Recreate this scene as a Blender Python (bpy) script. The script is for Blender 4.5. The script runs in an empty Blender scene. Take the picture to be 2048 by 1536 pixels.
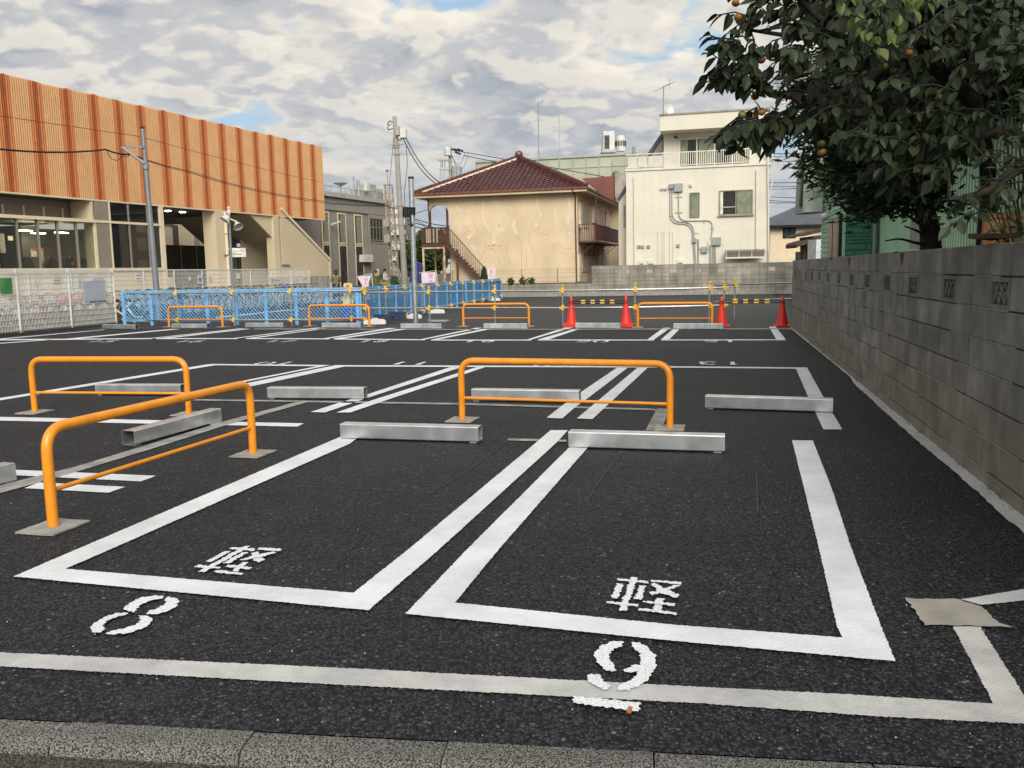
import bpy, bmesh, math, random
from mathutils import Vector, Matrix, Euler
import mathutils.noise as mnoise
random.seed(7)
SC = bpy.context.scene
COL = SC.collection
R = math.radians

# ------------------------------------------------------------------ camera
FPX = 1780.0; PITCH = math.atan(226.0 / FPX); ROLL = 0.020; CAMH = 1.385
CAM = Vector((0, 0, CAMH))
FWD = Vector((0, math.cos(PITCH), -math.sin(PITCH)))
R0 = Vector((1, 0, 0)); U0 = Vector((0, math.sin(PITCH), math.cos(PITCH)))
IX = math.cos(ROLL) * R0 - math.sin(ROLL) * U0
IU = math.sin(ROLL) * R0 + math.cos(ROLL) * U0
cd = bpy.data.cameras.new('camera'); cam = bpy.data.objects.new('camera', cd); COL.objects.link(cam)
cd.sensor_width = 36.0; cd.lens = FPX / 2048.0 * 36.0; cd.clip_start = 0.05; cd.clip_end = 3000.0
M = Matrix.Identity(4)
for i in range(3):
    M[i][0] = IX[i]; M[i][1] = IU[i]; M[i][2] = -FWD[i]; M[i][3] = CAM[i]
cam.matrix_world = M
SC.camera = cam

# ------------------------------------------------------------------ sun and sky
SUNDIR = Vector((0.12, -0.80, 0.50)).normalized()
SUN_EL = math.asin(SUNDIR.z); SUN_ROT = math.atan2(SUNDIR.x, SUNDIR.y)
ld = bpy.data.lights.new('sun', 'SUN'); sun = bpy.data.objects.new('sun', ld); COL.objects.link(sun)
ld.energy = 2.0; ld.angle = R(32); ld.color = (1.0, 0.945, 0.86)
sun.rotation_euler = SUNDIR.to_track_quat('Z', 'Y').to_euler()
W = bpy.data.worlds.new('World'); SC.world = W; W.use_nodes = True
def build_sky():
    nt = W.node_tree; N = nt.nodes; L = nt.links; N.clear()
    out = N.new('ShaderNodeOutputWorld'); bg = N.new('ShaderNodeBackground'); L.new(bg.outputs[0], out.inputs[0])
    bg.inputs[1].default_value = 0.10
    sky = N.new('ShaderNodeTexSky'); sky.sky_type = 'NISHITA'; sky.sun_disc = False
    sky.sun_elevation = SUN_EL; sky.sun_rotation = SUN_ROT; sky.air_density = 1.0; sky.dust_density = 1.0; sky.ozone_density = 1.5
    tc = N.new('ShaderNodeTexCoord'); sp = N.new('ShaderNodeSeparateXYZ'); L.new(tc.outputs['Generated'], sp.inputs[0])
    def math_(op, a, b=None, c=None):
        n = N.new('ShaderNodeMath'); n.operation = op
        for k, v in enumerate((a, b, c)):
            if v is None: continue
            if isinstance(v, (int, float)): n.inputs[k].default_value = v
            else: L.new(v, n.inputs[k])
        return n.outputs[0]
    zc = math_('ADD', math_('MAXIMUM', sp.outputs[2], 0.0), 0.26)
    px = math_('DIVIDE', sp.outputs[0], zc); py = math_('DIVIDE', sp.outputs[1], zc)
    cb = N.new('ShaderNodeCombineXYZ'); L.new(px, cb.inputs[0]); L.new(py, cb.inputs[1])
    def noise(scale, detail, rough, dist, off, src=None):
        mp = N.new('ShaderNodeMapping'); L.new(src or cb.outputs[0], mp.inputs[0]); mp.inputs['Location'].default_value = off
        n = N.new('ShaderNodeTexNoise'); n.inputs['Scale'].default_value = scale; n.inputs['Detail'].default_value = detail
        n.inputs['Roughness'].default_value = rough; n.inputs['Distortion'].default_value = dist
        L.new(mp.outputs[0], n.inputs['Vector']); return n.outputs[0]
    def ramp(fac, stops, interp='EASE'):
        r = N.new('ShaderNodeValToRGB'); r.color_ramp.interpolation = interp
        e = r.color_ramp.elements
        while len(e) < len(stops): e.new(0.5)
        for k, (p, c) in enumerate(stops): e[k].position = p; e[k].color = (*c, 1)
        L.new(fac, r.inputs[0]); return r.outputs[0]
    OFF = SKYOFF
    def field(off):
        a = noise(2.2, 10, 0.58, 0.10, off)
        mp = N.new('ShaderNodeMapping'); L.new(cb.outputs[0], mp.inputs[0]); mp.inputs['Location'].default_value = off
        wn = N.new('ShaderNodeTexNoise'); wn.inputs['Scale'].default_value = 5.0; wn.inputs['Detail'].default_value = 5; L.new(mp.outputs[0], wn.inputs['Vector'])
        wv = N.new('ShaderNodeVectorMath'); wv.operation = 'MULTIPLY_ADD'; L.new(wn.outputs['Color'], wv.inputs[0]); wv.inputs[1].default_value = (0.22, 0.22, 0.0); L.new(mp.outputs[0], wv.inputs[2])
        tot = a
        for sc_, am in ((5.2, 0.24), (13.0, 0.12)):
            v = N.new('ShaderNodeTexVoronoi'); v.feature = 'F1'; v.voronoi_dimensions = '2D'; v.inputs['Scale'].default_value = sc_; L.new(wv.outputs[0], v.inputs['Vector'])
            tot = math_('ADD', tot, math_('MULTIPLY', math_('SUBTRACT', 0.44, v.outputs['Distance']), am))
        return tot
    n1 = field(OFF); n1s = field((OFF[0] + 0.05, OFF[1] - 0.05, OFF[2]))
    nf = noise(11.0, 6, 0.55, 0.3, (3, 1, 2))
    nb = noise(1.05, 3, 0.5, 0.0, (7.3, 2.1, 4))
    dens = math_('ADD', math_('ADD', n1, math_('MULTIPLY', math_('SUBTRACT', nf, 0.5), 0.12)), math_('MULTIPLY', math_('SUBTRACT', nb, 0.38), 0.5))
    base = ramp(dens, [(0.30, (2.8, 3.9, 5.0)), (0.38, (3.9, 4.5, 5.0)), (0.45, (5.3, 5.05, 4.6)), (0.55, (3.75, 3.8, 3.95)), (0.70, (2.65, 2.9, 3.3))])
    # light from the low sun on the cloud sides that face it
    lit = math_('MULTIPLY', math_('SUBTRACT', n1, n1s), 3.6)
    litn = ramp(math_('ADD', lit, 0.5), [(0.45, (0, 0, 0)), (0.85, (1, 1, 1))])
    mx = N.new('ShaderNodeMixRGB'); mx.blend_type = 'MIX'; L.new(math_('MULTIPLY', litn, 0.5), mx.inputs[0]); L.new(base, mx.inputs[1]); mx.inputs[2].default_value = (7.6, 6.9, 5.7, 1)
    # flatter bluish bands near the horizon
    hz = ramp(sp.outputs[2], [(0.0, (1, 1, 1)), (0.23, (0, 0, 0))])
    st = N.new('ShaderNodeCombineXYZ'); L.new(sp.outputs[0], st.inputs[0]); L.new(sp.outputs[1], st.inputs[1]); L.new(math_('MULTIPLY', sp.outputs[2], 6.5), st.inputs[2])
    nh = noise(4.2, 7, 0.58, 0.3, (2, 0, 5), st.outputs[0])
    hcol = ramp(nh, [(0.36, (2.5, 3.05, 3.65)), (0.47, (2.95, 3.4, 3.85)), (0.56, (3.7, 3.8, 4.0)), (0.66, (5.3, 5.0, 4.6))])
    m2 = N.new('ShaderNodeMixRGB'); L.new(math_('MULTIPLY', hz, 0.85), m2.inputs[0]); L.new(mx.outputs[0], m2.inputs[1]); L.new(hcol, m2.inputs[2])
    # the clear sky behind and between the clouds is the Nishita sky
    cov = ramp(dens, [(0.28, (0, 0, 0)), (0.39, (1, 1, 1))])
    cov2 = math_('MAXIMUM', cov, math_('MULTIPLY', hz, 0.9))
    blue = N.new('ShaderNodeMixRGB'); blue.inputs[0].default_value = 0.7; L.new(sky.outputs[0], blue.inputs[1]); blue.inputs[2].default_value = (2.8, 4.0, 5.1, 1)
    m3 = N.new('ShaderNodeMixRGB'); L.new(cov2, m3.inputs[0]); L.new(blue.outputs[0], m3.inputs[1]); L.new(m2.outputs[0], m3.inputs[2])
    # the cloud deck glows towards the low sun behind the viewer
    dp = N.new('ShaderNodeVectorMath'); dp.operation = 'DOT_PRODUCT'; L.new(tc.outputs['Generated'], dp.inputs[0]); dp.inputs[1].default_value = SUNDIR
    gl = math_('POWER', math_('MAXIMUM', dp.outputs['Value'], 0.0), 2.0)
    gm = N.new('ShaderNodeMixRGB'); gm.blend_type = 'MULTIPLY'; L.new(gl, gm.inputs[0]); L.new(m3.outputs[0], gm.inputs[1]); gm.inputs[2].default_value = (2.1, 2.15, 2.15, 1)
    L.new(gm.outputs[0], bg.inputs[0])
SKYOFF = (2.6, 9.25, 0.0)
build_sky()
SC.view_settings.view_transform = 'Standard'; SC.view_settings.look = 'None'
SC.view_settings.exposure = 0.58; SC.view_settings.gamma = 1.0; SC.view_settings.use_curve_mapping = False
SC.render.film_transparent = False
W.cycles.sampling_method = 'MANUAL'; W.cycles.sample_map_resolution = 512
SC.cycles.max_bounces = 6; SC.cycles.diffuse_bounces = 3; SC.cycles.glossy_bounces = 3; SC.cycles.transparent_max_bounces = 12
SC.cycles.transmission_bounces = 4; SC.cycles.caustics_reflective = False; SC.cycles.caustics_refractive = False

# ------------------------------------------------------------------ projection helpers (survey of the place from the photograph)
def ray(u, v):
    return (FWD * FPX + IX * (u - 1024.0) - IU * (v - 768.0)).normalized()
def G(u, v, z=0.0):
    d = ray(u, v); t = (z - CAM.z) / d.z; return CAM + d * t
def AT(u, v, Y):
    d = ray(u, v); return CAM + d * (Y / d.y)
class Fac:
    """a vertical plane: origin p, unit direction d along it, normal n towards the viewer"""
    def __init__(s, p, d):
        s.p = Vector((p[0], p[1], 0)); s.d = Vector((d[0], d[1], 0)).normalized(); s.n = Vector((s.d.y, -s.d.x, 0))
        if s.n.dot(CAM - s.p) < 0: s.n = -s.n
    def sz(s, u, v, off=0.0):
        r = ray(u, v); o = s.p + s.n * off
        t = (o - CAM).dot(s.n) / r.dot(s.n); q = CAM + r * t
        return (q - s.p).dot(s.d), q.z
    def P(s, a, z, off=0.0):
        return s.p + s.d * a + s.n * off + Vector((0, 0, z))
    def px(s, u, v, off=0.0):
        a, z = s.sz(u, v, off); return s.P(a, z, off)
    def rect(s, u0, v0, u1, v1, off=0.0):
        um = (u0 + u1) / 2; vm = (v0 + v1) / 2
        a0 = s.sz(u0, vm, off)[0]; a1 = s.sz(u1, vm, off)[0]; z1 = s.sz(um, v0, off)[1]; z0 = s.sz(um, v1, off)[1]
        return a0, a1, z0, z1
E1 = Vector((math.sin(R(14.7)), math.cos(R(14.7)), 0)); E2 = Vector((E1.y, -E1.x, 0))

# ------------------------------------------------------------------ materials
MATS = {}
def nodes_of(m):
    m.use_nodes = True; nt = m.node_tree; return nt, nt.nodes, nt.links
def mat(name, col, rough=0.6, metal=0.0, var=0.12, scale=3.0, bump=0.0, bscale=40.0, streak=0.0, obj_rand=0.0, island=0.0, dark=None, spec=None, emit=None, brown=None):
    if name in MATS: return MATS[name]
    m = bpy.data.materials.new(name); nt, N, L = nodes_of(m)
    b = N['Principled BSDF']; b.inputs['Roughness'].default_value = rough; b.inputs['Metallic'].default_value = metal
    if spec is not None: b.inputs['Specular IOR Level'].default_value = spec
    g = N.new('ShaderNodeNewGeometry')
    def noise(sc, det, st=None):
        n = N.new('ShaderNodeTexNoise'); n.inputs['Scale'].default_value = sc; n.inputs['Detail'].default_value = det
        mp = N.new('ShaderNodeMapping'); L.new(g.outputs['Position'], mp.inputs[0])
        if st: mp.inputs['Scale'].default_value = st
        L.new(mp.outputs[0], n.inputs['Vector']); return n.outputs[0]
    fac = noise(scale, 6)
    r = N.new('ShaderNodeValToRGB'); e = r.color_ramp.elements
    dk = dark or tuple(c * (1 - 2.2 * var) for c in col); lt = tuple(min(1, c * (1 + 1.2 * var)) for c in col)
    e[0].position = 0.3; e[0].color = (*[max(0, c) for c in dk], 1); e[1].position = 0.72; e[1].color = (*lt, 1)
    L.new(fac, r.inputs[0]); cur = r.outputs[0]
    if streak:
        s = noise(1.0, 6, (4, 4, 1.2)); rr = N.new('ShaderNodeValToRGB'); rr.color_ramp.elements[0].position = 0.40; rr.color_ramp.elements[1].position = 0.66
        v = 1 - streak; rr.color_ramp.elements[0].color = (v, v, v * 0.97, 1); rr.color_ramp.elements[1].color = (1, 1, 1, 1); L.new(s, rr.inputs[0])
        mx = N.new('ShaderNodeMixRGB'); mx.blend_type = 'MULTIPLY'; mx.inputs[0].default_value = 1; L.new(cur, mx.inputs[1]); L.new(rr.outputs[0], mx.inputs[2]); cur = mx.outputs[0]
    if obj_rand or island:
        if obj_rand: src = N.new('ShaderNodeObjectInfo').outputs['Random']; amt = obj_rand
        else: src = g.outputs['Random Per Island']; amt = island
        mr = N.new('ShaderNodeMapRange'); mr.inputs[3].default_value = 1 - amt; mr.inputs[4].default_value = 1 + amt; L.new(src, mr.inputs[0])
        h = N.new('ShaderNodeHueSaturation'); L.new(mr.outputs[0], h.inputs['Value']); L.new(cur, h.inputs['Color']); cur = h.outputs[0]
    if brown:   # mud splashed and soaked into the lower courses
        sx = N.new('ShaderNodeSeparateXYZ'); L.new(g.outputs['Position'], sx.inputs[0]); nn_ = noise(1.4, 6, (1, 1, .7))
        ad = N.new('ShaderNodeMath'); ad.operation = 'MULTIPLY_ADD'; L.new(nn_, ad.inputs[0]); ad.inputs[1].default_value = 1.5; L.new(sx.outputs[2], ad.inputs[2])
        mr2 = N.new('ShaderNodeMapRange'); mr2.inputs[1].default_value = 1.5; mr2.inputs[2].default_value = 0.75; mr2.inputs[3].default_value = 0; mr2.inputs[4].default_value = 0.5; L.new(ad.outputs[0], mr2.inputs[0])
        mb_ = N.new('ShaderNodeMixRGB'); L.new(mr2.outputs[0], mb_.inputs[0]); L.new(cur, mb_.inputs[1]); mb_.inputs[2].default_value = (*brown, 1); cur = mb_.outputs[0]
    L.new(cur, b.inputs['Base Color'])
    if bump:
        bn = noise(bscale, 4); bp = N.new('ShaderNodeBump'); bp.inputs['Strength'].default_value = bump; bp.inputs['Distance'].default_value = 0.01
        L.new(bn, bp.inputs['Height']); L.new(bp.outputs[0], b.inputs['Normal'])
    if emit:
        b.inputs['Emission Color'].default_value = (*emit[0], 1); b.inputs['Emission Strength'].default_value = emit[1]
    MATS[name] = m; return m
def asphalt(name, lo, hi, cell, bump, patch=0.25, rough=0.62):
    m = bpy.data.materials.new(name); nt, N, L = nodes_of(m); b = N['Principled BSDF']; b.inputs['Roughness'].default_value = rough
    b.inputs['Specular IOR Level'].default_value = 0.30
    g = N.new('ShaderNodeNewGeometry')
    v = N.new('ShaderNodeTexVoronoi'); v.inputs['Scale'].default_value = cell; v.inputs['Randomness'].default_value = 1.0
    dn = N.new('ShaderNodeTexNoise'); dn.inputs['Scale'].default_value = cell * 0.8; dn.inputs['Detail'].default_value = 2
    L.new(g.outputs['Position'], dn.inputs['Vector'])
    va = N.new('ShaderNodeVectorMath'); va.operation = 'MULTIPLY_ADD'; L.new(dn.outputs['Color'], va.inputs[0]); va.inputs[1].default_value = (0.006, 0.006, 0.006); L.new(g.outputs['Position'], va.inputs[2])
    L.new(va.outputs[0], v.inputs['Vector'])
    sp = N.new('ShaderNodeSeparateColor'); L.new(v.outputs['Color'], sp.inputs[0])
    r = N.new('ShaderNodeValToRGB'); e = r.color_ramp.elements
    e[0].position = 0.0; e[0].color = (*lo, 1); e[1].position = 0.93; e[1].color = (*hi, 1)
    e2 = e.new(0.985); e2.color = (*[c * 1.5 for c in hi], 1); e3 = e.new(0.9985); e3.color = (0.16, 0.155, 0.14, 1)
    L.new(sp.outputs[0], r.inputs[0])
    # crevices between the stones are darkened in the colour
    cr = N.new('ShaderNodeValToRGB'); cr.color_ramp.elements[0].position = 0.38; cr.color_ramp.elements[0].color = (1, 1, 1, 1); cr.color_ramp.elements[1].position = 0.66; cr.color_ramp.elements[1].color = (0.16, 0.16, 0.16, 1)
    L.new(v.outputs['Distance'], cr.inputs[0])
    mx = N.new('ShaderNodeMixRGB'); mx.blend_type = 'MULTIPLY'; mx.inputs[0].default_value = 1; L.new(r.outputs[0], mx.inputs[1]); L.new(cr.outputs[0], mx.inputs[2])
    n = N.new('ShaderNodeTexNoise'); n.inputs['Scale'].default_value = 0.7; n.inputs['Detail'].default_value = 6; n.inputs['Roughness'].default_value = 0.65
    mp = N.new('ShaderNodeMapping'); mp.inputs['Rotation'].default_value = (0, 0, R(14.7)); mp.inputs['Scale'].default_value = (0.6, 1.5, 1); L.new(g.outputs['Position'], mp.inputs[0]); L.new(mp.outputs[0], n.inputs['Vector'])
    mr = N.new('ShaderNodeMapRange'); mr.inputs[1].default_value = 0.3; mr.inputs[2].default_value = 0.7; mr.inputs[3].default_value = 1 - patch; mr.inputs[4].default_value = 1 + patch; L.new(n.outputs[0], mr.inputs[0])
    m2 = N.new('ShaderNodeMixRGB'); m2.blend_type = 'MULTIPLY'; m2.inputs[0].default_value = 1; L.new(mx.outputs[0], m2.inputs[1]); L.new(mr.outputs[0], m2.inputs[2])
    # pale dust in blotches
    n3 = N.new('ShaderNodeTexNoise'); n3.inputs['Scale'].default_value = 1.3; n3.inputs['Detail'].default_value = 9; n3.inputs['Roughness'].default_value = 0.75; L.new(g.outputs['Position'], n3.inputs['Vector'])
    d3 = N.new('ShaderNodeValToRGB'); d3.color_ramp.elements[0].position = 0.60; d3.color_ramp.elements[0].color = (0, 0, 0, 1); d3.color_ramp.elements[1].position = 0.85; d3.color_ramp.elements[1].color = (0.5, 0.5, 0.5, 1); L.new(n3.outputs[0], d3.inputs[0])
    m4 = N.new('ShaderNodeMixRGB'); L.new(d3.outputs[0], m4.inputs[0]); L.new(m2.outputs[0], m4.inputs[1]); m4.inputs[2].default_value = (0.10, 0.097, 0.09, 1)
    L.new(m4.outputs[0], b.inputs['Base Color'])
    bp = N.new('ShaderNodeBump'); bp.inputs['Strength'].default_value = bump; bp.inputs['Distance'].default_value = 0.011; bp.invert = True
    L.new(v.outputs['Distance'], bp.inputs['Height']); L.new(bp.outputs[0], b.inputs['Normal'])
    MATS[name] = m; return m
def paint(name, col, rough=0.6, hole=0.55, amt=0.5, stain=0.16):
    m = bpy.data.materials.new(name); nt, N, L = nodes_of(m); b = N['Principled BSDF']; b.inputs['Roughness'].default_value = rough
    g = N.new('ShaderNodeNewGeometry')
    v = N.new('ShaderNodeTexVoronoi'); v.inputs['Scale'].default_value = 105; L.new(g.outputs['Position'], v.inputs['Vector'])
    n = N.new('ShaderNodeTexNoise'); n.inputs['Scale'].default_value = 2.2; n.inputs['Detail'].default_value = 8; n.inputs['Roughness'].default_value = 0.7; L.new(g.outputs['Position'], n.inputs['Vector'])
    r = N.new('ShaderNodeValToRGB'); e = r.color_ramp.elements; e[0].position = 0.30; e[0].color = (*[c * (1 - stain * 1.8) for c in col], 1); e[1].position = 0.6; e[1].color = (*col, 1); L.new(n.outputs[0], r.inputs[0])
    n2 = N.new('ShaderNodeTexNoise'); n2.inputs['Scale'].default_value = 160; n2.inputs['Detail'].default_value = 2; L.new(g.outputs['Position'], n2.inputs['Vector'])
    rr = N.new('ShaderNodeValToRGB'); rr.color_ramp.elements[0].position = hole; rr.color_ramp.elements[0].color = (0, 0, 0, 1); rr.color_ramp.elements[1].position = hole + 0.12; rr.color_ramp.elements[1].color = (amt, amt, amt, 1)
    L.new(n2.outputs[0], rr.inputs[0])
    mx = N.new('ShaderNodeMixRGB'); L.new(rr.outputs[0], mx.inputs[0]); L.new(r.outputs[0], mx.inputs[1]); mx.inputs[2].default_value = (*[c * 0.35 for c in col], 1)
    L.new(mx.outputs[0], b.inputs['Base Color'])
    bp = N.new('ShaderNodeBump'); bp.inputs['Strength'].default_value = 0.35; bp.inputs['Distance'].default_value = 0.004; bp.invert = True; L.new(v.outputs['Distance'], bp.inputs['Height']); L.new(bp.outputs[0], b.inputs['Normal'])
    MATS[name] = m; return m
def glass(name, tint=(0.02, 0.025, 0.03), alpha=0.55, rough=0.03):
    m = bpy.data.materials.new(name); nt, N, L = nodes_of(m); N.clear()
    out = N.new('ShaderNodeOutputMaterial'); tr = N.new('ShaderNodeBsdfTransparent'); tr.inputs[0].default_value = (0.90, 0.93, 0.89, 1)
    b = N.new('ShaderNodeBsdfPrincipled'); b.inputs['Base Color'].default_value = (*tint, 1); b.inputs['Roughness'].default_value = rough; b.inputs['IOR'].default_value = 1.6
    mx = N.new('ShaderNodeMixShader'); mx.inputs[0].default_value = alpha; L.new(tr.outputs[0], mx.inputs[1]); L.new(b.outputs[0], mx.inputs[2]); L.new(mx.outputs[0], out.inputs[0])
    MATS[name] = m; return m

asphalt('asphalt_new', (0.0024, 0.0027, 0.0036), (0.037, 0.040, 0.049), 66, 1.0, 0.35, 0.66)
asphalt('asphalt_old', (0.030, 0.030, 0.031), (0.060, 0.060, 0.061), 70, 0.4, 0.2)
asphalt('gutter_asphalt', (0.05, 0.047, 0.040), (0.115, 0.108, 0.09), 170, 0.4, 0.3, 0.8)
paint('line_paint', (0.70, 0.73, 0.75), 0.55, 0.60, 0.35, 0.15)
paint('stencil_paint', (0.72, 0.74, 0.76), 0.6, 0.54, 0.75, 0.05)
paint('worn_paint', (0.50, 0.50, 0.485), 0.7, 0.60, 0.3, 0.24)
paint('faded_paint', (0.56, 0.57, 0.57), 0.7, 0.62, 0.3, 0.15)
mat('concrete_patch', (0.33, 0.31, 0.27), 0.9, var=0.12, scale=5, bump=0.35, bscale=120)
mat('concrete_base', (0.31, 0.30, 0.275), 0.9, var=0.15, scale=9, bump=0.3, bscale=90)
mat('thin_concrete', (0.30, 0.29, 0.27), 0.9, var=0.2, scale=6, bump=0.2)
mat('orange_paint', (0.80, 0.285, 0.018), 0.30, var=0.06, scale=9, bump=.05, bscale=30)
mat('white_metal', (0.66, 0.64, 0.60), 0.45, var=0.06)
mat('white_wire', (0.62, 0.61, 0.57), 0.5, var=0.04)
mat('grey_metal', (0.32, 0.34, 0.36), 0.42, 0.3, var=0.08)
mat('galv_pipe', (0.46, 0.47, 0.47), 0.38, 0.75, var=0.12, scale=12)
mat('yellow_clamp', (0.78, 0.47, 0.03), 0.5, var=0.12, scale=15)
mat('blue_plastic', (0.16, 0.42, 0.72), 0.5, var=0.12, scale=4)
mat('red_cone', (0.72, 0.035, 0.02), 0.42, var=0.06, scale=6)
mat('black_plastic', (0.02, 0.02, 0.022), 0.5)
mat('yellow_tape', (0.80, 0.48, 0.10), 0.5)
mat('block_grey', (0.245, 0.238, 0.215), 0.93, var=0.20, scale=3.5, bump=0.6, bscale=150, streak=0.22, obj_rand=0.14, brown=(0.215, 0.175, 0.125))
mat('block_far', (0.34, 0.315, 0.26), 0.93, var=0.16, scale=1.1, bump=0.2, bscale=60, streak=0.25, obj_rand=0.10)
mat('mortar_grey', (0.06, 0.058, 0.053), 0.95, var=0.3, scale=14, bump=0.4)
mat('mortar_dark', (0.05, 0.047, 0.042), 0.95, var=0.3, scale=6)
asphalt('kerb_concrete', (0.135, 0.132, 0.120), (0.215, 0.21, 0.19), 190, 0.45, 0.4, 0.9)
mat('bark', (0.022, 0.018, 0.015), 0.9, var=0.3, scale=20, bump=0.8, bscale=60)

# ------------------------------------------------------------------ objects
def tag(o, label=None, cat=None, group=None, kind=None):
    if label: o['label'] = label
    if cat: o['category'] = cat
    if group: o['group'] = group
    if kind: o['kind'] = kind
    return o
def thing(name, label, cat, loc, rz=0.0, group=None):
    o = bpy.data.objects.new(name, None); COL.objects.link(o); o.location = loc; o.rotation_euler = (0, 0, rz); o.empty_display_size = 0.2
    return tag(o, label, cat, group)
def wmat(o):
    return Matrix.Translation(o.location) @ o.rotation_euler.to_matrix().to_4x4()
class MB:
    def __init__(s): s.v = []; s.f = []; s.m = []; s.mi = 0
    def add(s, vs, fs):
        n = len(s.v); s.v += [tuple(x) for x in vs]; s.f += [tuple(i + n for i in f) for f in fs]; s.m += [s.mi] * len(fs); return s
    def box8(s, P):   # 0..3 bottom ring, 4..7 top ring
        return s.add(P, [(3, 2, 1, 0), (4, 5, 6, 7), (0, 1, 5, 4), (1, 2, 6, 5), (2, 3, 7, 6), (3, 0, 4, 7)])
    def box(s, x0, x1, y0, y1, z0, z1):
        return s.box8([(x0, y0, z0), (x1, y0, z0), (x1, y1, z0), (x0, y1, z0), (x0, y0, z1), (x1, y0, z1), (x1, y1, z1), (x0, y1, z1)])
    def bar(s, a, b, w, h=None, up=Vector((0, 0, 1))):
        a = Vector(a); b = Vector(b); h = h or w; d = (b - a).normalized()
        if abs(d.dot(up)) > 0.99: up = Vector((1, 0, 0)) if abs(d.x) < 0.9 else Vector((0, 1, 0))
        r = d.cross(up).normalized(); u = r.cross(d)
        P = []
        for q in (a, b):
            for sx, sy in ((-1, -1), (1, -1), (1, 1), (-1, 1)): P.append(q + r * (sx * w / 2) + u * (sy * h / 2))
        return s.box8(P)
    def tube(s, pts, r, n=8, cap=True, r2=None):
        pts = [Vector(p) for p in pts]; rings = []; L = len(pts)
        ref = None
        for i, p in enumerate(pts):
            d = (pts[min(i + 1, L - 1)] - pts[max(i - 1, 0)]).normalized()
            if ref is None: ref = Vector((0, 0, 1)) if abs(d.z) < 0.9 else Vector((1, 0, 0))
            x = d.cross(ref).normalized(); y = x.cross(d).normalized(); ref = y
            rr = r if r2 is None else r + (r2 - r) * i / (L - 1)
            if isinstance(r, (list, tuple)): rr = r[i]
            rings.append([p + (x * math.cos(2 * math.pi * k / n) + y * math.sin(2 * math.pi * k / n)) * rr for k in range(n)])
        vs = [q for g in rings for q in g]; fs = []
        for i in range(L - 1):
            for k in range(n): a = i * n + k; b = i * n + (k + 1) % n; fs.append((b, a, a + n, b + n))
        if cap: fs.append(tuple(range(n))); fs.append(tuple(reversed(range((L - 1) * n, L * n))))
        return s.add(vs, fs)
    def lathe(s, prof, n=16, c=(0, 0, 0)):
        vs = []; fs = []; c = Vector(c)
        for r, z in prof:
            for k in range(n): a = 2 * math.pi * k / n; vs.append(c + Vector((r * math.cos(a), r * math.sin(a), z)))
        for i in range(len(prof) - 1):
            for k in range(n): a = i * n + k; b = i * n + (k + 1) % n; fs.append((a, b, b + n, a + n))
        fs.append(tuple(reversed(range(n)))); fs.append(tuple(range((len(prof) - 1) * n, len(prof) * n)))
        return s.add(vs, fs)
    def torus(s, c, ax, r, t, n=20, m=5):
        c = Vector(c); ax = Vector(ax).normalized(); x = ax.orthogonal().normalized(); y = ax.cross(x)
        vs = []; fs = []
        for i in range(n):
            a = 2 * math.pi * i / n; d = x * math.cos(a) + y * math.sin(a)
            for k in range(m): b = 2 * math.pi * k / m; vs.append(c + d * (r + t * math.cos(b)) + ax * (t * math.sin(b)))
        for i in range(n):
            for k in range(m): fs.append((i * m + k, ((i + 1) % n) * m + k, ((i + 1) % n) * m + (k + 1) % m, i * m + (k + 1) % m))
        return s.add(vs, fs)
    def prism(s, pts, dv):
        pts = [Vector(p) for p in pts]; dv = Vector(dv); n = len(pts)
        vs = pts + [p + dv for p in pts]; fs = [tuple(range(n)), tuple(reversed(range(n, 2 * n)))]
        for i in range(n): j = (i + 1) % n; fs.append((j, i, i + n, j + n))
        return s.add(vs, fs)
    def poly(s, pts): return s.add(pts, [tuple(range(len(pts)))])
    def ball(s, c, r, n=10, m=6, sz=1.0):
        c = Vector(c); prof = [(max(1e-4, r * math.sin(math.pi * i / m)), -r * sz * math.cos(math.pi * i / m)) for i in range(m + 1)]
        return s.lathe(prof, n, c)
    # plates on a Fac
    def fbox(s, F, a0, a1, z0, z1, o0, o1):
        if a0 > a1: a0, a1 = a1, a0
        if z0 > z1: z0, z1 = z1, z0
        if o0 > o1: o0, o1 = o1, o0
        return s.box8([F.P(a0, z0, o1), F.P(a1, z0, o1), F.P(a1, z0, o0), F.P(a0, z0, o0), F.P(a0, z1, o1), F.P(a1, z1, o1), F.P(a1, z1, o0), F.P(a0, z1, o0)])
    def frect(s, F, u0, v0, u1, v1, o0, o1):
        return s.fbox(F, *F.rect(u0, v0, u1, v1, o1), o0, o1)
    def fpoly(s, F, uvs, o0, o1):
        P = [F.px(u, v, o1) for u, v in uvs]; return s.prism(P, F.n * (o0 - o1))
    def mesh(s, name, mats, smooth=False):
        me = bpy.data.meshes.new(name); me.from_pydata(s.v, [], s.f)
        for m_ in (mats if isinstance(mats, (list, tuple)) else [mats]): me.materials.append(MATS[m_])
        if max(s.m, default=0) > 0: me.polygons.foreach_set('material_index', s.m)
        bm = bmesh.new(); bm.from_mesh(me); bmesh.ops.recalc_face_normals(bm, faces=bm.faces)
        ng = [f for f in bm.faces if len(f.verts) > 5]
        if ng: bmesh.ops.triangulate(bm, faces=ng)
        bm.to_mesh(me); bm.free()
        if smooth:
            me.polygons.foreach_set('use_smooth', [True] * len(me.polygons))
            try: me.set_sharp_from_angle(angle=R(35))
            except Exception: pass
        me.update(); return me
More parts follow.
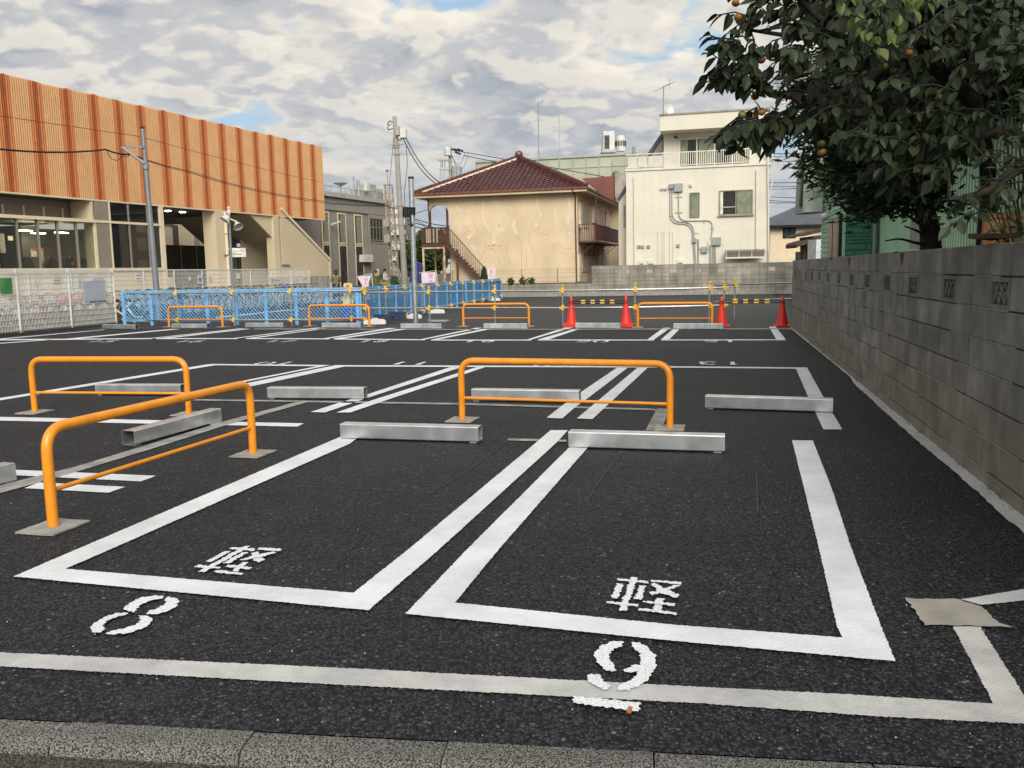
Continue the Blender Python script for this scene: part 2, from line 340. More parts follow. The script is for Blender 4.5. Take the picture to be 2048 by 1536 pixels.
    def build(s, name, mats, parent=None, smooth=False, kind=None, world=True, label=None):
        me = s.mesh(name, mats, smooth); o = bpy.data.objects.new(name, me); COL.objects.link(o)
        if parent is not None:
            o.parent = parent
            if world:
                p = parent; Wm = wmat(p)
                while p.parent is not None: p = p.parent; Wm = wmat(p) @ Wm if p.type == 'EMPTY' else Wm
                if parent.type == 'EMPTY': o.matrix_parent_inverse = wmat(parent).inverted()
                else: pass
        if kind: o['kind'] = kind
        if label: o['label'] = label
        return o
def sub(o_parent, mb, name, mats, **k):
    """a sub-part: world-space mesh under a part whose mesh is in world space too"""
    o = mb.build(name, mats, None, **k); o.parent = o_parent
    return o
def inst(me, name, parent=None, loc=(0, 0, 0), rz=0.0, world=True, rot=None, scale=None):
    o = bpy.data.objects.new(name, me); COL.objects.link(o); o.location = loc; o.rotation_euler = rot or (0, 0, rz)
    if scale: o.scale = scale
    if parent is not None:
        o.parent = parent
        if world and parent.type == 'EMPTY': o.matrix_parent_inverse = wmat(parent).inverted()
    return o
def copy_tree(o, parent=None):
    c = o.copy(); COL.objects.link(c)
    if parent is not None: c.parent = parent
    for ch in [x for x in o.children]: copy_tree(ch, c)
    return c
def struct(name, mb, mats, **k):
    o = mb.build(name, mats, **k); o['kind'] = 'structure'; return o
def arc_path(pts, rad, n=5):
    pts = [Vector(p) for p in pts]; out = [pts[0]]
    for i in range(1, len(pts) - 1):
        a = pts[i - 1]; b = pts[i]; c = pts[i + 1]; d1 = (a - b).normalized(); d2 = (c - b).normalized()
        rr = min(rad, (a - b).length * 0.49, (c - b).length * 0.49)
        p0 = b + d1 * rr; p1 = b + d2 * rr
        for k in range(n + 1):
            t = k / n; out.append(p0 * (1 - t) ** 2 + b * 2 * t * (1 - t) + p1 * t * t)
    out.append(pts[-1]); return out
# ================================================================== GROUND
mb = MB(); mb.box(-900, 900, -300, 1500, -0.6, -0.12); struct('ground', mb, 'asphalt_old')
KA = G(0, 1436); KB = G(2048, 1541); KD = (KB - KA).normalized(); KN = Vector((KD.y, -KD.x, 0))   # kerb line; KN points to the viewer's side
mb = MB(); a = KA - KD * 40; b = KB + KD * 40
mb.poly([a, b, b + Vector((10, 115, 0)), a + Vector((-30, 115, 0))]); struct('parking_lot', mb, 'asphalt_new')
# older asphalt of the lane behind the barrier and the bicycle yard
s0 = G(-500, 655.5); s1 = G(1583, 656.5)
mb = MB(); Z = Vector((0, 0, 0.004))
mb.poly([s0 - E2 * 25 + Z, s1 + E2 * 0.3 + Z, s1 + E2 * 0.3 + E1 * 24.5 + Z, s0 - E2 * 25 + E1 * 60 + Z]); struct('lane', mb, 'asphalt_old')
# gutter in front
gz = -0.044
mb = MB(); o = KN * 0.124
mb.poly([KA - KD * 40 + o + Vector((0, 0, gz)), KA - KD * 40 + KN * 40 + Vector((0, 0, gz)), KB + KD * 40 + KN * 40 + Vector((0, 0, gz)), KB + KD * 40 + o + Vector((0, 0, gz))]); struct('road', mb, 'gutter_asphalt')
kerb = thing('kerb', None, None, KA); kerb['kind'] = 'structure'
SL = 0.605
mb = MB(); prof = [(0.0, 0.0), (0.078, -0.001), (0.098, -0.005), (0.112, -0.014), (0.120, -0.030), (0.126, -0.06), (0.126, -0.2), (0.0, -0.2)]
n = len(prof); L_ = SL - 0.005
mb.add([(x, -y, z) for x in (0, L_) for y, z in prof], [tuple(range(n)), tuple(reversed(range(n, 2 * n)))] + [(i, (i + 1) % n, (i + 1) % n + n, i + n) for i in range(n)])
kme = mb.mesh('kerb_stone', 'kerb_concrete', smooth=True)
j0 = (G(480, 1500) - KA).dot(KD)
for i in range(-8, 14):
    p = KA + KD * (j0 + i * SL) + Vector((0, 0, random.uniform(-0.004, 0.003)))
    inst(kme, 'kerb_stone', kerb, p, math.atan2(KD.y, KD.x))
mb = MB()
for q in [(0.0, 0.405)]:
    pass
mb.box8([KA - KD * 5 + KN * 0.005 + Vector((0, 0, -0.2)), KB + KD * 5 + KN * 0.005 + Vector((0, 0, -0.2)), KB + KD * 5 + KN * 0.10 + Vector((0, 0, -0.2)), KA - KD * 5 + KN * 0.10 + Vector((0, 0, -0.2)),
         KA - KD * 5 + KN * 0.005 + Vector((0, 0, -0.085)), KB + KD * 5 + KN * 0.005 + Vector((0, 0, -0.085)), KB + KD * 5 + KN * 0.10 + Vector((0, 0, -0.085)), KA - KD * 5 + KN * 0.10 + Vector((0, 0, -0.085))])
mb.build('mortar', 'mortar_dark', kerb)

# real stones standing proud of the near asphalt (open graded surface)
def aggregate():
    mb = MB(); rnd = random.Random(3)
    for i in range(9000):
        u = rnd.uniform(-60, 2110); v = rnd.uniform(1040, 1545)
        p = G(u, v)
        if (p - KA).dot(KN) > -0.004: continue
        r = rnd.uniform(0.0028, 0.0055); an = rnd.uniform(0, 6.28); n_ = 5
        ring = [p + Vector((math.cos(an + 6.283 * k / n_) * r * rnd.uniform(.8, 1.25), math.sin(an + 6.283 * k / n_) * r * rnd.uniform(.8, 1.25), 0)) for k in range(n_)]
        z1 = rnd.uniform(0.0015, 0.0035); top = [p + (q - p) * 0.62 + Vector((0, 0, z1 + rnd.uniform(-.0006, .0008))) for q in ring]
        mb.add(ring + top, [(k, (k + 1) % n_, (k + 1) % n_ + n_, k + n_) for k in range(n_)] + [tuple(range(n_, 2 * n_))])
    mat('aggregate', (0.020, 0.020, 0.021), 0.5, var=0.3, scale=60, island=0.5)
    o = mb.build('gravel', 'aggregate'); tag(o, 'black bitumen coated stones of the open graded asphalt in the foreground', kind='stuff')
aggregate()
mb = MB(); rnd = random.Random(5)
for i in range(220):
    u = rnd.uniform(-40, 2090); v = 700 + 830 * rnd.random() ** 1.3
    p = G(u, v); r = rnd.uniform(0.0018, 0.0045); h = r * 0.8
    if (p - KA).dot(KN) > 0: continue
    mb.add([p + Vector((r, 0, 0.001)), p + Vector((-r * .6, r * .8, 0.001)), p + Vector((-r * .5, -r, 0.001)), p + Vector((0, 0, h + .002))], [(0, 1, 3), (1, 2, 3), (2, 0, 3)])
mat('pale_stone', (0.45, 0.43, 0.38), 0.9, var=0.2, scale=50, island=0.4)
tag(mb.build('pebble', 'pale_stone'), 'pale loose grit scattered over the asphalt', kind='stuff')

# ================================================================== MARKINGS
zc = [0]
def rough(pts, step, amp, rnd):
    out = []; n = len(pts)
    for i in range(n):
        a = pts[i]; b = pts[(i + 1) % n]; L_ = (b - a).length; k = max(1, min(260, int(L_ / step))); d = (b - a).normalized() if L_ > 0 else Vector((1, 0, 0)); nn = Vector((-d.y, d.x, 0))
        for j in range(k):
            q = a + (b - a) * (j / k)
            if 0 < j: q = q + nn * rnd.uniform(-amp, amp)
            out.append(q)
    return out
MR = random.Random(11)
def marking(uvs, name='parking_line', m='line_paint', step=0.007, amp=0.0026, extra=0.0, world=None):
    zc[0] += 1; zz = 0.0045 + 0.0003 * (zc[0] % 13)
    P = world or [G(u, v) for u, v in uvs]
    d = sum((p - CAM).length for p in P) / len(P)
    st = step * max(1.0, d / 4.0)
    P = rough(P, st, amp * (1 if d < 12 else 0.4), MR)
    mb = MB(); mb.poly([Vector((p.x, p.y, zz + extra)) for p in P]); return struct(name, mb, m)
def z4(pts, s, ox, oy): return [(x / s + ox, y / s + oy) for x, y in pts]
# concrete and worn strips
marking([(-60, 1303), (0, 1307), (742, 1341), (1312, 1371.7), (1677, 1390), (1987, 1410), (1905.6, 1255), (1960, 1255), (2048, 1393), (2150, 1560), (2110, 1458), (2048, 1450), (1759, 1435.7), (1400, 1409), (700, 1373), (0, 1335), (-60, 1332)], 'worn_line', 'worn_paint', amp=0.003)
marking([(1922, 1201), (2048, 1180), (2200, 1160), (2200, 1180), (2048, 1203), (1963, 1212)], 'worn_line', 'faded_paint')
marking([(1810, 1199), (1845, 1202), (1909, 1201), (1963.5, 1217.6), (1982, 1235), (1997.6, 1250), (2026, 1259), (1990.8, 1257), (1940, 1255), (1849, 1255), (1832, 1230)], 'concrete_patch', 'concrete_patch', extra=0.004, amp=0.006, step=0.02)
marking([(-200, 1050), (0, 972), (150, 935), (330, 880), (444, 845), (600, 803), (616, 805), (450, 852), (330, 890.5), (150, 946), (0, 988), (-200, 1072)], 'concrete_strip', 'thin_concrete')
marking([(385, 799), (600, 802), (921, 807), (1300, 818), (1312, 819), (1312, 823), (1300, 821.5), (921, 810.5), (600, 805), (385, 802)], 'concrete_strip', 'thin_concrete')
marking([(1013, 882.3), (1017, 878), (1133, 881), (1133, 885)], 'concrete_strip', 'thin_concrete')
marking([(1314, 818), (1340, 819), (1322, 862), (1291, 862)], 'concrete_strip', 'thin_concrete')
marking([(508, 657.6), (900, 658.6), (1583, 656.9), (1583, 659.1), (900, 660), (508, 659)], 'concrete_strip', 'thin_concrete')
marking([(-80, 691), (0, 686.3), (100, 679.5), (104, 680.4), (0, 688), (-80, 692.5)], 'worn_line', 'faded_paint')
marking([(1580, 656), (1599.8, 672.6), (1646, 709.8), (1698.7, 753.8), (1709, 769), (1783.5, 838), (1833.7, 882.5), (1908.7, 945), (2048, 1070), (2500, 1440), (2500, 1405), (2048, 1036), (1962, 964), (1858, 879.5), (1717, 759.5), (1583, 655)], 'worn_line', 'faded_paint', amp=0.008, step=0.03)
# white stall lines
marking([(27, 1156), (157, 1100), (672, 879), (690, 871), (722, 872), (700, 889), (224, 1100), (131, 1140.5), (707, 1189), (818.7, 1100), (1078, 882), (1101, 862), (1136, 862), (1113, 887), (880, 1100), (737, 1224)])
marking([(811, 1231), (935.8, 1100), (1138, 897), (1166, 871), (1202, 872), (1174, 898.7), (999, 1100), (910, 1208.7), (1350, 1253.4), (1684, 1279), (1673.8, 1256.8), (1638, 1100), (1606, 970.5), (1584, 882.3), (1625.6, 883), (1664, 981), (1702.8, 1100), (1760.7, 1253), (1791, 1326.7), (1350, 1285.8)])
marking([(-120, 832.5), (0, 834.5), (608, 847.5), (594.7, 854), (0, 842), (-120, 840)])
marking([(-80, 937), (34.6, 941), (312.7, 952.7), (281.7, 964), (35.6, 952), (-80, 948)])
marking([(78, 966), (250.7, 975), (217, 986.8), (49, 977.7)])
marking([(-160, 829), (0, 797), (413.5, 729.6), (424, 728.5), (661, 730.6), (492, 764), (270, 817), (236, 817), (485, 762.5), (635.7, 733), (430.6, 731), (0, 801.6), (-160, 834)])
marking([(671, 731), (1335, 733), (1614, 735.7), (1648.5, 798), (1684.4, 860), (1646.8, 860), (1617.8, 798), (1592, 738.2), (1339, 735.9), (689, 733.8), (495.6, 775), (350, 808), (320, 808), (490, 768)])
for q in ([(900.8, 735), (923, 735), (736.7, 796), (706, 807), (649.6, 826), (621, 825), (678.6, 806.5), (736.7, 789)], [(953.7, 735), (970.8, 735), (777.7, 799.6), (700.8, 826), (672.8, 826), (750, 799.6)],
          [(1234, 736.2), (1255.5, 736.2), (1177.6, 796), (1150, 816), (1124.6, 838), (1093, 837), (1119.5, 816), (1146, 796)], [(1275, 736.2), (1295.5, 736.2), (1185, 839.6), (1153.7, 838.2)]):
    marking(q)
for q in ([(-200, 679.8), (0, 679), (304, 676.8), (304, 678.6), (0, 681.4), (-200, 682)], [(313, 676.9), (475, 677), (475, 678.7), (313, 678.7)], [(492, 676.9), (658.6, 677.5), (658.6, 679.3), (492, 678.6)], [(668, 677.6), (850, 679.4), (850, 681.2), (668, 679.6)],
          [(862, 679.6), (1063, 679.6), (1063, 681.4), (862, 681.4)], [(1076, 679.4), (1308, 679.6), (1308, 681.4), (1076, 681.2)], [(1322.5, 679.5), (1571, 679.2), (1571, 681), (1322.5, 681.3)],
          [(1054, 679.6), (1063, 679.6), (1146.7, 655), (1129, 655.7)], [(1076, 679.4), (1097, 679.5), (1161, 657.8), (1151, 657.8)], [(1294.6, 679.5), (1308, 679.6), (1341, 656), (1327, 656)], [(1322, 679.5), (1338.6, 679.5), (1359, 658.6), (1346, 658.6)],
          [(1552.5, 679.3), (1571, 679.2), (1551, 653.7), (1537.8, 653.7)], [(840.5, 679.4), (850, 679.4), (966, 656), (951.6, 656)], [(862.5, 679.6), (878, 679.6), (981, 658.7), (966, 658.7)], [(647.6, 677.4), (658.6, 677.5), (795, 656.7), (775.8, 656.7)],
          [(667, 677.6), (685.4, 677.8), (815, 658.7), (800, 658.7)], [(467, 677), (477, 677), (646, 656), (632, 656)], [(492, 676.9), (506, 677), (653, 657.4), (644, 657.4)], [(298, 676.9), (308, 676.9), (492, 657.4), (478.5, 657.4)], [(318, 676.9), (338, 676.9), (502, 658), (491, 658)],
          [(132, 677.8), (158, 677.7), (362, 658.4), (342, 658.4)], [(-60, 683), (-40, 683), (212, 659.8), (206, 659.6)]):
    marking(q)
marking([(430, 634.6), (608, 616.6), (612, 617.4), (434, 636.2)])
# stencilled kanji and numerals
def stencil(polys, s, ox, oy):
    for q in polys: marking(z4(q, s, ox, oy), 'painted_character', 'stencil_paint', step=0.008, amp=0.006, extra=0.0038)
stencil([[(740, 200), (780, 165), (1210, 195), (1180, 240)], [(145, 625), (260, 640), (1130, 150), (1020, 150)], [(285, 440), (390, 445), (770, 245), (650, 245)], [(610, 470), (720, 480), (1085, 270), (985, 265)], [(80, 545), (150, 500), (570, 545), (530, 575)],
         [(1245, 215), (1300, 178), (1700, 200), (1700, 235), (1640, 248)], [(930, 410), (1000, 415), (1350, 350), (1630, 270), (1560, 255), (1150, 340)], [(1135, 270), (1270, 240), (1290, 340), (1400, 400), (1290, 445), (1180, 400)],
         [(650, 530), (720, 490), (1165, 535), (1100, 575)], [(790, 600), (870, 620), (1100, 450), (980, 440)], [(445, 630), (520, 590), (1020, 650), (950, 685)]], 9.309, 380, 1080)
stencil([[(425, 240), (450, 200), (1040, 255), (1035, 300)], [(460, 830), (610, 840), (830, 180), (700, 180)], [(325, 580), (450, 595), (555, 310), (425, 300)], [(765, 610), (905, 630), (990, 350), (865, 340)], [(230, 690), (240, 655), (860, 710), (845, 765)],
         [(1095, 270), (1110, 235), (1700, 285), (1680, 330)], [(1050, 480), (1110, 540), (1350, 470), (1680, 345), (1540, 335), (1200, 460)], [(1085, 320), (1150, 290), (1330, 400), (1640, 530), (1590, 590), (1300, 510)],
         [(920, 680), (940, 650), (1570, 705), (1560, 755)], [(1130, 820), (1290, 850), (1350, 590), (1200, 575)], [(835, 820), (865, 780), (1600, 860), (1585, 915)]], 9.752, 1190, 1140)
stencil([[(635, 410), (660, 385), (720, 355), (790, 345), (840, 348), (835, 360), (775, 370), (725, 390), (700, 415), (690, 430), (655, 425)], [(860, 352), (905, 360), (918, 375), (900, 405), (850, 430), (800, 442), (750, 440), (760, 425), (800, 415), (840, 395), (855, 380), (845, 368)],
         [(655, 435), (600, 435), (540, 455), (480, 490), (462, 515), (475, 535), (510, 538), (540, 520), (525, 500), (550, 475), (600, 455), (640, 447)], [(710, 447), (760, 452), (780, 465), (765, 495), (720, 520), (650, 540), (560, 547), (540, 543), (570, 528), (640, 515), (700, 495), (720, 475)]], 2.56, 0, 1060)
stencil([[(1600, 550), (1530, 550), (1470, 575), (1430, 620), (1440, 670), (1480, 710), (1530, 728), (1560, 718), (1550, 690), (1525, 660), (1520, 620), (1545, 590), (1595, 575)],
         [(1645, 555), (1690, 555), (1750, 590), (1790, 640), (1790, 700), (1750, 770), (1690, 815), (1620, 838), (1565, 835), (1575, 805), (1620, 790), (1650, 770), (1690, 730), (1610, 730), (1600, 720), (1670, 685), (1700, 690), (1705, 650), (1690, 610), (1650, 580)],
         [(1385, 770), (1400, 745), (1460, 745), (1475, 770), (1490, 790), (1525, 815), (1510, 833), (1470, 830), (1400, 790)], [(1310, 870), (1700, 912), (1690, 962), (1305, 912)]], 2.926, 700, 1100)
SEG = {'0': [[(.30, .02), (.02, .25), (.02, .75), (.30, .98)], [(.70, .02), (.98, .25), (.98, .75), (.70, .98)]], '1': [[(.5, 0), (.5, 1)], [(.5, 1), (.25, .8)]],
       '2': [[(.05, .75), (.25, .98), (.7, .98), (.95, .75), (.85, .5)], [(.75, .42), (.1, .05), (.95, .05)]], '3': [[(.05, .8), (.3, 1), (.8, .9), (.85, .6), (.5, .52)], [(.5, .48), (.95, .4), (.9, .1), (.4, 0), (.05, .2)]],
       '5': [[(.9, .97), (.15, .97), (.1, .55)], [(.2, .58), (.8, .6), (.95, .3), (.7, .03), (.05, .1)]], '6': [[(.8, .98), (.25, .85), (.05, .4), (.2, .05), (.6, 0)], [(.68, .03), (.95, .25), (.8, .55), (.25, .5)]],
       '7': [[(.05, .97), (.95, .97), (.6, .5)], [(.55, .42), (.35, 0)]], '8': [[(.4, .52), (.1, .7), (.3, 1), (.7, .98), (.85, .75), (.6, .52)], [(.4, .48), (.03, .3), (.2, .02), (.75, .02), (.95, .28), (.6, .48)]], '9': [[(.3, .02), (.8, .15), (.95, .6), (.75, .97), (.4, 1)], [(.32, .97), (.05, .75), (.2, .45), (.75, .5)]]}
def number(txt, u, v, w, h, gap, flip, t=0.07):
    c = G(u, v); X = E2 * (-1 if flip else 1); Y = E1 * (-1 if flip else 1); n_ = len(txt); tot = n_ * w + (n_ - 1) * gap
    for i, ch in enumerate(txt):
        o_ = c - X * (tot / 2) - Y * (h / 2) + X * (i * (w + gap))
        for st in SEG[ch]:
            P = [o_ + X * (x * w) + Y * (y * h) for x, y in st]; Lf = []; Rt = []
            for k, p in enumerate(P):
                d = (P[min(k + 1, len(P) - 1)] - P[max(k - 1, 0)]).normalized(); nn = Vector((-d.y, d.x, 0)) * (t / 2); Lf.append(p + nn); Rt.append(p - nn)
            marking(None, 'painted_numeral', 'stencil_paint', extra=0.0038, world=Lf + Rt[::-1], amp=0.002, step=0.05)
for t_, u in (('15', 205), ('16', 380), ('17', 560), ('18', 747), ('19', 957), ('20', 1184), ('21', 1441)): number(t_, u, 683.6, 0.25, 0.40, 0.10, False, 0.06)
for t_, u in (('10', 550), ('11', 820), ('13', 1440)): number(t_, u, 727.6, 0.23, 0.40, 0.12, True, 0.06)
number('12', 1110, 730.2, 0.23, 0.40, 0.12, True, 0.06)
# layout scratches in chalk on the asphalt
mat('chalk_line', (0.062, 0.062, 0.060), 0.9, var=0.3, scale=30)
def scratch(pts, w=0.007):
    P = [G(u, v) for u, v in pts]
    for a, b in zip(P[:-1], P[1:]):
        d = (b - a).normalized(); nn = Vector((-d.y, d.x, 0)) * w / 2; marking(None, 'chalk_mark', 'chalk_line', world=[a - nn, b - nn, b + nn, a + nn], amp=0.002, step=0.04)
for q in ([(600, 973), (740, 980), (900, 989)], [(856, 990), (940, 940), (1012, 884)], [(1172, 1005), (1200, 962), (1245, 905)], [(1230, 930), (1370, 942), (1530, 945)], [(1513, 948), (1515, 1030)], [(600, 836), (900, 843)], [(1140, 852), (1500, 868), (1780, 878)], [(1615, 780), (1670, 785)], [(115, 905), (225, 878)], [(1518, 778), (1519, 794)]): scratch(q)
# inspection cover
mb = MB(); mb.prism([G(u, v, 0.006) for u, v in ((853, 640), (900, 640), (892, 643.6), (862, 643.6))], (0, 0, 0.008)); tag(mb.build('manhole_cover', 'galv_pipe'), 'flat square steel cover set in the asphalt behind the lamp pole', 'manhole cover')
# fallen leaf
mat('dead_leaf', (0.30, 0.11, 0.04), 0.6)
mb = MB(); P = [G(u, v, 0.012) for u, v in ((1252, 1425), (1258, 1418), (1266, 1420), (1262, 1427))]; P[1].z += .012; P[2].z += .01; mb.poly(P); tag(mb.build('fallen_leaf', 'dead_leaf'), 'small curled orange leaf lying on the white bar under the numeral 9', 'leaf')

# dirt and small weeds along the foot of the wall
mat('dirt', (0.07, 0.058, 0.042), 0.95, var=0.3, scale=50, island=0.4); mat('weed_green', (0.07, 0.11, 0.03), 0.8, var=0.3, scale=50)
mb = MB(); mw = MB(); rnd = random.Random(8); e0 = G(2300, 1242); e1 = G(1585, 657)
for i in range(260):
    q = rnd.random(); p = e0 + (e1 - e0) * q + Vector((-abs(rnd.gauss(0, .035)) - .004, 0, .011)); r = rnd.uniform(.002, .007)
    mb.add([p + Vector((r, 0, 0)), p + Vector((-r * .6, r * .8, 0)), p + Vector((-r * .5, -r, 0)), p + Vector((0, 0, r * .5))], [(0, 1, 3), (1, 2, 3), (2, 0, 3)])
for i in range(26):
    c = e0 + (e1 - e0) * (rnd.random() ** .7) + Vector((-.015, 0, .01))
    for k in range(9):
        d = Vector((rnd.gauss(-.02, .02), rnd.gauss(0, .025), rnd.uniform(.015, .06))); s_ = Vector((0, .003, 0)); mw.add([c - s_, c + s_, c + d], [(0, 1, 2)])
tag(mb.build('wall_foot_dirt', 'dirt'), 'brown dirt and crumbs gathered along the foot of the dark block wall', kind='stuff'); tag(mw.build('wall_foot_weeds', 'weed_green'), 'tiny weeds sprouting along the foot of the dark block wall', kind='stuff')
# ================================================================== WHEEL STOPS
def galv():
    m = mat('galvanized', (0.80, 0.82, 0.83), 0.30, 0.85, var=0.10, scale=7, streak=0.18); return m
galv()
mat('tube_inside', (0.10, 0.10, 0.10), 0.6, 0.4)
def wheel_stop(pl, pr, label, L_=None, dirv=None, end='none'):
    a = G(*pl)
    if dirv is None: b = G(*pr); d = (b - a).normalized(); L_ = (b - a).length
    else: d = dirv.normalized(); b = a + d * L_
    t = thing('wheel_stop', label, 'wheel stop', a, math.atan2(d.y, d.x), 'galvanized steel wheel stops of the parking bays')
    s = 0.122; w = 0.004; z0 = 0.012; r = 0.008
    def loop(i, x):
        e = i; pts = []
        for cx, cy, a0 in ((s - e - r, z0 + s - e - r, 0), (e + r, z0 + s - e - r, 90), (e + r, z0 + e + r, 180), (s - e - r, z0 + e + r, 270)):
            for k in range(3): an = R(a0 + 45 * k); pts.append((x, cx + r * math.cos(an), cy + r * math.sin(an)))
        return pts
    m = MB(); n_ = 12; V = loop(0, 0) + loop(0, L_) + loop(w, 0) + loop(w, L_)
    F_ = []
    for k in range(n_):
        j = (k + 1) % n_; F_ += [(k, j, n_ + j, n_ + k), (2 * n_ + j, 2 * n_ + k, 3 * n_ + k, 3 * n_ + j), (j, k, 2 * n_ + k, 2 * n_ + j), (n_ + k, n_ + j, 3 * n_ + j, 3 * n_ + k)]
    m.add(V, F_); m.build('tube', 'galvanized', t, world=False)
    for x in (0.02, L_ - 0.08):
        m = MB(); m.box(x, x + 0.06, 0.01, s - 0.01, 0.0, z0 + 0.001); m.build('foot_plate', 'grey_metal', t, world=False)
    for x in (0.035, L_ - 0.035):
        m = MB(); m.tube([(x, 0.025, z0 + w), (x, 0.025, z0 + 0.05)], 0.006, 6); m.build('anchor_bolt', 'grey_metal', t, world=False)
    m = MB(); m.box(-0.03, L_ * 0.62, -0.012, s * 0.8, 0.0048, 0.0066); return t
LE = 'galvanized wheel stop '
wheel_stop((681, 879), (957, 887), LE + 'standing behind the orange kanji bay on the left, bay 8')
wheel_stop((1137, 897), (1449, 907), LE + 'at the head of the near right bay 9, largest of all')
c0 = G(270, 893.6); c1 = G(444, 844); CD = c1 - c0
wheel_stop((270, 893.6), (444, 844), LE + 'seen obliquely with its open end, under the nearest orange guard bar')
wheel_stop((34 - 318, 963.7 + 80), (34, 963.7), LE + 'cut off by the left edge of the picture')
wheel_stop((191, 791), (362, 792), LE + 'inside the orange guard bar at the far left of the middle row')
wheel_stop((535, 798.6), (728, 799.8), LE + 'of the middle row in the open between the two orange guard bars')
wheel_stop((943, 803), (1158, 807), LE + 'seen through the orange guard bar in the centre')
wheel_stop((1410, 818.4), (1665.6, 827), LE + 'rightmost of the middle row, nearest to the block wall')
for (a, b, c, d, s_) in ((204, 658.4, 271.7, 659.4, 'leftmost of the far row, beside the white mesh fence'), (343.5, 657.4, 414.6, 657.7, 'of the far row inside the leftmost far orange bar'), (491, 655.7, 567, 656, 'of the far row alone between the first two far orange bars'),
                       (643.5, 656.2, 722, 656.7, 'of the far row inside the second far orange bar from the left'), (801.4, 658, 883, 658.4, 'of the far row at the foot of the floodlight pole'), (967, 658.2, 1054.6, 658.4, 'of the far row inside the third far orange bar'),
                       (1151, 657.2, 1240.5, 657.8, 'of the far row between the first two red cones'), (1346.8, 658.7, 1446, 659.5, 'of the far row beside the third red cone, rightmost there')):
    wheel_stop((a, b), (c, d), LE + s_)

# ================================================================== ORANGE GUARD BARS
def guard(pl, pr, label, patch=0.25):
    a = G(*pl); b = G(*pr); d = (b - a).normalized(); L_ = (b - a).length; an = math.atan2(d.y, d.x)
    t = thing('guard_bar', label, 'guard bar', a, an, 'orange U-shaped guard bars on the parking lot')
    r = 0.0303; H = 0.565
    P = arc_path([(0, 0, 0), (0, 0, H), (L_, 0, H), (L_, 0, 0)], 0.14, 8)
    MB().tube(P, r, 16).build('frame', 'orange_paint', t, smooth=True, world=False)
    MB().tube([(r * .6, 0, 0.215), (L_ - r * .6, 0, 0.215)], 0.0137, 10).build('lower_rail', 'orange_paint', t, smooth=True, world=False)
    for x in (0, L_):
        m = MB(); th = R(14.7) ; ex = Vector((math.cos(-an), math.sin(-an), 0))
        e1 = Matrix.Rotation(-an, 3, 'Z') @ E1; e2 = Matrix.Rotation(-an, 3, 'Z') @ E2
        w = patch / 2; q = [Vector((x, 0, 0.0)) + e1 * (sy * w * 1.15) + e2 * (sx * w) for sx, sy in ((-1, -1), (1, -1), (1, 1), (-1, 1))]
        q = rough(q, 0.05, 0.006, MR); m.prism([v + Vector((0, 0, 0.003)) for v in q], (0, 0, 0.009)); m.build('footing', 'concrete_base', t, world=False)
    return t
GE = 'orange U-shaped guard bar '
guard((107, 1056), (506.5, 909), GE + 'nearest to the viewer at the left, its bar sloping upward')
guard((70, 825), (378, 828.7), GE + 'behind the nearest one, at the left of the middle row')
guard((924.7, 840.6), (1340, 857), GE + 'large one in the centre behind bays 8 and 9')
guard((338.5, 654), (445.6, 654), GE + 'leftmost of the far row, before the blue mesh fence', 0.26)
guard((619.5, 652.4), (739, 653.2), GE + 'second of the far row, where the blue fence bends', 0.26)
guard((927, 653), (1058, 653), GE + 'third of the far row, right of the floodlight pole', 0.26)
guard((1275.6, 654.9), (1424, 655), GE + 'fourth of the far row, between the two pairs of red cones', 0.26)

# ================================================================== CONES AND CONE BARS
cone_lb = ['red traffic cone leftmost of the four, on a double base', 'red traffic cone at the right end of the left striped bar', 'red traffic cone at the left end of the right striped bar', 'red traffic cone beside the end of the block wall']
def cone(p, lb, dbl, rz):
    t = thing('traffic_cone', lb, 'traffic cone', p, rz, 'red traffic cones behind the far bays')
    m = MB(); m.lathe([(0.135, 0.03), (0.13, 0.06), (0.035, 0.62), (0.033, 0.68), (0.02, 0.70)], 18); m.build('cone_body', 'red_cone', t, smooth=True, world=False)
    m = MB(); m.lathe([(0.05, 0.56), (0.05, 0.575), (0.042, 0.575), (0.042, 0.56)], 12); m.build('collar', 'black_plastic', t, world=False)
    for k in range(2 if dbl else 1):
        m = MB(); s = 0.19 + 0.012 * k; z = 0.004 + 0.0; 
        if dbl and k == 0: z = 0.055
        h = 0.028 if k == 0 else 0.05
        pr = []
        for q in range(16): a_ = 2 * math.pi * q / 16; c_ = max(abs(math.cos(a_)), abs(math.sin(a_))) ** 0.75; pr.append((s * math.cos(a_) / c_, s * math.sin(a_) / c_, z))
        m.prism(pr, (0, 0, h)); m.build('base' if k == 0 else 'weight', 'red_cone', t, world=False)
    return t
CP = [G(1143, 653.2), G(1252, 653.7), G(1443, 652.8), G(1564, 652.9)]
for i, p in enumerate(CP):
    c_ = cone(p, cone_lb[i], i < 2, -0.2)
    if i < 2:
        for ch in c_.children:
            if ch.name.startswith(('cone_body', 'collar')): ch.location.z += 0.04
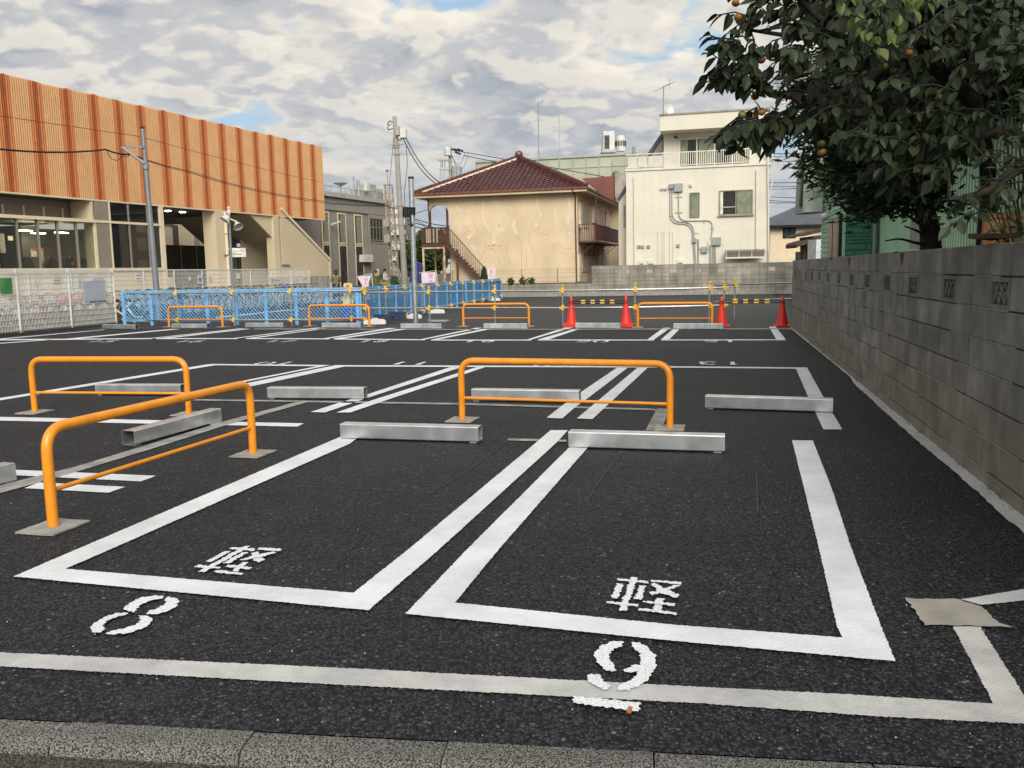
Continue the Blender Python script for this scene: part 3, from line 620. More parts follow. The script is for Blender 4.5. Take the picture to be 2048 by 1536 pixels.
def cone_bar(a, b, lb, z):
    a = a + Vector((0, 0, z)); b = b + Vector((0, 0, z)); d = (b - a).normalized(); L_ = (b - a).length - 0.1
    t = thing('cone_bar', lb, 'cone bar', a, 0, 'striped bars hung between traffic cones')
    for k, zz in enumerate((0.03, -0.03)):
        o = Vector((0, 0, zz)); m = MB(); m.tube([a + d * 0.05 + o, b - d * 0.05 + o], 0.016, 8); pr = m.build('rod', 'black_plastic', t, smooth=True)
        for q in range(4):
            s0 = L_ * (0.16 + 0.19 * q) + .05; m = MB(); m.tube([a + d * s0 + o, a + d * (s0 + L_ * 0.085) + o], 0.021, 8); m.build('reflective_band', 'yellow_tape', t, smooth=True)
    for e in (a, b):
        m = MB(); m.torus(e, (0, 0, 1), 0.052, 0.010, 14, 5); m.torus(e + Vector((0, 0, -.045)), (0, 0, 1), 0.056, 0.008, 14, 5); m.build('end_ring', 'black_plastic', t, smooth=True)
cone_bar(CP[0], CP[1], 'black bar with yellow bands between the two left red cones', 0.60)
cone_bar(CP[2], CP[3], 'black bar with yellow bands between the two right red cones', 0.58)

# ================================================================== PIPE BARRIERS
def clamp_mesh():
    m = MB(); m.ball((0, 0, 0), 0.055, 8, 5, 0.9); m.box(-0.085, 0.085, -0.03, 0.03, -0.025, 0.03); m.box(-0.03, 0.03, -0.05, 0.05, -0.06, 0.075); return m.mesh('clamp', 'yellow_clamp')
CLM = clamp_mesh()
CLT = MB(); CLT.lathe([(0.022, -0.01), (0.028, 0.0), (0.028, 0.03), (0.012, 0.045)], 8); CLT = CLT.mesh('post_cap', 'yellow_clamp')
def pipe_run(P, label, rails=(0.45, 0.88), ext=(0.0, 0.0), postH=1.0, group='steel pipe barriers with yellow clamps'):
    t = thing('pipe_barrier', label, 'pipe barrier', P[0], 0, group)
    d0 = (P[0] - P[1]).normalized(); d1 = (P[-1] - P[-2]).normalized()
    for z in rails:
        n_ = len(P) - 1; pts = [P[0] + d0 * ext[0]] + P[1:-1] + [P[-1] + d1 * ext[1]]
        MB().tube([p + Vector((0, -0.035, z)) for p in pts], 0.0243, 8).build('rail', 'galv_pipe', t, smooth=True)
    for p in P:
        MB().tube([p + Vector((0, 0.012, 0)), p + Vector((0, 0.012, postH))], 0.0215, 8).build('post', 'galv_pipe', t, smooth=True)
        inst(CLT, 'post_cap', t, p + Vector((0, 0.012, postH)))
        for z in rails: inst(CLM, 'clamp', t, p + Vector((0, -0.01, z)), random.uniform(-.2, .2))
    return t
pipe_run([G(733, 649), G(860, 650), G(990.6, 650.5), G(1126, 652), G(1270.3, 651.5), G(1418.6, 648), G(1448, 647)], 'long two-rail pipe barrier behind the far bays, from the blue fence to the right cones', ext=(1.1, 0.1), postH=0.99)
pipe_run([G(1469, 637.5), G(1600, 630)], 'short pipe barrier farther back that ends at the block wall', ext=(0.7, 0.0), rails=(0.47, 0.91), postH=1.03)

# ================================================================== BLUE MESH FENCE
def blue_panel(a, b, t, H0=0.16, H1=0.98):
    """one panel between two blue legs"""
    d = (b - a); L_ = d.length; d = d.normalized(); o = Vector((0, 0.07, 0))
    up = Vector((0, 0, 1)); m = MB()
    m.bar(a + o + up * (H1 + .02), b + o + up * (H1 + .02), 0.03, 0.06); m.build('top_bar', 'blue_plastic', t); m = MB(); m.bar(a + o + up * (H0 - .02), b + o + up * (H0 - .02), 0.025, 0.035)
    m.build('bottom_bar', 'blue_plastic', t)
    m = MB(); h = H1 - H0; st = 0.062
    def line(x0, sgn, w):
        # clip a 45 degree line to the panel
        p = []; 
        xa = x0; xb = x0 + sgn * h
        za, zb = H0, H1
        if sgn > 0:
            if xa < 0: za += -xa; xa = 0
            if xb > L_: zb -= xb - L_; xb = L_
        else:
            if xa > L_: za += xa - L_; xa = L_
            if xb < 0: zb -= -xb; xb = 0
        if zb - za > 0.03: m.bar(a + o + d * xa + up * za, a + o + d * xb + up * zb, w, w * 0.7)
    x = 0.0
    while x < L_ + h: line(x, -1, 0.023); x += st * 1.8
    x = -h + 0.2
    while x < L_: line(x, 1, 0.010); x += st * 3.6
    m.build('mesh_infill', 'blue_plastic', t)
    return t
def blue_leg(p, t):
    m = MB(); m.box(p.x - 0.045, p.x + 0.045, p.y + 0.035, p.y + 0.085, 0.0, 1.02)
    for k in range(9): z = 0.28 + k * 0.075; m.box(p.x - 0.052, p.x + 0.052, p.y + 0.028, p.y + 0.092, z, z + 0.03)
    m.build('leg', 'blue_plastic', t)
def blue_fence(P, N_, label, stem):
    L_ = sum((b - a).length for a, b in zip(P[:-1], P[1:])); 
    a, b = P[0], P[-1]; d = b - a
    for i in range(N_):
        p = a + d * (i / N_); q = a + d * ((i + 1) / N_)
        nm = stem(i, N_)
        t = thing('mesh_barrier', nm, 'mesh barrier', p, 0, 'blue mesh barrier panels round the bicycle yard')
        blue_panel(p, q, t); blue_leg(p + (q - p) * 0.03 , t)
        if i == N_ - 1: blue_leg(q, t)
ORD = ['first', 'second', 'third', 'fourth', 'fifth', 'sixth', 'seventh', 'eighth', 'ninth', 'tenth', 'eleventh', 'twelfth', 'thirteenth', 'fourteenth', 'fifteenth']
b0 = G(247, 651.5); b1 = G(716, 650.0); b2 = G(1003, 597.5)
blue_fence([b0, b1], 8, None, lambda i, n: 'blue mesh barrier panel before the bicycles, %s from the white fence' % ORD[i])
blue_fence([b1 + Vector((0.05, 0, 0)), b2], 13, None, lambda i, n: 'blue mesh barrier panel in the slanting run past the pole, %s from the bend' % ORD[i])
pipe_run([G(251, 650.5), G(357, 651.6), G(469, 651.8), G(583.7, 651.8), G(703.8, 650)], 'pipe frame with yellow clamps along the straight blue barrier', rails=(0.17, 0.94), postH=0.99, ext=(0.05, 0.3))
pipe_run([G(u, v) for u, v in ((728, 649), (773, 642.5), (810.5, 636), (845, 629.5), (876, 623.5), (902, 618.5), (926, 613.5), (947, 609.3), (966, 605.5), (984, 601.5), (1002, 597.8))], 'pipe frame with yellow clamps along the slanting blue barrier', rails=(0.14, 0.93), postH=0.99, ext=(0.1, 0.05))
mat('white_plastic', (0.72, 0.70, 0.66), 0.5, var=0.08)
mat('navy_plastic', (0.02, 0.03, 0.08), 0.5)
def weight_block(p, lb, s=1.0):
    m = MB(); prof = [(-0.30, 0.0), (0.30, 0), (0.30, 0.07), (0.24, 0.13), (0.10, 0.14), (0.06, 0.17), (-0.06, 0.17), (-0.10, 0.13), (-0.26, 0.12), (-0.30, 0.07)]
    m.prism([Vector((p.x + x * s, p.y - 0.1, z * s)) for x, z in prof], (0, 0.22, 0)); tag(m.build('weight_block', 'white_plastic'), lb, 'weight block', 'white plastic weights under the blue barrier')
weight_block(G(750, 648.5), 'white plastic weight under the barrier where the blue fence bends')
weight_block(G(873, 626.5), 'white plastic weight under the slanting fence right of the floodlight pole', 0.95)
weight_block(G(988, 601.5), 'white plastic weight at the far end of the blue fence')
weight_block(G(826, 637), 'white plastic weight hidden partly by the floodlight pole', 0.9)
for (u, v, lb) in ((765, 646, 'dark blue crate under the barrier near the bend'), (795, 640, 'dark blue crate under the barrier left of the floodlight pole')):
    p = G(u, v); m = MB(); w = 0.24
    m.prism([(p.x - w, p.y, 0), (p.x + w, p.y, 0), (p.x + w * 0.92, p.y, 0.2), (p.x - w * 0.92, p.y, 0.2)], (0, 0.35, 0)); m.box(p.x - w - .012, p.x + w + .012, p.y - .012, p.y + .362, 0.2, 0.235); tag(m.build('crate', 'navy_plastic'), lb, 'crate', 'dark crates under the blue barrier')

# ================================================================== RIGHT BLOCK WALL
w0 = G(2048, 1036); w1 = G(1583, 655.5); WD = (w1 - w0).normalized(); WL = (w1 - w0).length
WF = Fac((w0.x, w0.y), (WD.x, WD.y))       # s=0 at right picture edge, n to the lot
def chamfer_block(name, w, h, t, m, c=0.006):
    b = MB(); hw = w / 2; hh = h / 2
    # back ring, outer front ring, inner front ring (chamfer); local x along, y out of the wall, z up
    V = [(-hw, -t, -hh), (hw, -t, -hh), (hw, -t, hh), (-hw, -t, hh), (-hw, -c, -hh), (hw, -c, -hh), (hw, -c, hh), (-hw, -c, hh), (-hw + c, 0, -hh + c), (hw - c, 0, -hh + c), (hw - c, 0, hh - c), (-hw + c, 0, hh - c)]
    F_ = [(0, 3, 2, 1)]
    for k in range(4): j = (k + 1) % 4; F_ += [(k, j, 4 + j, 4 + k), (4 + k, 4 + j, 8 + j, 8 + k)]
    F_ += [(8, 9, 10, 11)]
    b.add(V, F_); return b.mesh(name, m)
def vent_block(name, w, h, t, m):
    b = MB(); hw = w / 2; hh = h / 2; f = 0.028
    b.box(-hw, hw, -t, 0, hh - f, hh); b.box(-hw, hw, -t, 0, -hh, -hh + f); b.box(-hw, -hw + f * 1.4, -t, -.001, -hh + f, hh - f); b.box(hw - f * 1.4, hw, -t, -.001, -hh + f, hh - f)
    y0, y1 = -t * 0.6, -0.012; iw = hw - f * 1.4; ih = hh - f
    def strut(x0, z0, x1, z1, w_=0.02, dy=0):
        d = Vector((x1 - x0, 0, z1 - z0)).normalized(); nn = Vector((-d.z, 0, d.x)) * w_ / 2
        P = [Vector((x0, y0 + dy, z0)) - nn, Vector((x1, y0 + dy, z1)) - nn, Vector((x1, y0 + dy, z1)) + nn, Vector((x0, y0 + dy, z0)) + nn]; b.prism(P, (0, y1 - y0, 0))
    for k, (x0, x1) in enumerate(((-iw, -iw / 3), (-iw / 3, iw / 3), (iw / 3, iw))):
        xm = (x0 + x1) / 2; strut(x0, ih, x1, -ih, dy=.001 * k); strut(x0, -ih, x1, ih, dy=-.002 - .001 * k)
    strut(-iw, 0, iw, 0, 0.016, -.006)
    return b.mesh(name, m)
BLK = chamfer_block('concrete_block', 0.387, 0.190, 0.10, 'block_grey', 0.005); VNT = vent_block('vent_block', 0.391, 0.191, 0.10, 'block_grey')
rw = thing('block_wall', 'dark stained concrete block wall running back along the right side of the lot', 'block wall', w0)
sd = WF.sz(1911, 580)[0]      # left edge of a vent block
ROWH = 0.2; TOP = WF.sz(2048, 481)[1]; s_end = WL
wang = math.atan2(WD.y, WD.x)
cells = []
i0 = -14
base_s = sd - 0.4 * 60
n_all = int((s_end - base_s) / 0.4) + 2
for c_ in range(0, n_all):
    s = base_s + 0.4 * c_
    if s < -2.6 or s > s_end + 0.05: continue
    for r_ in range(8):
        zc_ = TOP - 0.1 - 0.2 * r_
        s_c = s + 0.2; w_ = 1.0
        if s_c + 0.195 > s_end:
            w_ = max(0.1, (s_end - s) / 0.4); s_c = s + 0.2 * w_
        vent = (r_ == 1 and (c_ - 60) % 3 == 0)
        cells.append((s_c, zc_, w_, vent, abs(s_c)))
vis = sorted([q for q in cells if q[0] > -0.4], key=lambda q: q[0])[:300]; visset = set((round(q[0], 3), round(q[1], 3)) for q in vis)
rest = MB(); rb = random.Random(2)
ST_B = [v.co.copy() for v in BLK.vertices]; ST_F = [tuple(p.vertices) for p in BLK.polygons]; SV_B = [v.co.copy() for v in VNT.vertices]; SV_F = [tuple(p.vertices) for p in VNT.polygons]
for (s_c, z_, w_, vent, _) in cells:
    p = WF.P(s_c, z_, rb.uniform(-0.0025, 0.002)); me = VNT if vent else BLK
    if (round(s_c, 3), round(z_, 3)) in visset:
        o = inst(me, 'vent_block' if vent else 'concrete_block', rw, p, wang)
        if w_ < 0.99: o.scale = (w_, 1, 1)
    else:
        Mx = Matrix.Translation(p) @ Matrix.Rotation(wang, 4, 'Z') @ Matrix.Diagonal((w_, 1, 1, 1))
        rest.add([Mx @ v for v in (SV_B if vent else ST_B)], SV_F if vent else ST_F)
rest.build('concrete_block_run', 'block_grey', rw, kind='stuff')
# check the direction of the block face: local +y must look to the lot
# recessed mortar between the blocks, interrupted at the vents
m = MB(); zt = TOP - 0.004; z1 = TOP - 0.2; z2 = TOP - 0.4
m.fbox(WF, -2.6, s_end - .004, -0.35, z2, -0.098, -0.013); m.fbox(WF, -2.6, s_end - .004, z1, zt, -0.098, -0.013)
s = base_s
for c_ in range(n_all):
    s = base_s + 0.4 * c_
    if s < -2.6 or s > s_end: continue
    if (c_ - 60) % 3 == 0: continue
    m.fbox(WF, s, min(s + 0.4, s_end - .004), z2, z1, -0.098, -0.013)
m.build('mortar', 'mortar_grey', rw)
# ridges of mortar squeezed out of the bed joints
m = MB(); rb = random.Random(9)
for r_ in range(1, 8):
    z = TOP - 0.2 * r_; s = -2.0
    while s < s_end - 0.3:
        L_ = rb.uniform(0.1, 0.7)
        if rb.random() < 0.45: m.fbox(WF, s, min(s + L_, s_end - .01), z - 0.0035, z + 0.0035, -0.02, 0.0015 + rb.random() * 0.003)
        s += L_
mat('mortar_pale', (0.30, 0.29, 0.26), 0.9, var=0.2, scale=20)
m.build('bed_joint', 'mortar_pale', rw, kind='stuff')
# stains and moss with a shape of their own
mat('moss', (0.075, 0.055, 0.015), 0.95, var=0.4, scale=40)
m = MB()
for (u, v, w_, h_) in ((1698, 515, 7, 18), (1803, 505, 7, 28), (1792, 500, 12, 8), (1660, 515, 8, 5)):
    a0, a1, z0, z1_ = WF.rect(u - w_ / 2, v, u + w_ / 2, v + h_, 0.004); z1_ = min(z1_, TOP - 0.002)
    P = []
    for k in range(9): P.append((a0 + (a1 - a0) * k / 8, z1_))
    for k in range(9): P.append((a1 + (a0 - a1) * k / 8, z0 + (z1_ - z0) * (0.75 * abs(k - 4) / 4 + rb.uniform(0, .2))))
    m.prism([WF.P(x, z, 0.003) for x, z in P], -WF.n * 0.002)
m.build('moss_patch', 'moss', rw, kind='stuff')
# ================================================================== BACK WALLS
bw = G(1575, 587.5); BF = Fac((bw.x, bw.y), (-E2.x, -E2.y))    # s grows to the left
BF.d = -E2
def bs(u, v=580): return BF.sz(u, v)[0]
FBL = chamfer_block('wall_block', 0.392, 0.192, 0.08, 'block_far', 0.007); FVN = vent_block('openwork_block', 0.392, 0.192, 0.08, 'block_far')
bang = math.atan2(E2.y, E2.x)      # local +y away from viewer -> flip
sR = bs(1585) - 1.2; sM = bs(1183); sL = bs(1003) 
hw = thing('block_wall', 'tall beige concrete block wall with openwork blocks in front of the white house', 'block wall', BF.P(0, 0))
HT = BF.sz(1400, 528)[1]
m = MB(); m.fbox(BF, sR, sM, 0.0, 0.18, -0.12, 0.015); m.build('footing', 'concrete_base', hw)
m = MB(); m.fbox(BF, sR, sM - .01, 0.18, HT - 0.41, -0.078, -0.008); m.fbox(BF, sR, sM - .01, HT - .2, HT - .006, -0.078, -0.008)
cb = int((sM - sR) / 0.4); vent_s = [(round((bs(u) - sR) / 0.4 - 0.5)) for u in (1252, 1298, 1344, 1392, 1441, 1490, 1541)]
for c_ in range(cb):
    if c_ not in vent_s: m.fbox(BF, sR + 0.4 * c_, min(sR + 0.4 * (c_ + 1), sM - .01), HT - 0.4, HT - 0.2, -0.078, -0.008)
m.build('mortar', 'mortar_grey', hw)
nrow = int((HT - 0.18) / 0.2) + 1
ang = math.atan2(-E2.y, -E2.x)
for c_ in range(cb):
    for r_ in range(nrow):
        z = HT - 0.1 - 0.2 * r_
        if z < 0.1: continue
        v = r_ == 1 and c_ in vent_s
        p = BF.P(sR + 0.4 * (c_ + 0.5), z, random.uniform(-.002, .002)); inst(FVN if v else FBL, 'openwork_block' if v else 'concrete_block', hw, p, math.atan2(E2.y, E2.x) + math.pi)
m = MB(); m.fbox(BF, sR, sM, HT - .005, HT + 0.015, -0.10, 0.01); m.build('coping', 'concrete_base', hw)
lw = thing('block_wall', 'low weathered block wall below the stained cream house', 'block wall', BF.P(sM, 0))
LH = BF.sz(1090, 567)[1]
m = MB(); m.fbox(BF, sM, sL + 9, 0.0, 0.2, -0.12, 0.015); m.build('footing', 'concrete_base', lw)
m = MB(); m.fbox(BF, sM, sL + 9, 0.2, LH - .006, -0.078, -0.008); m.build('mortar', 'mortar_grey', lw)
for c_ in range(int((sL + 9 - sM) / 0.4)):
    for r_ in range(int((LH - 0.2) / 0.2) + 1):
        z = LH - 0.1 - 0.2 * r_
        if z < 0.12: continue
        inst(FBL, 'concrete_block', lw, BF.P(sM + 0.4 * (c_ + 0.5), z, random.uniform(-.002, .002)), math.atan2(E2.y, E2.x) + math.pi)
m = MB(); m.fbox(BF, sM, sL + 9, LH - .004, LH + 0.03, -0.11, 0.02); m.build('coping', 'mortar_grey', lw)
# wire fence on the low wall
mat('rust_brown', (0.11, 0.040, 0.025), 0.7, var=0.25, scale=12)
mat('dark_wire', (0.10, 0.085, 0.07), 0.7)
wf = thing('wire_fence', 'thin brown wire mesh fence standing on the low block wall', 'fence', BF.P(sM, LH))
FT = BF.sz(1090, 537.5, -0.05)[1]
for u in (1043, 1115, 1175, 980, 905, 840): a = BF.sz(u, 560, -0.05)[0]; m = MB(); m.fbox(BF, a - .015, a + .015, LH, FT + .02, -0.065, -0.035); m.build('post', 'dark_wire', wf)
m = MB()
a = sM + 0.05
while a < sL + 9: m.fbox(BF, a - .0025, a + .0025, LH + .03, FT, -0.052, -0.047); a += 0.12
for z in (LH + .1, LH + .32, LH + .55, FT - .1, FT): m.fbox(BF, sM + .05, sL + 9, z - .004, z + .004, -0.058, -0.053)
m.build('wire_mesh', 'dark_wire', wf)

# ================================================================== CREAM HOUSE
mat('stucco_cream', (0.66, 0.525, 0.35), 0.9, var=0.07, scale=0.8, bump=0.12, bscale=60)
mat('stucco_patch', (0.70, 0.605, 0.43), 0.9, var=0.06, scale=3)
mat('crack', (0.42, 0.33, 0.22), 0.95)
mat('roof_tile', (0.085, 0.027, 0.027), 0.26, var=0.12, scale=5, island=0.22)
mat('ridge_tile', (0.115, 0.042, 0.032), 0.35, var=0.15, scale=5)
mat('roof_white', (0.70, 0.58, 0.45), 0.8)
mat('gutter_brown', (0.17, 0.060, 0.030), 0.45, var=0.1)
mat('brown_steel', (0.085, 0.030, 0.020), 0.55, var=0.2, scale=9)
mat('rusty_white', (0.62, 0.50, 0.36), 0.75, var=0.2, scale=3, dark=(0.30, 0.12, 0.05))
mat('shutter_tan', (0.42, 0.34, 0.25), 0.6, var=0.08)
mat('dark_gap', (0.012, 0.011, 0.010), 0.9)
z3 = lambda x, y: (x / 3.657 + 820, y / 3.657 + 180)
hp = G(1010, 594); hp = hp + E1 * 1.6; HF = Fac((hp.x, hp.y), (E2.x, E2.y)); HF.d = E2.copy()
house = thing('tenement_house', 'two storey cream stucco house with patched cracks and a red brown tiled hip roof', 'house', HF.P(4, 0))
aL = HF.sz(899.3, 450)[0]; aR = HF.sz(1155, 450)[0]; aP = HF.sz(857, 440)[0]
zE = HF.sz(1010, 384.0)[1]; DEPTH = 12.5
m = MB(); m.fbox(HF, aL, aR, 0, zE - 0.16, -DEPTH, 0); m.build('wall', 'stucco_cream', house)
# eaves slab, fascia, gutter
ov = 0.62; eL = HF.sz(828, 386, ov)[0]; eR = HF.sz(1172.5, 372, ov)[0]; zG = HF.sz(1000, 383, ov)[1]
m = MB(); m.fbox(HF, eL, eR, zG - 0.17, zG, -DEPTH - ov, ov); m.build('eaves', 'stucco_cream', house)
m = MB(); m.fbox(HF, eL - .06, eR + .06, zG - 0.04, zG + 0.07, ov, ov + 0.09); m.fbox(HF, eR, eR + .09, zG - 0.04, zG + 0.07, -DEPTH - ov, ov); m.build('gutter', 'gutter_brown', house)
# hip roof
hwid = (eR - eL) / 2; xm = (eL + eR) / 2; rise = 2.33
apex = Vector((xm, 0, 0)); ax_off = ov - hwid
def RP(a, off, z): return HF.P(a, z, off)
A = RP(eL, ov, zG); B = RP(eR, ov, zG); C_ = RP(eR, -DEPTH - ov, zG); D_ = RP(eL, -DEPTH - ov, zG)
T1 = RP(xm, ov - hwid, zG + rise); T2 = RP(xm, -DEPTH - ov + hwid, zG + rise)
m = MB(); m.add([A, B, C_, D_, T1, T2], [(0, 1, 4), (1, 2, 5, 4), (2, 3, 5), (3, 0, 4, 5), (3, 2, 1, 0)]); m.build('roof_deck', 'roof_tile', house)
def tile_slope(P0, P1, T0, T1_, tw, th, parent):
    """S shaped pantiles on the slope whose eave runs P0-P1 and whose top runs T0-T1_"""
    m = MB(); ex = (P1 - P0).normalized(); mid = (T0 + T1_) / 2; up = mid - P0; up = (up - ex * up.dot(ex)).normalized(); nn = ex.cross(up).normalized()
    if nn.z < 0: nn = -nn
    Lx = (P1 - P0).length; H = (T0 - P0).dot(up); l0 = (T0 - P0).dot(ex); l1 = (T1_ - P0).dot(ex)
    rows = int(H / th)
    for r_ in range(rows + 1):
        y0 = r_ * th; y1 = min(H + 0.02, y0 + th * 1.12); k = (y0 + th * .5) / H
        xa = l0 * k; xb = Lx + (l1 - Lx) * k; x = math.floor(xa / tw) * tw
        while x < xb - tw * 0.3:
            if x >= xa - tw * 0.6:
                vs = []
                for q, (fx, hh) in enumerate(((0.02, 0.020), (0.16, 0.055), (0.34, 0.062), (0.5, 0.03), (0.75, 0.012), (0.98, 0.016))):
                    for yy, dz in ((y0, 0.035), (y1, 0.0)): vs.append(P0 + ex * (x + fx * tw) + up * yy + nn * (hh + dz))
                for q, (fx, hh) in enumerate(((0.02, 0.02), (0.16, 0.055), (0.34, 0.062), (0.5, 0.03), (0.75, 0.012), (0.98, 0.016))): vs.append(P0 + ex * (x + fx * tw) + up * (y0 + .004) + nn * (hh + 0.01))
                m.add(vs, [(2 * q, 2 * q + 2, 2 * q + 3, 2 * q + 1) for q in range(5)] + [(12 + q, 13 + q, 2 * q + 2, 2 * q) for q in range(5)])
            x += tw
    return m.build('roof_tile', 'roof_tile', parent, kind='stuff')
tile_slope(A, B, T1, T1, 0.30, 0.26, house); tile_slope(B, C_, T1, T2, 0.30, 0.26, house)
def ridge(p, q, w=0.15, lift=0.10, wht=False):
    d = (q - p); L_ = d.length; d.normalize(); n_ = int(L_ / 0.27); up = Vector((0, 0, 1))
    m = MB(); m.bar(p + up * (lift * .4), q + up * (lift * .4), w * 1.3, lift * 1.3)
    for i in range(n_ + 1):
        c = p + d * (i * L_ / n_) + up * (lift + 0.03); m.tube([c, c + d * (L_ / n_ * 0.9)], 0.085, 8, r2=0.070)
    m.ball(p + up * (lift + .03), 0.12, 8, 6)
    m.build('ridge_tiles', 'ridge_tile', house)
ridge(A + Vector((0, 0, .05)), T1); ridge(B + Vector((0, 0, .05)), T1); ridge(T1, T2)
m = MB(); m.ball(T1 + Vector((0, 0, .2)), 0.24, 10, 6, 1.0); m.build('ridge_end', 'ridge_tile', house)
# lime plaster bed showing along the left hip
m = MB(); d = (T1 - A); L_ = d.length; d.normalize(); n_ = 17; sd_ = (B - A).normalized()
for i in range(n_):
    a = A + d * (0.3 + i * (L_ - 0.8) / n_) + sd_ * 0.20 + Vector((0, 0, 0.07)); b = a + d * ((L_ - 0.8) / n_ * 0.8); m.prism([a, b, b + sd_ * 0.12 + Vector((0, 0, .02)), (a + b) / 2 + sd_ * 0.24, a + sd_ * 0.12], (0, 0, 0.05))
m.build('lime_bed', 'roof_white', house)
# crack repairs and cracks
m = MB(); rr = random.Random(4)
def hstroke(mb, pts, w, off):
    P = [HF.px(*z3(x, y), off) for x, y in pts]; Lf = []; Rt = []
    for k, p in enumerate(P):
        d = (P[min(k + 1, len(P) - 1)] - P[max(k - 1, 0)]).normalized(); nn = d.cross(HF.n).normalized() * (w / 2) * (0.75 + 0.5 * rr.random()); Lf.append(p + nn); Rt.append(p - nn)
    for k in range(len(P) - 1): mb.prism([Lf[k], Lf[k + 1], Rt[k + 1], Rt[k]], HF.n * -0.0025)
RW = 0.15
for q in ([(540, 810), (530, 930), (560, 1000), (613, 1060), (615, 1120)], [(620, 790), (640, 840), (665, 900), (650, 985), (617, 1050)], [(655, 860), (695, 920)], [(648, 990), (685, 1035)], [(730, 925), (685, 1010)], [(765, 950), (755, 1000), (785, 1055)],
          [(330, 840), (390, 915)], [(465, 800), (440, 870), (410, 900)], [(310, 975), (365, 975)], [(370, 950), (360, 1020)], [(420, 1085), (460, 1050)], [(930, 780), (935, 870), (960, 910), (925, 960), (920, 1005)], [(1060, 860), (1070, 940), (1072, 1025)], [(1160, 780), (1168, 880), (1150, 980)], [(1160, 1040), (1178, 1065)], [(450, 1140), (480, 1165)]):
    mb_ = MB(); hstroke(mb_, q, RW, 0.004 + 0.0004 * rr.random()); mb_.build('crack_repair', 'stucco_patch', house)
for q in ([(470, 800), (440, 870), (385, 930), (350, 990)], [(390, 990), (420, 1030), (380, 1070)], [(420, 1030), (445, 1035)], [(455, 945), (480, 1000), (520, 1070)], [(545, 1090), (555, 1150), (515, 1240)], [(555, 1165), (600, 1160), (640, 1210), (660, 1270)], [(680, 1040), (720, 1080), (700, 1170), (740, 1285)], [(785, 1060), (815, 1120), (815, 1290)], [(870, 1035), (870, 1110), (900, 1180), (930, 1250)],
          [(925, 1005), (960, 1055), (1010, 1055), (1010, 1110), (1045, 1135), (1080, 1110)], [(1045, 1135), (1050, 1200)], [(1080, 1120), (1130, 1160), (1190, 1155)], [(1140, 1010), (1160, 1035)], [(850, 1200), (855, 1290)], [(335, 840), (350, 800)], [(600, 1130), (600, 1165)]):
    m = MB(); hstroke(m, q, 0.015, 0.0068 + .0003 * rr.random()); m.build('crack', 'crack', house)
for x, y, r_ in ((578, 1131, 0.05), (616, 1125, 0.07), (655, 1131, 0.05)):
    c = HF.px(*z3(x, y), 0.0); m = MB(); m.tube([c, c + HF.n * 0.06], r_, 10); m.build('vent_cap', 'stucco_patch', house)
# corner down pipe
c0_ = HF.px(*z3(1212, 760), 0.06); m = MB(); m.tube([HF.px(*z3(1185, 715), ov + .05), HF.px(*z3(1190, 740), ov), HF.px(*z3(1208, 770), 0.07), Vector((c0_.x, c0_.y, 0.3))], 0.035, 8); m.build('downpipe', 'rust_brown', house)
m = MB(); cL = HF.px(*z3(138, 800), 0.1); m.tube([HF.px(*z3(95, 765), ov), HF.px(*z3(130, 800), 0.15), Vector((cL.x, cL.y, HF.sz(*z3(138, 1010))[1]))], 0.035, 8); m.build('downpipe', 'brown_steel', house)
# porch frame with arches on the left
pz1 = zE - 0.17; pzb = HF.sz(*z3(210, 850))[1]; a0_ = aP; a1_ = aL; zl = HF.sz(*z3(200, 1125))[1]
m = MB(); xs = [a0_ + (a1_ - a0_ - 0.003) * k / 12 for k in range(13)]
lo = [pzb + .05 - (0.55 * (abs(k - 6) / 6) ** 5) for k in range(13)]
for k in range(12): m.prism([HF.P(xs[k], lo[k], -0.02), HF.P(xs[k + 1], lo[k + 1], -0.02), HF.P(xs[k + 1], pz1, -0.02), HF.P(xs[k], pz1, -0.02)], -HF.n * 0.14)
m.build('porch_arch', 'stucco_cream', house)
for ua in (a0_ + 0.06, a1_ - 0.16): m = MB(); m.fbox(HF, ua - .05, ua + .05, zl, pzb, -0.14, -0.04); m.build('porch_post', 'brown_steel', house)
m = MB(); m.fbox(HF, a0_, a1_ - .01, pz1 - .05, pz1, -3.0, -0.17); m.fbox(HF, a1_ - .05, a1_ - .01, zl, pz1 - .06, -3.0, -.3); m.build('porch_ceiling', 'stucco_cream', house)
sl_ = HF.sz(*z3(92, 1125), 0.3)[0]
m = MB(); m.fbox(HF, sl_, a1_ + 0.02, zl - 0.16, zl, -1.6, 0.55); m.build('landing', 'brown_steel', house)
zr = HF.sz(*z3(180, 1012), 0.5)[1]
for i in range(15):
    a = sl_ + 0.03 + i * (a1_ - sl_ - 0.1) / 14; m = MB(); m.fbox(HF, a - .035, a + .035, zl + .05, zr, 0.50, 0.53); m.build('slat', 'brown_steel' if i not in (3, 4, 5, 7, 9) else 'shutter_tan', house)
m = MB(); m.fbox(HF, sl_, a1_ + .1, zr, zr + .05, 0.48, 0.55); m.fbox(HF, a1_ - .02, a1_ + .12, zl - .1, zr + .06, .42, .55); m.build('top_rail', 'brown_steel', house)
for x in (100, 253): a = HF.sz(*z3(x, 1250), 0.45)[0]; m = MB(); m.fbox(HF, a - .05, a + .05, 0, zl - .16, 0.40, 0.50); m.build('support_post', 'rusty_white', house)
for x in (185, 240): a = HF.sz(*z3(x, 1250), -1.3)[0]; m = MB(); m.fbox(HF, a - .04, a + .04, 0, zl - .16, -1.4, -1.3); m.build('support_post', 'rusty_white', house)
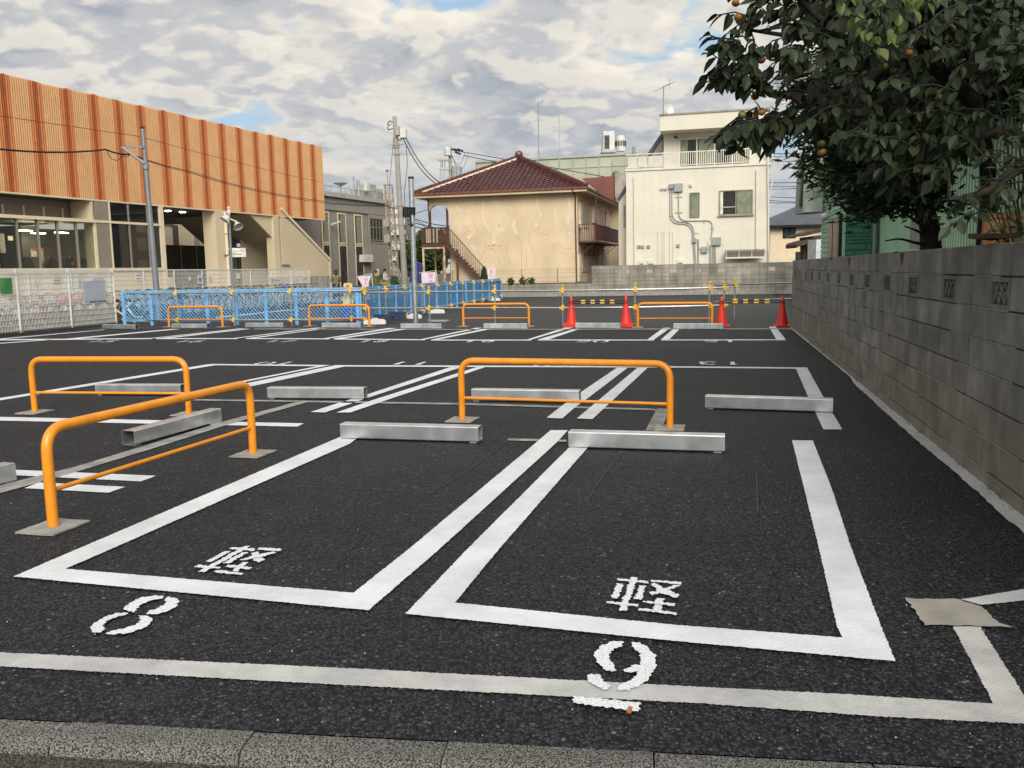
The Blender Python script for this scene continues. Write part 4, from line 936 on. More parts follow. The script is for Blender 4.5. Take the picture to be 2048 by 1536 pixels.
m = MB(); a = HF.sz(*z3(100, 1250), .45)[0]; b = HF.sz(*z3(253, 1250), .45)[0]; m.fbox(HF, a + .05, b - .05, zl - .28, zl - .165, .41, .49); m.build('cross_beam', 'rusty_white', house)
# stairs
st0 = HF.px(*z3(262, 1130), 0.55); st1 = HF.px(*z3(520, 1398), 0.55); o1 = -HF.n * 0.9
stair = thing('outside_stair', 'brown rusty steel stair climbing leftward to the landing of the cream house', 'stair', Vector((st1.x, st1.y, 0)))
for o in (Vector((0, 0, 0)), o1): m = MB(); m.bar(st0 + o, st1 + (st1 - st0) * 0.28 + o, 0.04, 0.24); m.build('stringer', 'brown_steel', stair)
for k in range(15):
    p = st0 + (st1 - st0) * (k + .5) / 13.0; m = MB(); e = (st1 - st0); e.z = 0; e.normalize()
    m.box8([p - e * .13, p + e * .13, p + e * .13 + o1, p - e * .13 + o1] + [q + Vector((0, 0, .03)) for q in (p - e * .13, p + e * .13, p + e * .13 + o1, p - e * .13 + o1)]); m.build('tread', 'brown_steel', stair)
hr0 = HF.px(*z3(292, 1018), 0.57); hr1 = HF.px(*z3(545, 1302), 0.57)
MB().tube([hr0, hr1, hr1 + Vector((0, 0, -.9))], 0.028, 6).build('handrail', 'brown_steel', stair)
for k in range(18):
    p = hr0 + (hr1 - hr0) * (k + .3) / 18; q = st0 + (st1 - st0) * (k + .3) / 17.2; q = Vector((p.x, p.y, q.z)); MB().tube([p, q], 0.011, 5).build('baluster', 'brown_steel', stair)
a = HF.sz(*z3(352, 1300), .5)[0]; m = MB(); m.fbox(HF, a - .05, a + .05, 0, HF.sz(*z3(352, 1165), .5)[1], 0.57, 0.66); m.build('newel_post', 'brown_steel', stair)
# right side of the house: doors, balcony
SF = Fac(HF.P(aR, 0), (E1.x, E1.y)); SF.d = E1.copy(); SF.n = E2.copy()
def srect(mb, x0, y0, x1, y1, o0, o1_): return mb.frect(SF, *z3(x0, y0), *z3(x1, y1), o0, o1_)
for (x0, y0, x1, y1) in ((1262, 830, 1310, 1010), (1395, 880, 1425, 1010), (1262, 1215, 1325, 1330), (1372, 1215, 1440, 1330)):
    m = MB(); srect(m, x0, y0, x1, y1, 0.0, 0.05); m.build('shutter_door', 'shutter_tan', house)
for (x0, y0, x1, y1) in ((1247, 825, 1262, 1010), (1343, 855, 1375, 975), (1443, 890, 1476, 1000), (1240, 1200, 1252, 1400)):
    m = MB(); srect(m, x0, y0, x1, y1, 0.0, 0.09); m.build('door_leaf', 'roof_white', house)
bz0 = SF.sz(*z3(1300, 1092), 0.9)[1]; bz1 = SF.sz(*z3(1285, 962), 0.9)[1]
m = MB(); m.fbox(SF, 0.25, 9.5, bz0 - 0.1, bz0, 0.002, 0.95); m.build('balcony_floor', 'brown_steel', house)
mat('balcony_red', (0.12, 0.026, 0.018), 0.6, var=0.2, scale=3)
for k in range(10): m = MB(); m.fbox(SF, 0.42 + k * 0.9, 0.42 + (k + 1) * 0.9 - .03, bz0 + .06, bz1 - .03, 0.90, 0.92); m.build('balcony_panel', 'balcony_red', house)
m = MB(); m.fbox(SF, 0.25, 9.5, bz1 - .02, bz1 + .02, 0.88, 0.94); m.fbox(SF, 0.25, 0.29, bz0, bz1 - .021, .88, .94); m.fbox(SF, .25, .29, bz1 - .02, bz1 + .02, .01, .879); m.fbox(SF, .25, .29, bz0, bz1 - .021, .02, .06); m.build('balcony_rail', 'brown_steel', house)
for k in range(6): m = MB(); m.fbox(SF, 0.255, 0.275, bz0, bz1 - .02, 0.15 + k * .12, 0.165 + k * .12); m.build('baluster', 'rusty_white', house)
for k in range(6):
    s_ = 0.5 + 1.6 * k; m = MB(); m.bar(SF.P(s_, bz0 - .1, 0.9), SF.P(s_, bz0 - 0.75, 0.03), 0.035); m.bar(SF.P(s_, bz0 - .1, 0.02), SF.P(s_, bz0 - .85, .02), 0.035); m.build('bracket', 'brown_steel', house)
for (s_, z0_, z1_) in ((1.6, bz0, bz1 + 1.55), (2.9, bz0 - 1.5, bz0 - .2), (5.0, bz0, bz1 + 1.2), (3.7, bz0 - 1.7, bz0 - .1)):
    m = MB(); m.fbox(SF, s_, s_ + .04, z0_, z1_, 0.75, 0.79); m.fbox(SF, s_ + .041, s_ + 1.0, z1_ - .05, z1_ - .01, .75, .79); m.build('laundry_bar', 'brown_steel', house)
# small tree shrub and plants by the house
# ================================================================== HOUSES AND BLOCKS BEHIND
mat('red_roof_metal', (0.20, 0.045, 0.025), 0.5, var=0.15, scale=0.6)
mat('fin_grey', (0.42, 0.39, 0.35), 0.8, var=0.12, scale=1.5, streak=0.3)
t = thing('house', 'house behind with a flat dark red metal roof and a stained end wall', 'house', AT(1205, 560, 62) * 1)
t.location.z = 0
def quadY(mb, uvs, Y, th=0.3):
    P = [AT(u, v, Y) for u, v in uvs]; mb.prism(P, (0, th, 0))
m = MB(); quadY(m, [(1165, 357), (1229.5, 351.5), (1229.5, 392), (1236, 402), (1212, 395)], 59, 0.25); m.build('roof', 'red_roof_metal', t)
m = MB(); quadY(m, [(1229.8, 341), (1232, 340), (1253, 352), (1253, 400), (1234, 405), (1230, 393)], 58.8, 2.0); m.build('end_wall', 'fin_grey', t)
m = MB(); P = [AT(1175, 400, 60), AT(1240, 400, 60)]; m.box(P[0].x, P[1].x, 60, 68, 0, P[0].z); m.build('wall', 'stucco_cream', t)
# pale glass fronted block
mat('pale_panel', (0.42, 0.43, 0.33), 0.3, var=0.12, scale=0.35)
mat('pale_frame', (0.40, 0.41, 0.36), 0.5)
gp = AT(1074, 330, 78); GF = Fac((gp.x, gp.y), (E2.x, E2.y)); GF.d = E2.copy()
gb = thing('office_block', 'pale green glass fronted flat roofed block behind the tiled roof', 'building', GF.P(0, 0))
gz1 = GF.sz(1160, 311)[1]; g0 = GF.sz(952, 340)[0]; g1 = GF.sz(1310, 320)[0]; gm = GF.sz(1066, 330)[0]
m = MB(); m.fbox(GF, g0 + .02, g1, 0, gz1 - 0.2, -14, -0.06); m.build('wall', 'fin_grey', gb)
m = MB(); m.fbox(GF, g0, g1 + .1, gz1 - 0.18, gz1, -14, 0.12); m.build('parapet', 'pale_frame', gb)
pu = [1074, 1094, 1119, 1146, 1172, 1198.5, 1225, 1251, 1277, 1303]; pa = [GF.sz(u, 335)[0] for u in pu]; zmid = GF.sz(1160, 335)[1]; zlow = 5.0
pa = [g0, g0 + 2.4] + pa
for i in range(len(pa) - 1):
    for z0_, z1_ in ((zmid + .05, gz1 - .22), (zlow, zmid - .05)):
        m = MB(); m.fbox(GF, pa[i] + .05, pa[i + 1] - .05, z0_, z1_, -0.05, 0.0); m.build('panel', 'pale_panel', gb)
m = MB()
for a in pa: m.fbox(GF, a - .045, a + .045, zlow, gz1 - .19, -.05, 0.07)
m.fbox(GF, g0 + .01, g1 - .01, zmid - .045, zmid + .045, -.05, .055); m.build('mullions', 'pale_frame', gb)
def antenna(u, vt, vb, Y, lb, w=0.9, mast=0.03, col='grey_metal', box=None):
    p0 = AT(u, vb, Y); p1 = AT(u - (vb - vt) * 0.0, vt, Y); p1 = Vector((p0.x, p0.y, p1.z)); t = thing('roof_antenna', lb, 'antenna', p0)
    MB().tube([p0, p1], mast, 6).build('mast', col, t)
    m = MB(); d = Vector((0.75, 0.3, 0.38)).normalized() * w * .5; c = p1 - Vector((0, 0, .05)); m.bar(c - d, c + d, 0.03)
    for k in range(8):
        q = c - d + d * 2 * k / 7; l_ = 0.10 + 0.05 * k; s_ = Vector((-.4, .9, 0)).normalized() * l_; m.tube([q - s_, q + s_], 0.008, 4)
    q = c + d * 0.75; m.tube([q + Vector((0, 0, -.3)), q + Vector((0, 0, .3))], 0.012, 4); m.build('aerial', col, t); return t
antenna(1078, 205, 330, 70, 'tall thin aerial on a mast left of two above the tiled roof', 1.0, 0.045)
antenna(1119.5, 228, 345, 74, 'thinner pale aerial on a mast right of the tall one', 0.9, 0.03, 'pale_frame')
antenna(1203, 252, 305, 80, 'short aerial beside the rooftop air conditioner', 0.8, 0.035)
mat('hvac_white', (0.60, 0.59, 0.54), 0.5, var=0.08)
ac1 = GF.P(GF.sz(1216, 300)[0], 0, -2); 
def boxpx(mb, u0, v0, u1, v1, Y, D):
    a = AT(u0, (v0 + v1) / 2, Y); b = AT(u1, (v0 + v1) / 2, Y); z1_ = AT((u0 + u1) / 2, v0, Y).z; z0_ = AT((u0 + u1) / 2, v1, Y).z
    mb.box(a.x, b.x, Y, Y + D, z0_, z1_); return a.x, b.x, z0_, z1_
t = thing('air_conditioner', 'tall white ribbed air conditioning unit on the flat roof', 'air conditioner', AT(1217, 303, 80)); m = MB(); q = boxpx(m, 1207, 262, 1229, 300, 80, 1.1); m.build('casing', 'hvac_white', t)
m = MB(); 
for k in range(11): z = q[2] + .12 + k * (q[3] - q[2] - .45) / 11; m.box(q[0] + .08, q[0] + .52, 79.94, 79.998, z, z + .055)
m.build('grille', 'dark_gap', t); m = MB(); boxpx(m, 1204, 300.2, 1232, 304.5, 79.8, 1.5); m.build('stand', 'grey_metal', t)
t = thing('cooling_tower', 'round topped white rooftop cooling unit right of the air conditioner', 'air conditioner', AT(1241, 303, 81)); c = AT(1241, 303, 81.5); m = MB(); zt_ = AT(1241, 271, 81.5).z; r_ = (AT(1251, 300, 81.5) - AT(1231, 300, 81.5)).length / 2
m.lathe([(r_, c.z), (r_, zt_ - .35), (r_ * .9, zt_ - .12), (r_ * .7, zt_ - .05), (r_ * .7, zt_)], 14, (c.x, c.y, 0)); m.build('casing', 'hvac_white', t, smooth=True)
m = MB()
for k in range(14): a_ = 2 * math.pi * (k + .5) / 14; cx = c.x + math.cos(a_) * r_ * 1.0; cy = c.y + math.sin(a_) * r_; m.box(cx - .05, cx + .05, cy - .05, cy + .03, c.z + .45, zt_ - .5)
m.build('vents', 'dark_gap', t)

# ================================================================== WHITE HOUSE
mat('siding_white', (0.69, 0.645, 0.53), 0.6, var=0.035, scale=0.7, obj_rand=0.018)
mat('frame_bronze', (0.30, 0.27, 0.22), 0.5)
mat('white_trim', (0.70, 0.66, 0.56), 0.5, var=0.05)
mat('conduit_grey', (0.30, 0.32, 0.31), 0.55, var=0.1)
mat('curtain', (0.74, 0.70, 0.58), 0.9)
mat('room_dark', (0.03, 0.028, 0.025), 0.9)
mat('slate_roof', (0.075, 0.080, 0.095), 0.5, var=0.12, scale=2)
glass('window_glass', (0.06, 0.07, 0.06), 0.20, 0.02)
glass('dark_glass', (0.012, 0.016, 0.02), 0.75, 0.02)
zw = lambda x, y: (x / 3.338 + 1220, y / 3.338 + 160)
wp = BF.p + E1 * 1.7; WFc = Fac((wp.x, wp.y), (E2.x, E2.y)); WFc.d = E2.copy()
wh = thing('white_house', 'three storey white panelled house with a railed balcony and grey conduits', 'house', WFc.P(-5, 0))
wa0 = WFc.sz(1252.3, 430)[0]; wa1 = WFc.sz(1537, 420)[0]; wz = WFc.sz(1395, 331.5)[1]; wzm = WFc.sz(1390, 465)[1]
m = MB(); m.fbox(WFc, wa0 + .03, wa1 - .03, 0, wz - .03, -9, -0.010); m.build('wall', 'siding_white', wh)
npn = 16; pw = (wa1 - wa0) / npn
win = [WFc.rect(1379, 385, 1399.5, 434), WFc.rect(1438, 380, 1506, 430)]
for c_ in range(npn):
    a0_ = wa0 + pw * c_; a1_ = a0_ + pw
    for z0_, z1_ in ((0.3, wzm), (wzm, wz - .12)):
        m = MB(); m.fbox(WFc, a0_ + .003, a1_ - .003, z0_ + .005, z1_ - .005, -0.028, 0.0); m.build('siding_panel', 'siding_white', wh)
m = MB(); m.fbox(WFc, wa0 - .05, wa1 + .05, wz - .12, wz, -9.05, 0.06); m.build('cornice', 'white_trim', wh)
def window(F, r, parent, mats=('frame_bronze', 'window_glass'), sashes=2, fr=0.05, op=False, out=0.06):
    a0_, a1_, z0_, z1_ = r
    m = MB(); m.fbox(F, a0_, a1_, z1_ - fr, z1_, 0.001, out); m.fbox(F, a0_, a1_, z0_, z0_ + fr, 0.001, out + .02); m.fbox(F, a0_, a0_ + fr, z0_ + fr, z1_ - fr, 0.001, out); m.fbox(F, a1_ - fr, a1_, z0_ + fr, z1_ - fr, 0.001, out)
    for k in range(1, sashes): x = a0_ + (a1_ - a0_) * k / sashes; m.fbox(F, x - fr * .45, x + fr * .45, z0_ + fr, z1_ - fr, 0.001, out - .008)
    w = m.build('window', mats[0], parent)
    m = MB(); m.fbox(F, a0_ + fr, a1_ - fr, z0_ + fr, z1_ - fr, 0.001, 0.008); b_ = m.build('interior', 'room_dark', w) ; b_.parent = w
    for k in range(sashes):
        x0 = a0_ + fr + (a1_ - a0_ - 2 * fr) * k / sashes; x1 = a0_ + fr + (a1_ - a0_ - 2 * fr) * (k + 1) / sashes
        if op and k == 0: continue
        m = MB(); m.fbox(F, x0 + .012, x1 - .012, z0_ + fr, z1_ - fr, out * .5, out * .5 + .008); m.build('pane', mats[1], w).parent = w
    return w
def curtain(F, a0_, a1_, z0_, z1_, w, off=0.02, m_='curtain'):
    m = MB(); n_ = max(4, int(abs(a1_ - a0_) / 0.05)); vs = []
    for k in range(n_ + 1):
        x = a0_ + (a1_ - a0_) * k / n_; o = off + 0.008 * (k % 2); vs += [F.P(x, z0_, o), F.P(x, z1_, o)]
    m.add(vs, [(2 * k, 2 * k + 2, 2 * k + 3, 2 * k + 1) for k in range(n_)]); m.build('curtain', m_, w)
w = window(WFc, win[0], wh, sashes=1); curtain(WFc, win[0][0] + .08, win[0][1] - .06, win[0][2] + .06, win[0][3] - .06, w, 0.011)
w = window(WFc, win[1], wh, sashes=2, op=True); a0_, a1_, z0_, z1_ = win[1]; am = (a0_ + a1_) / 2
curtain(WFc, a0_ + .06, a0_ + .20, z0_ + .06, z1_ - .06, w, 0.012); curtain(WFc, am + .05, a1_ - .06, z0_ + .06, z1_ - .06, w, 0.011)  # right pane's pale reflection made with a curtain sheet behind the glass
m = MB(); m.fbox(WFc, a0_ + .06, am - .03, z0_ + .40, z0_ + .43, .03, .045); m.build('guard_bar_rail', 'white_trim', w)
m = MB(); r_ = WFc.rect(1436, 428.5, 1508, 432, .1); m.fbox(WFc, r_[0], r_[1], r_[2], r_[3] + .003, 0.061, 0.12); m.build('sill', 'frame_bronze', wh)
# down pipes, thin pipes, boxes
def wpipe(pts, r, col, nm, off=0.06, rad=0.25):
    P = [WFc.px(*zw(x, y), off) for x, y in pts]; MB().tube(arc_path(P, rad, 5) if len(P) > 2 else P, r, 7).build(nm, col, wh, smooth=True)
wpipe([(160, 645), (166, 1290)], 0.042, 'white_trim', 'downpipe'); wpipe([(979, 600), (977, 1128)], 0.05, 'white_trim', 'downpipe'); wpipe([(1052, 450), (1062, 1290)], 0.04, 'white_trim', 'downpipe', 0.09)
for x in (320, 350, 363, 400, 420): wpipe([(x, 1010), (x + 2, 1290)], 0.018, 'white_trim', 'thin_pipe', 0.03)
wpipe([(400, 725), (402, 960), (545, 960), (568, 1290)], 0.021, 'conduit_grey', 'conduit', 0.05, 0.5); wpipe([(413, 725), (415, 948), (555, 948), (578, 1290)], 0.021, 'conduit_grey', 'conduit', 0.05, 0.5)
wpipe([(457, 745), (459, 942), (680, 938), (684, 1005), (672, 1060)], 0.023, 'conduit_grey', 'conduit', 0.05, 0.45)
for x in (585, 590): wpipe([(x, 1062), (x + 2, 1290)], 0.017, 'conduit_grey', 'conduit', 0.05)
for x in (664, 674, 686, 696, 703): wpipe([(x, 1100), (x + 3, 1290)], 0.018, 'conduit_grey', 'conduit', 0.05)
for x0, x1, y0 in ((590, 612, 1090), (592, 612, 1070), (650, 668, 1080)): wpipe([(x0, y0), (x0 + 2, 1130), (x1, 1135)], 0.010, 'conduit_grey', 'cable', 0.05, .2)
def wbox(x0, y0, x1, y1, d, col, nm):
    m = MB(); m.frect(WFc, *zw(x0, y0), *zw(x1, y1), 0.001, d); return m.build(nm, col, wh)
for q in ((392, 695, 422, 725), (428, 690, 484, 745), (550, 1055, 576, 1085), (683, 1050, 740, 1103), (609, 1112, 650, 1152)): wbox(*q, 0.16, 'conduit_grey', 'junction_box')
for q in ((182, 1103, 202, 1123), (207, 1103, 227, 1123), (246, 1103, 266, 1123), (443, 1096, 464, 1117)): wbox(*q, 0.07, 'concrete_base', 'socket_box')
for q in ((336, 715, 354, 735), (361, 714, 379, 734), (529, 690, 547, 712), (195, 1203, 227, 1235), (252, 1203, 292, 1235), (450, 1200, 485, 1230)):
    o = wbox(*q, 0.10, 'white_trim', 'vent_hood'); x0, y0, x1, y1 = q; m = MB(); m.frect(WFc, *zw(x0 + 4, y1 - 9), *zw(x1 - 4, y1 - 3), 0.05, 0.102); m.build('slot', 'dark_gap', o)
for (x, y, w_, h_) in ((408, 750, 28, 4), (458, 783, 52, 5), (458, 886, 52, 5), (408, 908, 28, 5), (510, 950, 4, 32), (627, 945, 4, 32), (681, 992, 26, 4), (577, 1024, 32, 4)):
    o = wbox(x - w_ / 2, y - h_ / 2, x + w_ / 2, y + h_ / 2, 0.03, 'conduit_grey', 'pipe_clip')
# awning
ar = WFc.rect(*zw(778, 1130), *zw(1032, 1186), 0.5)
m = MB(); seg = 6; prof = [(0.0, ar[3])] + [(0.75 * math.sin(math.pi / 2 * k / seg), ar[3] - (ar[3] - ar[2]) * (1 - math.cos(math.pi / 2 * k / seg))) for k in range(1, seg + 1)]
mat('awning_sheet', (0.10, 0.085, 0.075), 0.15, var=0.05)
for c_ in range(3):
    m = MB(); x0 = ar[0] + (ar[1] - ar[0]) * c_ / 3 + .03; x1 = ar[0] + (ar[1] - ar[0]) * (c_ + 1) / 3 - .03; vs = []
    for o, z in prof: vs += [WFc.P(x0, z, o + .01), WFc.P(x1, z, o + .01)]
    vs2 = [v - Vector((0, 0, .012)) for v in vs]; n_ = len(prof); m.add(vs + vs2, [(2 * k, 2 * k + 1, 2 * k + 3, 2 * k + 2) for k in range(n_ - 1)] + [(2 * n_ + 2 * k, 2 * n_ + 2 * k + 2, 2 * n_ + 2 * k + 3, 2 * n_ + 2 * k + 1) for k in range(n_ - 1)]); m.build('awning_sheet', 'awning_sheet', wh)
for c_ in range(4):
    x = ar[0] + (ar[1] - ar[0]) * c_ / 3; m = MB()
    for (o, z), (o2, z2) in zip(prof[:-1], prof[1:]): m.bar(WFc.P(x, z, o + .01), WFc.P(x, z2, o2 + .01), 0.05, 0.03)
    m.build('awning_rib', 'grey_metal', wh)
m = MB(); m.bar(WFc.P(ar[0] - .05, ar[2], .78), WFc.P(ar[1] + .05, ar[2], .78), 0.05, 0.07); m.build('awning_front', 'white_trim', wh)
# upper storey set back
UO = -1.5
ua0 = WFc.sz(*zw(358, 480), UO)[0]; ua1 = WFc.sz(*zw(1062, 400), UO)[0]; uz1 = WFc.sz(*zw(640, 320), UO)[1]
m = MB(); m.fbox(WFc, ua0, ua1, wz, uz1, -8.5, UO); m.build('upper_wall', 'siding_white', wh)
pr_ = WFc.rect(*zw(333, 210), *zw(1064, 325), -0.35)
pa0 = pr_[0]; pz1 = WFc.sz(*zw(600, 212), -.35)[1]; pz0 = WFc.sz(*zw(600, 325), -.35)[1]
m = MB(); m.fbox(WFc, pa0, pr_[1], pz0, pz1 - .08, -8.6, -0.35); m.build('parapet', 'siding_white', wh)
m = MB(); m.fbox(WFc, pa0 - .04, pr_[1] + .04, pz1 - .08, pz1, -8.65, -0.30); m.build('coping', 'frame_bronze', wh)
uw = WFc.rect(*zw(462, 380), *zw(940, 560), UO); UF = Fac(WFc.P(0, 0, UO), (E2.x, E2.y)); UF.d = E2.copy()
w = window(UF, (uw[0], uw[1], wz + .05, uw[3]), wh, ('white_trim', 'window_glass'), 4, 0.07)
for k in (0, 1, 3): x0 = uw[0] + (uw[1] - uw[0]) * k / 4 + .1; curtain(UF, x0, x0 + (0.35 if k == 0 else 0.8), wz + .2, uw[3] - .1, w, 0.012)
# railing
rz1 = WFc.sz(*zw(600, 475), -0.1)[1]; rz0 = wz + .06
bal = []
a = wa0 + .04
m = MB(); m.fbox(WFc, wa0, wa1, rz1 - .03, rz1 + .02, -0.14, -0.07); m.fbox(WFc, wa0, wa1, rz0, rz0 + .035, -0.13, -0.08); m.build('balcony_rail', 'white_trim', wh)
zmr = WFc.sz(*zw(240, 500), -.1)[1]
x0_ = WFc.sz(*zw(466, 500), -.1)[0]; x1_ = WFc.sz(*zw(935, 490), -.1)[0]
n_ = 32
for k in range(n_ + 1): x = x0_ + (x1_ - x0_) * k / n_; m = MB(); w_ = .035 if k % 8 else .06; m.fbox(WFc, x - w_ / 2, x + w_ / 2, rz0 + .036, rz1 - .031, -0.125, -0.085); m.build('baluster', 'white_trim', wh)
mat('frosted', (0.60, 0.58, 0.50), 0.4, var=0.05)
for (u0, u1) in ((118, 180), (184, 248), (252, 353), (357, 462)):
    a0_ = WFc.sz(*zw(u0, 500), -.1)[0]; a1_ = WFc.sz(*zw(u1, 500), -.1)[0]
    m = MB(); m.fbox(WFc, a0_ + .02, a1_ - .02, rz0 + .05, rz1 - .12, -0.11, -0.10); m.build('balcony_panel', 'frosted', wh)
    m = MB(); m.fbox(WFc, a1_ - .018, a1_ + .018, rz0 + .036, rz1 - .031, -0.13, -0.08); m.build('railing_post', 'white_trim', wh)
a0_ = WFc.sz(*zw(945, 490), -.1)[0]; m = MB(); m.fbox(WFc, a0_, wa1 - .08, rz0 + .05, rz1 - .12, -0.11, -0.10); m.build('balcony_panel', 'frosted', wh)
m = MB(); d0 = WFc.px(*zw(430, 378), UO + .1); m.tube([d0, d0 + Vector((.1, -.2, -.08))], .05, 8); m.build('camera_lamp', 'dark_gap', wh)
# sloping roof of the neighbour seen left of the upper storey
t = thing('gabled_house', 'narrow pale gabled house with a steep dark roof edge wedged left of the white house', 'house', WFc.P(wa0 - .5, 0, -3))
zq = lambda x, y, o: WFc.px(*zw(x, y), o)
m = MB(); m.prism([zq(345, 350, -2.0), zq(358, 372, -2.0), zq(212, 585, -2.0), zq(186, 585, -2.0)], -WFc.n * 3.0); m.build('roof_edge', 'slate_roof', t)
m = MB(); m.prism([zq(352, 385, -2.05), zq(354, 590, -2.05), zq(222, 590, -2.05)], -WFc.n * 3.0); m.build('gable_wall', 'fin_grey', t)
m = MB(); m.prism([zq(104, 702, -.9), zq(104, 740, -.9), zq(58, 812, -.9), zq(46, 800, -.9)], -WFc.n * 5.0); m.build('roof_edge', 'slate_roof', t)
m = MB(); p0_ = zq(107, 745, -.95); p1_ = zq(58, 815, -.95); m.prism([p0_, Vector((p0_.x, p0_.y, 0)), Vector((p1_.x, p1_.y, 0)), p1_], -WFc.n * 6.0); m.build('side_wall', 'siding_white', t)
m = MB(); m.prism([zq(90, 840, -.93), zq(104, 835, -.93), zq(104, 985, -.93), zq(90, 985, -.93)], -WFc.n * .015); m.build('window', 'frame_bronze', t)
antenna(1327, 172, 228, 47.5, 'aerial with a long boom on the roof of the white house', 1.1, 0.03)
m = MB(); c = AT(1334, 219, 47.8); mm = []; 
m.lathe([(0.02, 0), (0.15, 0.02), (0.26, 0.07), (0.33, 0.14), (0.325, 0.15), (0.25, 0.085), (0.02, 0.02)], 14); Mx = Matrix.Translation(c) @ Euler((R(75), 0, R(25))).to_matrix().to_4x4(); m.v = [tuple(Mx @ Vector(v)) for v in m.v]
t = thing('satellite_dish', 'small cream satellite dish on the roof of the white house', 'satellite dish', c - Vector((0, 0, .4))); m.build('dish', 'hvac_white', t, smooth=True); MB().tube([c - Vector((0, -.1, .5)), c], 0.02, 6).build('stand', 'grey_metal', t)
antc = AT(1256 + 10, 300, 50)
m = MB(); m.tube([WFc.px(*zw(157, 510), -3), WFc.px(*zw(157, 447), -3)], .09, 8); tag(m.build('vent_pipe', 'conduit_grey'), 'short grey vent pipe rising left of the balcony railing', 'pipe')
# far right house
t = thing('house', 'far cream two storey house with a dark slate roof beyond the block wall', 'house', AT(1590, 560, 72)); t.location.z = 0
mat('far_cream', (0.70, 0.57, 0.40), 0.8, var=0.05)
m = MB(); q = AT(1541, 450, 72); q2 = AT(1660, 450, 72); zt_ = AT(1580, 452, 72).z; m.box(q.x, q2.x, 72, 80, 0, zt_); m.build('wall', 'far_cream', t)
m = MB(); P0 = AT(1536, 452, 71.4); P1 = AT(1665, 452, 71.4); T0_ = AT(1594, 412, 75.5); T1__ = T0_ + Vector((8, 0, 0)); m.add([P0, P1, T1__, T0_, P0 + Vector((0, 9, 0)), P1 + Vector((0, 9, 0))], [(0, 1, 2, 3), (0, 3, 4), (4, 3, 2, 5), (0, 4, 5, 1)]); m.build('roof', 'slate_roof', t)
m = MB(); m.box(P0.x, P1.x, 71.3, 71.4, P0.z - .12, P0.z + .05); m.build('gutter', 'dark_gap', t)
FF = Fac((q.x, 72), (1, 0)); FF.n = Vector((0, -1, 0))
window(FF, FF.rect(1565.5, 455.5, 1591, 476), t, ('dark_gap', 'window_glass'), 2, .09); window(FF, FF.rect(1591, 503.5, 1603, 520), t, ('dark_gap', 'window_glass'), 1, .09)
# ramshackle shed
mat('old_wood', (0.075, 0.045, 0.03), 0.85, var=0.3, scale=4); mat('pink_cloth', (0.5, 0.25, 0.25), 0.9, var=0.35, scale=6)
t = thing('shed', 'ramshackle wooden shed with slanting roofs at the corner of the green house', 'shed', AT(1620, 540, 40)); t.location.z = 0
m = MB(); quadY(m, [(1599, 473), (1602, 468), (1643, 457), (1643, 464), (1610, 472)], 40, 2); quadY(m, [(1592, 490), (1595, 485), (1618, 479), (1643, 475), (1643, 481), (1600, 492), (1593, 496)], 39.5, 1.5); m.build('roof', 'old_wood', t)
m = MB(); quadY(m, [(1606, 482), (1612, 480), (1613, 545), (1607, 545)], 40, .2); quadY(m, [(1613, 474), (1643, 470), (1643, 545), (1617, 545)], 41, 1); m.build('wall', 'old_wood', t)
m = MB(); quadY(m, [(1617, 482), (1630, 482), (1631, 507), (1619, 507)], 39.3, .02); tag(m.build('hanging_cloth', 'pink_cloth'), 'pink and white cloth hanging at the wooden shed', 'cloth')
m = MB(); a = AT(1632, 500, 36); b = AT(1652, 500, 36); m.box(a.x, b.x, 36, 37, 0, AT(1640, 479, 36).z); mat('pale_blue', (0.52, 0.60, 0.60), 0.5); tag(m.build('storage_locker', 'pale_blue'), 'pale blue grey storage locker beside the green house', 'locker')
# ================================================================== ORANGE LOUVRED BUILDING (station)
op = AT(0, 560, 33.0); OD = Vector((0.365, 1, 0)).normalized(); OF = Fac((op.x, op.y), (OD.x, OD.y)); OF.d = OD.copy()
mat('louvre_tan', (0.77, 0.445, 0.21), 0.55, var=0.04, scale=2); mat('louvre_mid', (0.66, 0.24, 0.085), 0.55, var=0.04); mat('louvre_rust', (0.42, 0.11, 0.035), 0.55, var=0.05)
mat('louvre_back', (0.52, 0.23, 0.09), 0.8); mat('beige_panel', (0.60, 0.50, 0.34), 0.6, var=0.04, scale=0.5); mat('brown_panel', (0.25, 0.21, 0.17), 0.5, var=0.05); mat('cream_trim', (0.70, 0.60, 0.42), 0.45, var=0.03)
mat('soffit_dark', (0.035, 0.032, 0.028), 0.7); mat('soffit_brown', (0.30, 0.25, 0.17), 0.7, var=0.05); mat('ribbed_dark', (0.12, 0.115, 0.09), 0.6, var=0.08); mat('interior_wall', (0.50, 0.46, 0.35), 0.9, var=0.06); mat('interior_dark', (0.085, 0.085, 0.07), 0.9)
mat('downlight', (0.9, 0.85, 0.7), 0.4, emit=((1.0, 0.88, 0.66), 22.0))
st = thing('station_building', 'long building clad in orange and rust vertical louvres above glazed offices and a stair passage', 'building', OF.P(6, 0))
oz1 = OF.sz(320, 220)[1]; oz0 = OF.sz(320, 410)[1]; so_end = OF.sz(646, 365)[0]; so_0 = -7.0
m = MB(); m.fbox(OF, so_0, so_end - .02, oz0 + .1, oz1 - .25, -12, -0.20); m.build('upper_body', 'louvre_back', st)
bands = [OF.sz(u, v)[0] for u, v in ((16, 270), (80, 280), (141, 290), (195, 300), (244, 310), (288, 315), (333, 322), (374, 330), (412, 340), (449, 345), (483, 350), (516, 355), (546, 360), (576, 365), (603, 370), (629, 375))]
per = (bands[-1] - bands[0]) / 15
bl = [bands[0] - per * k for k in (5, 4, 3, 2, 1)] + bands + [bands[-1] + per]
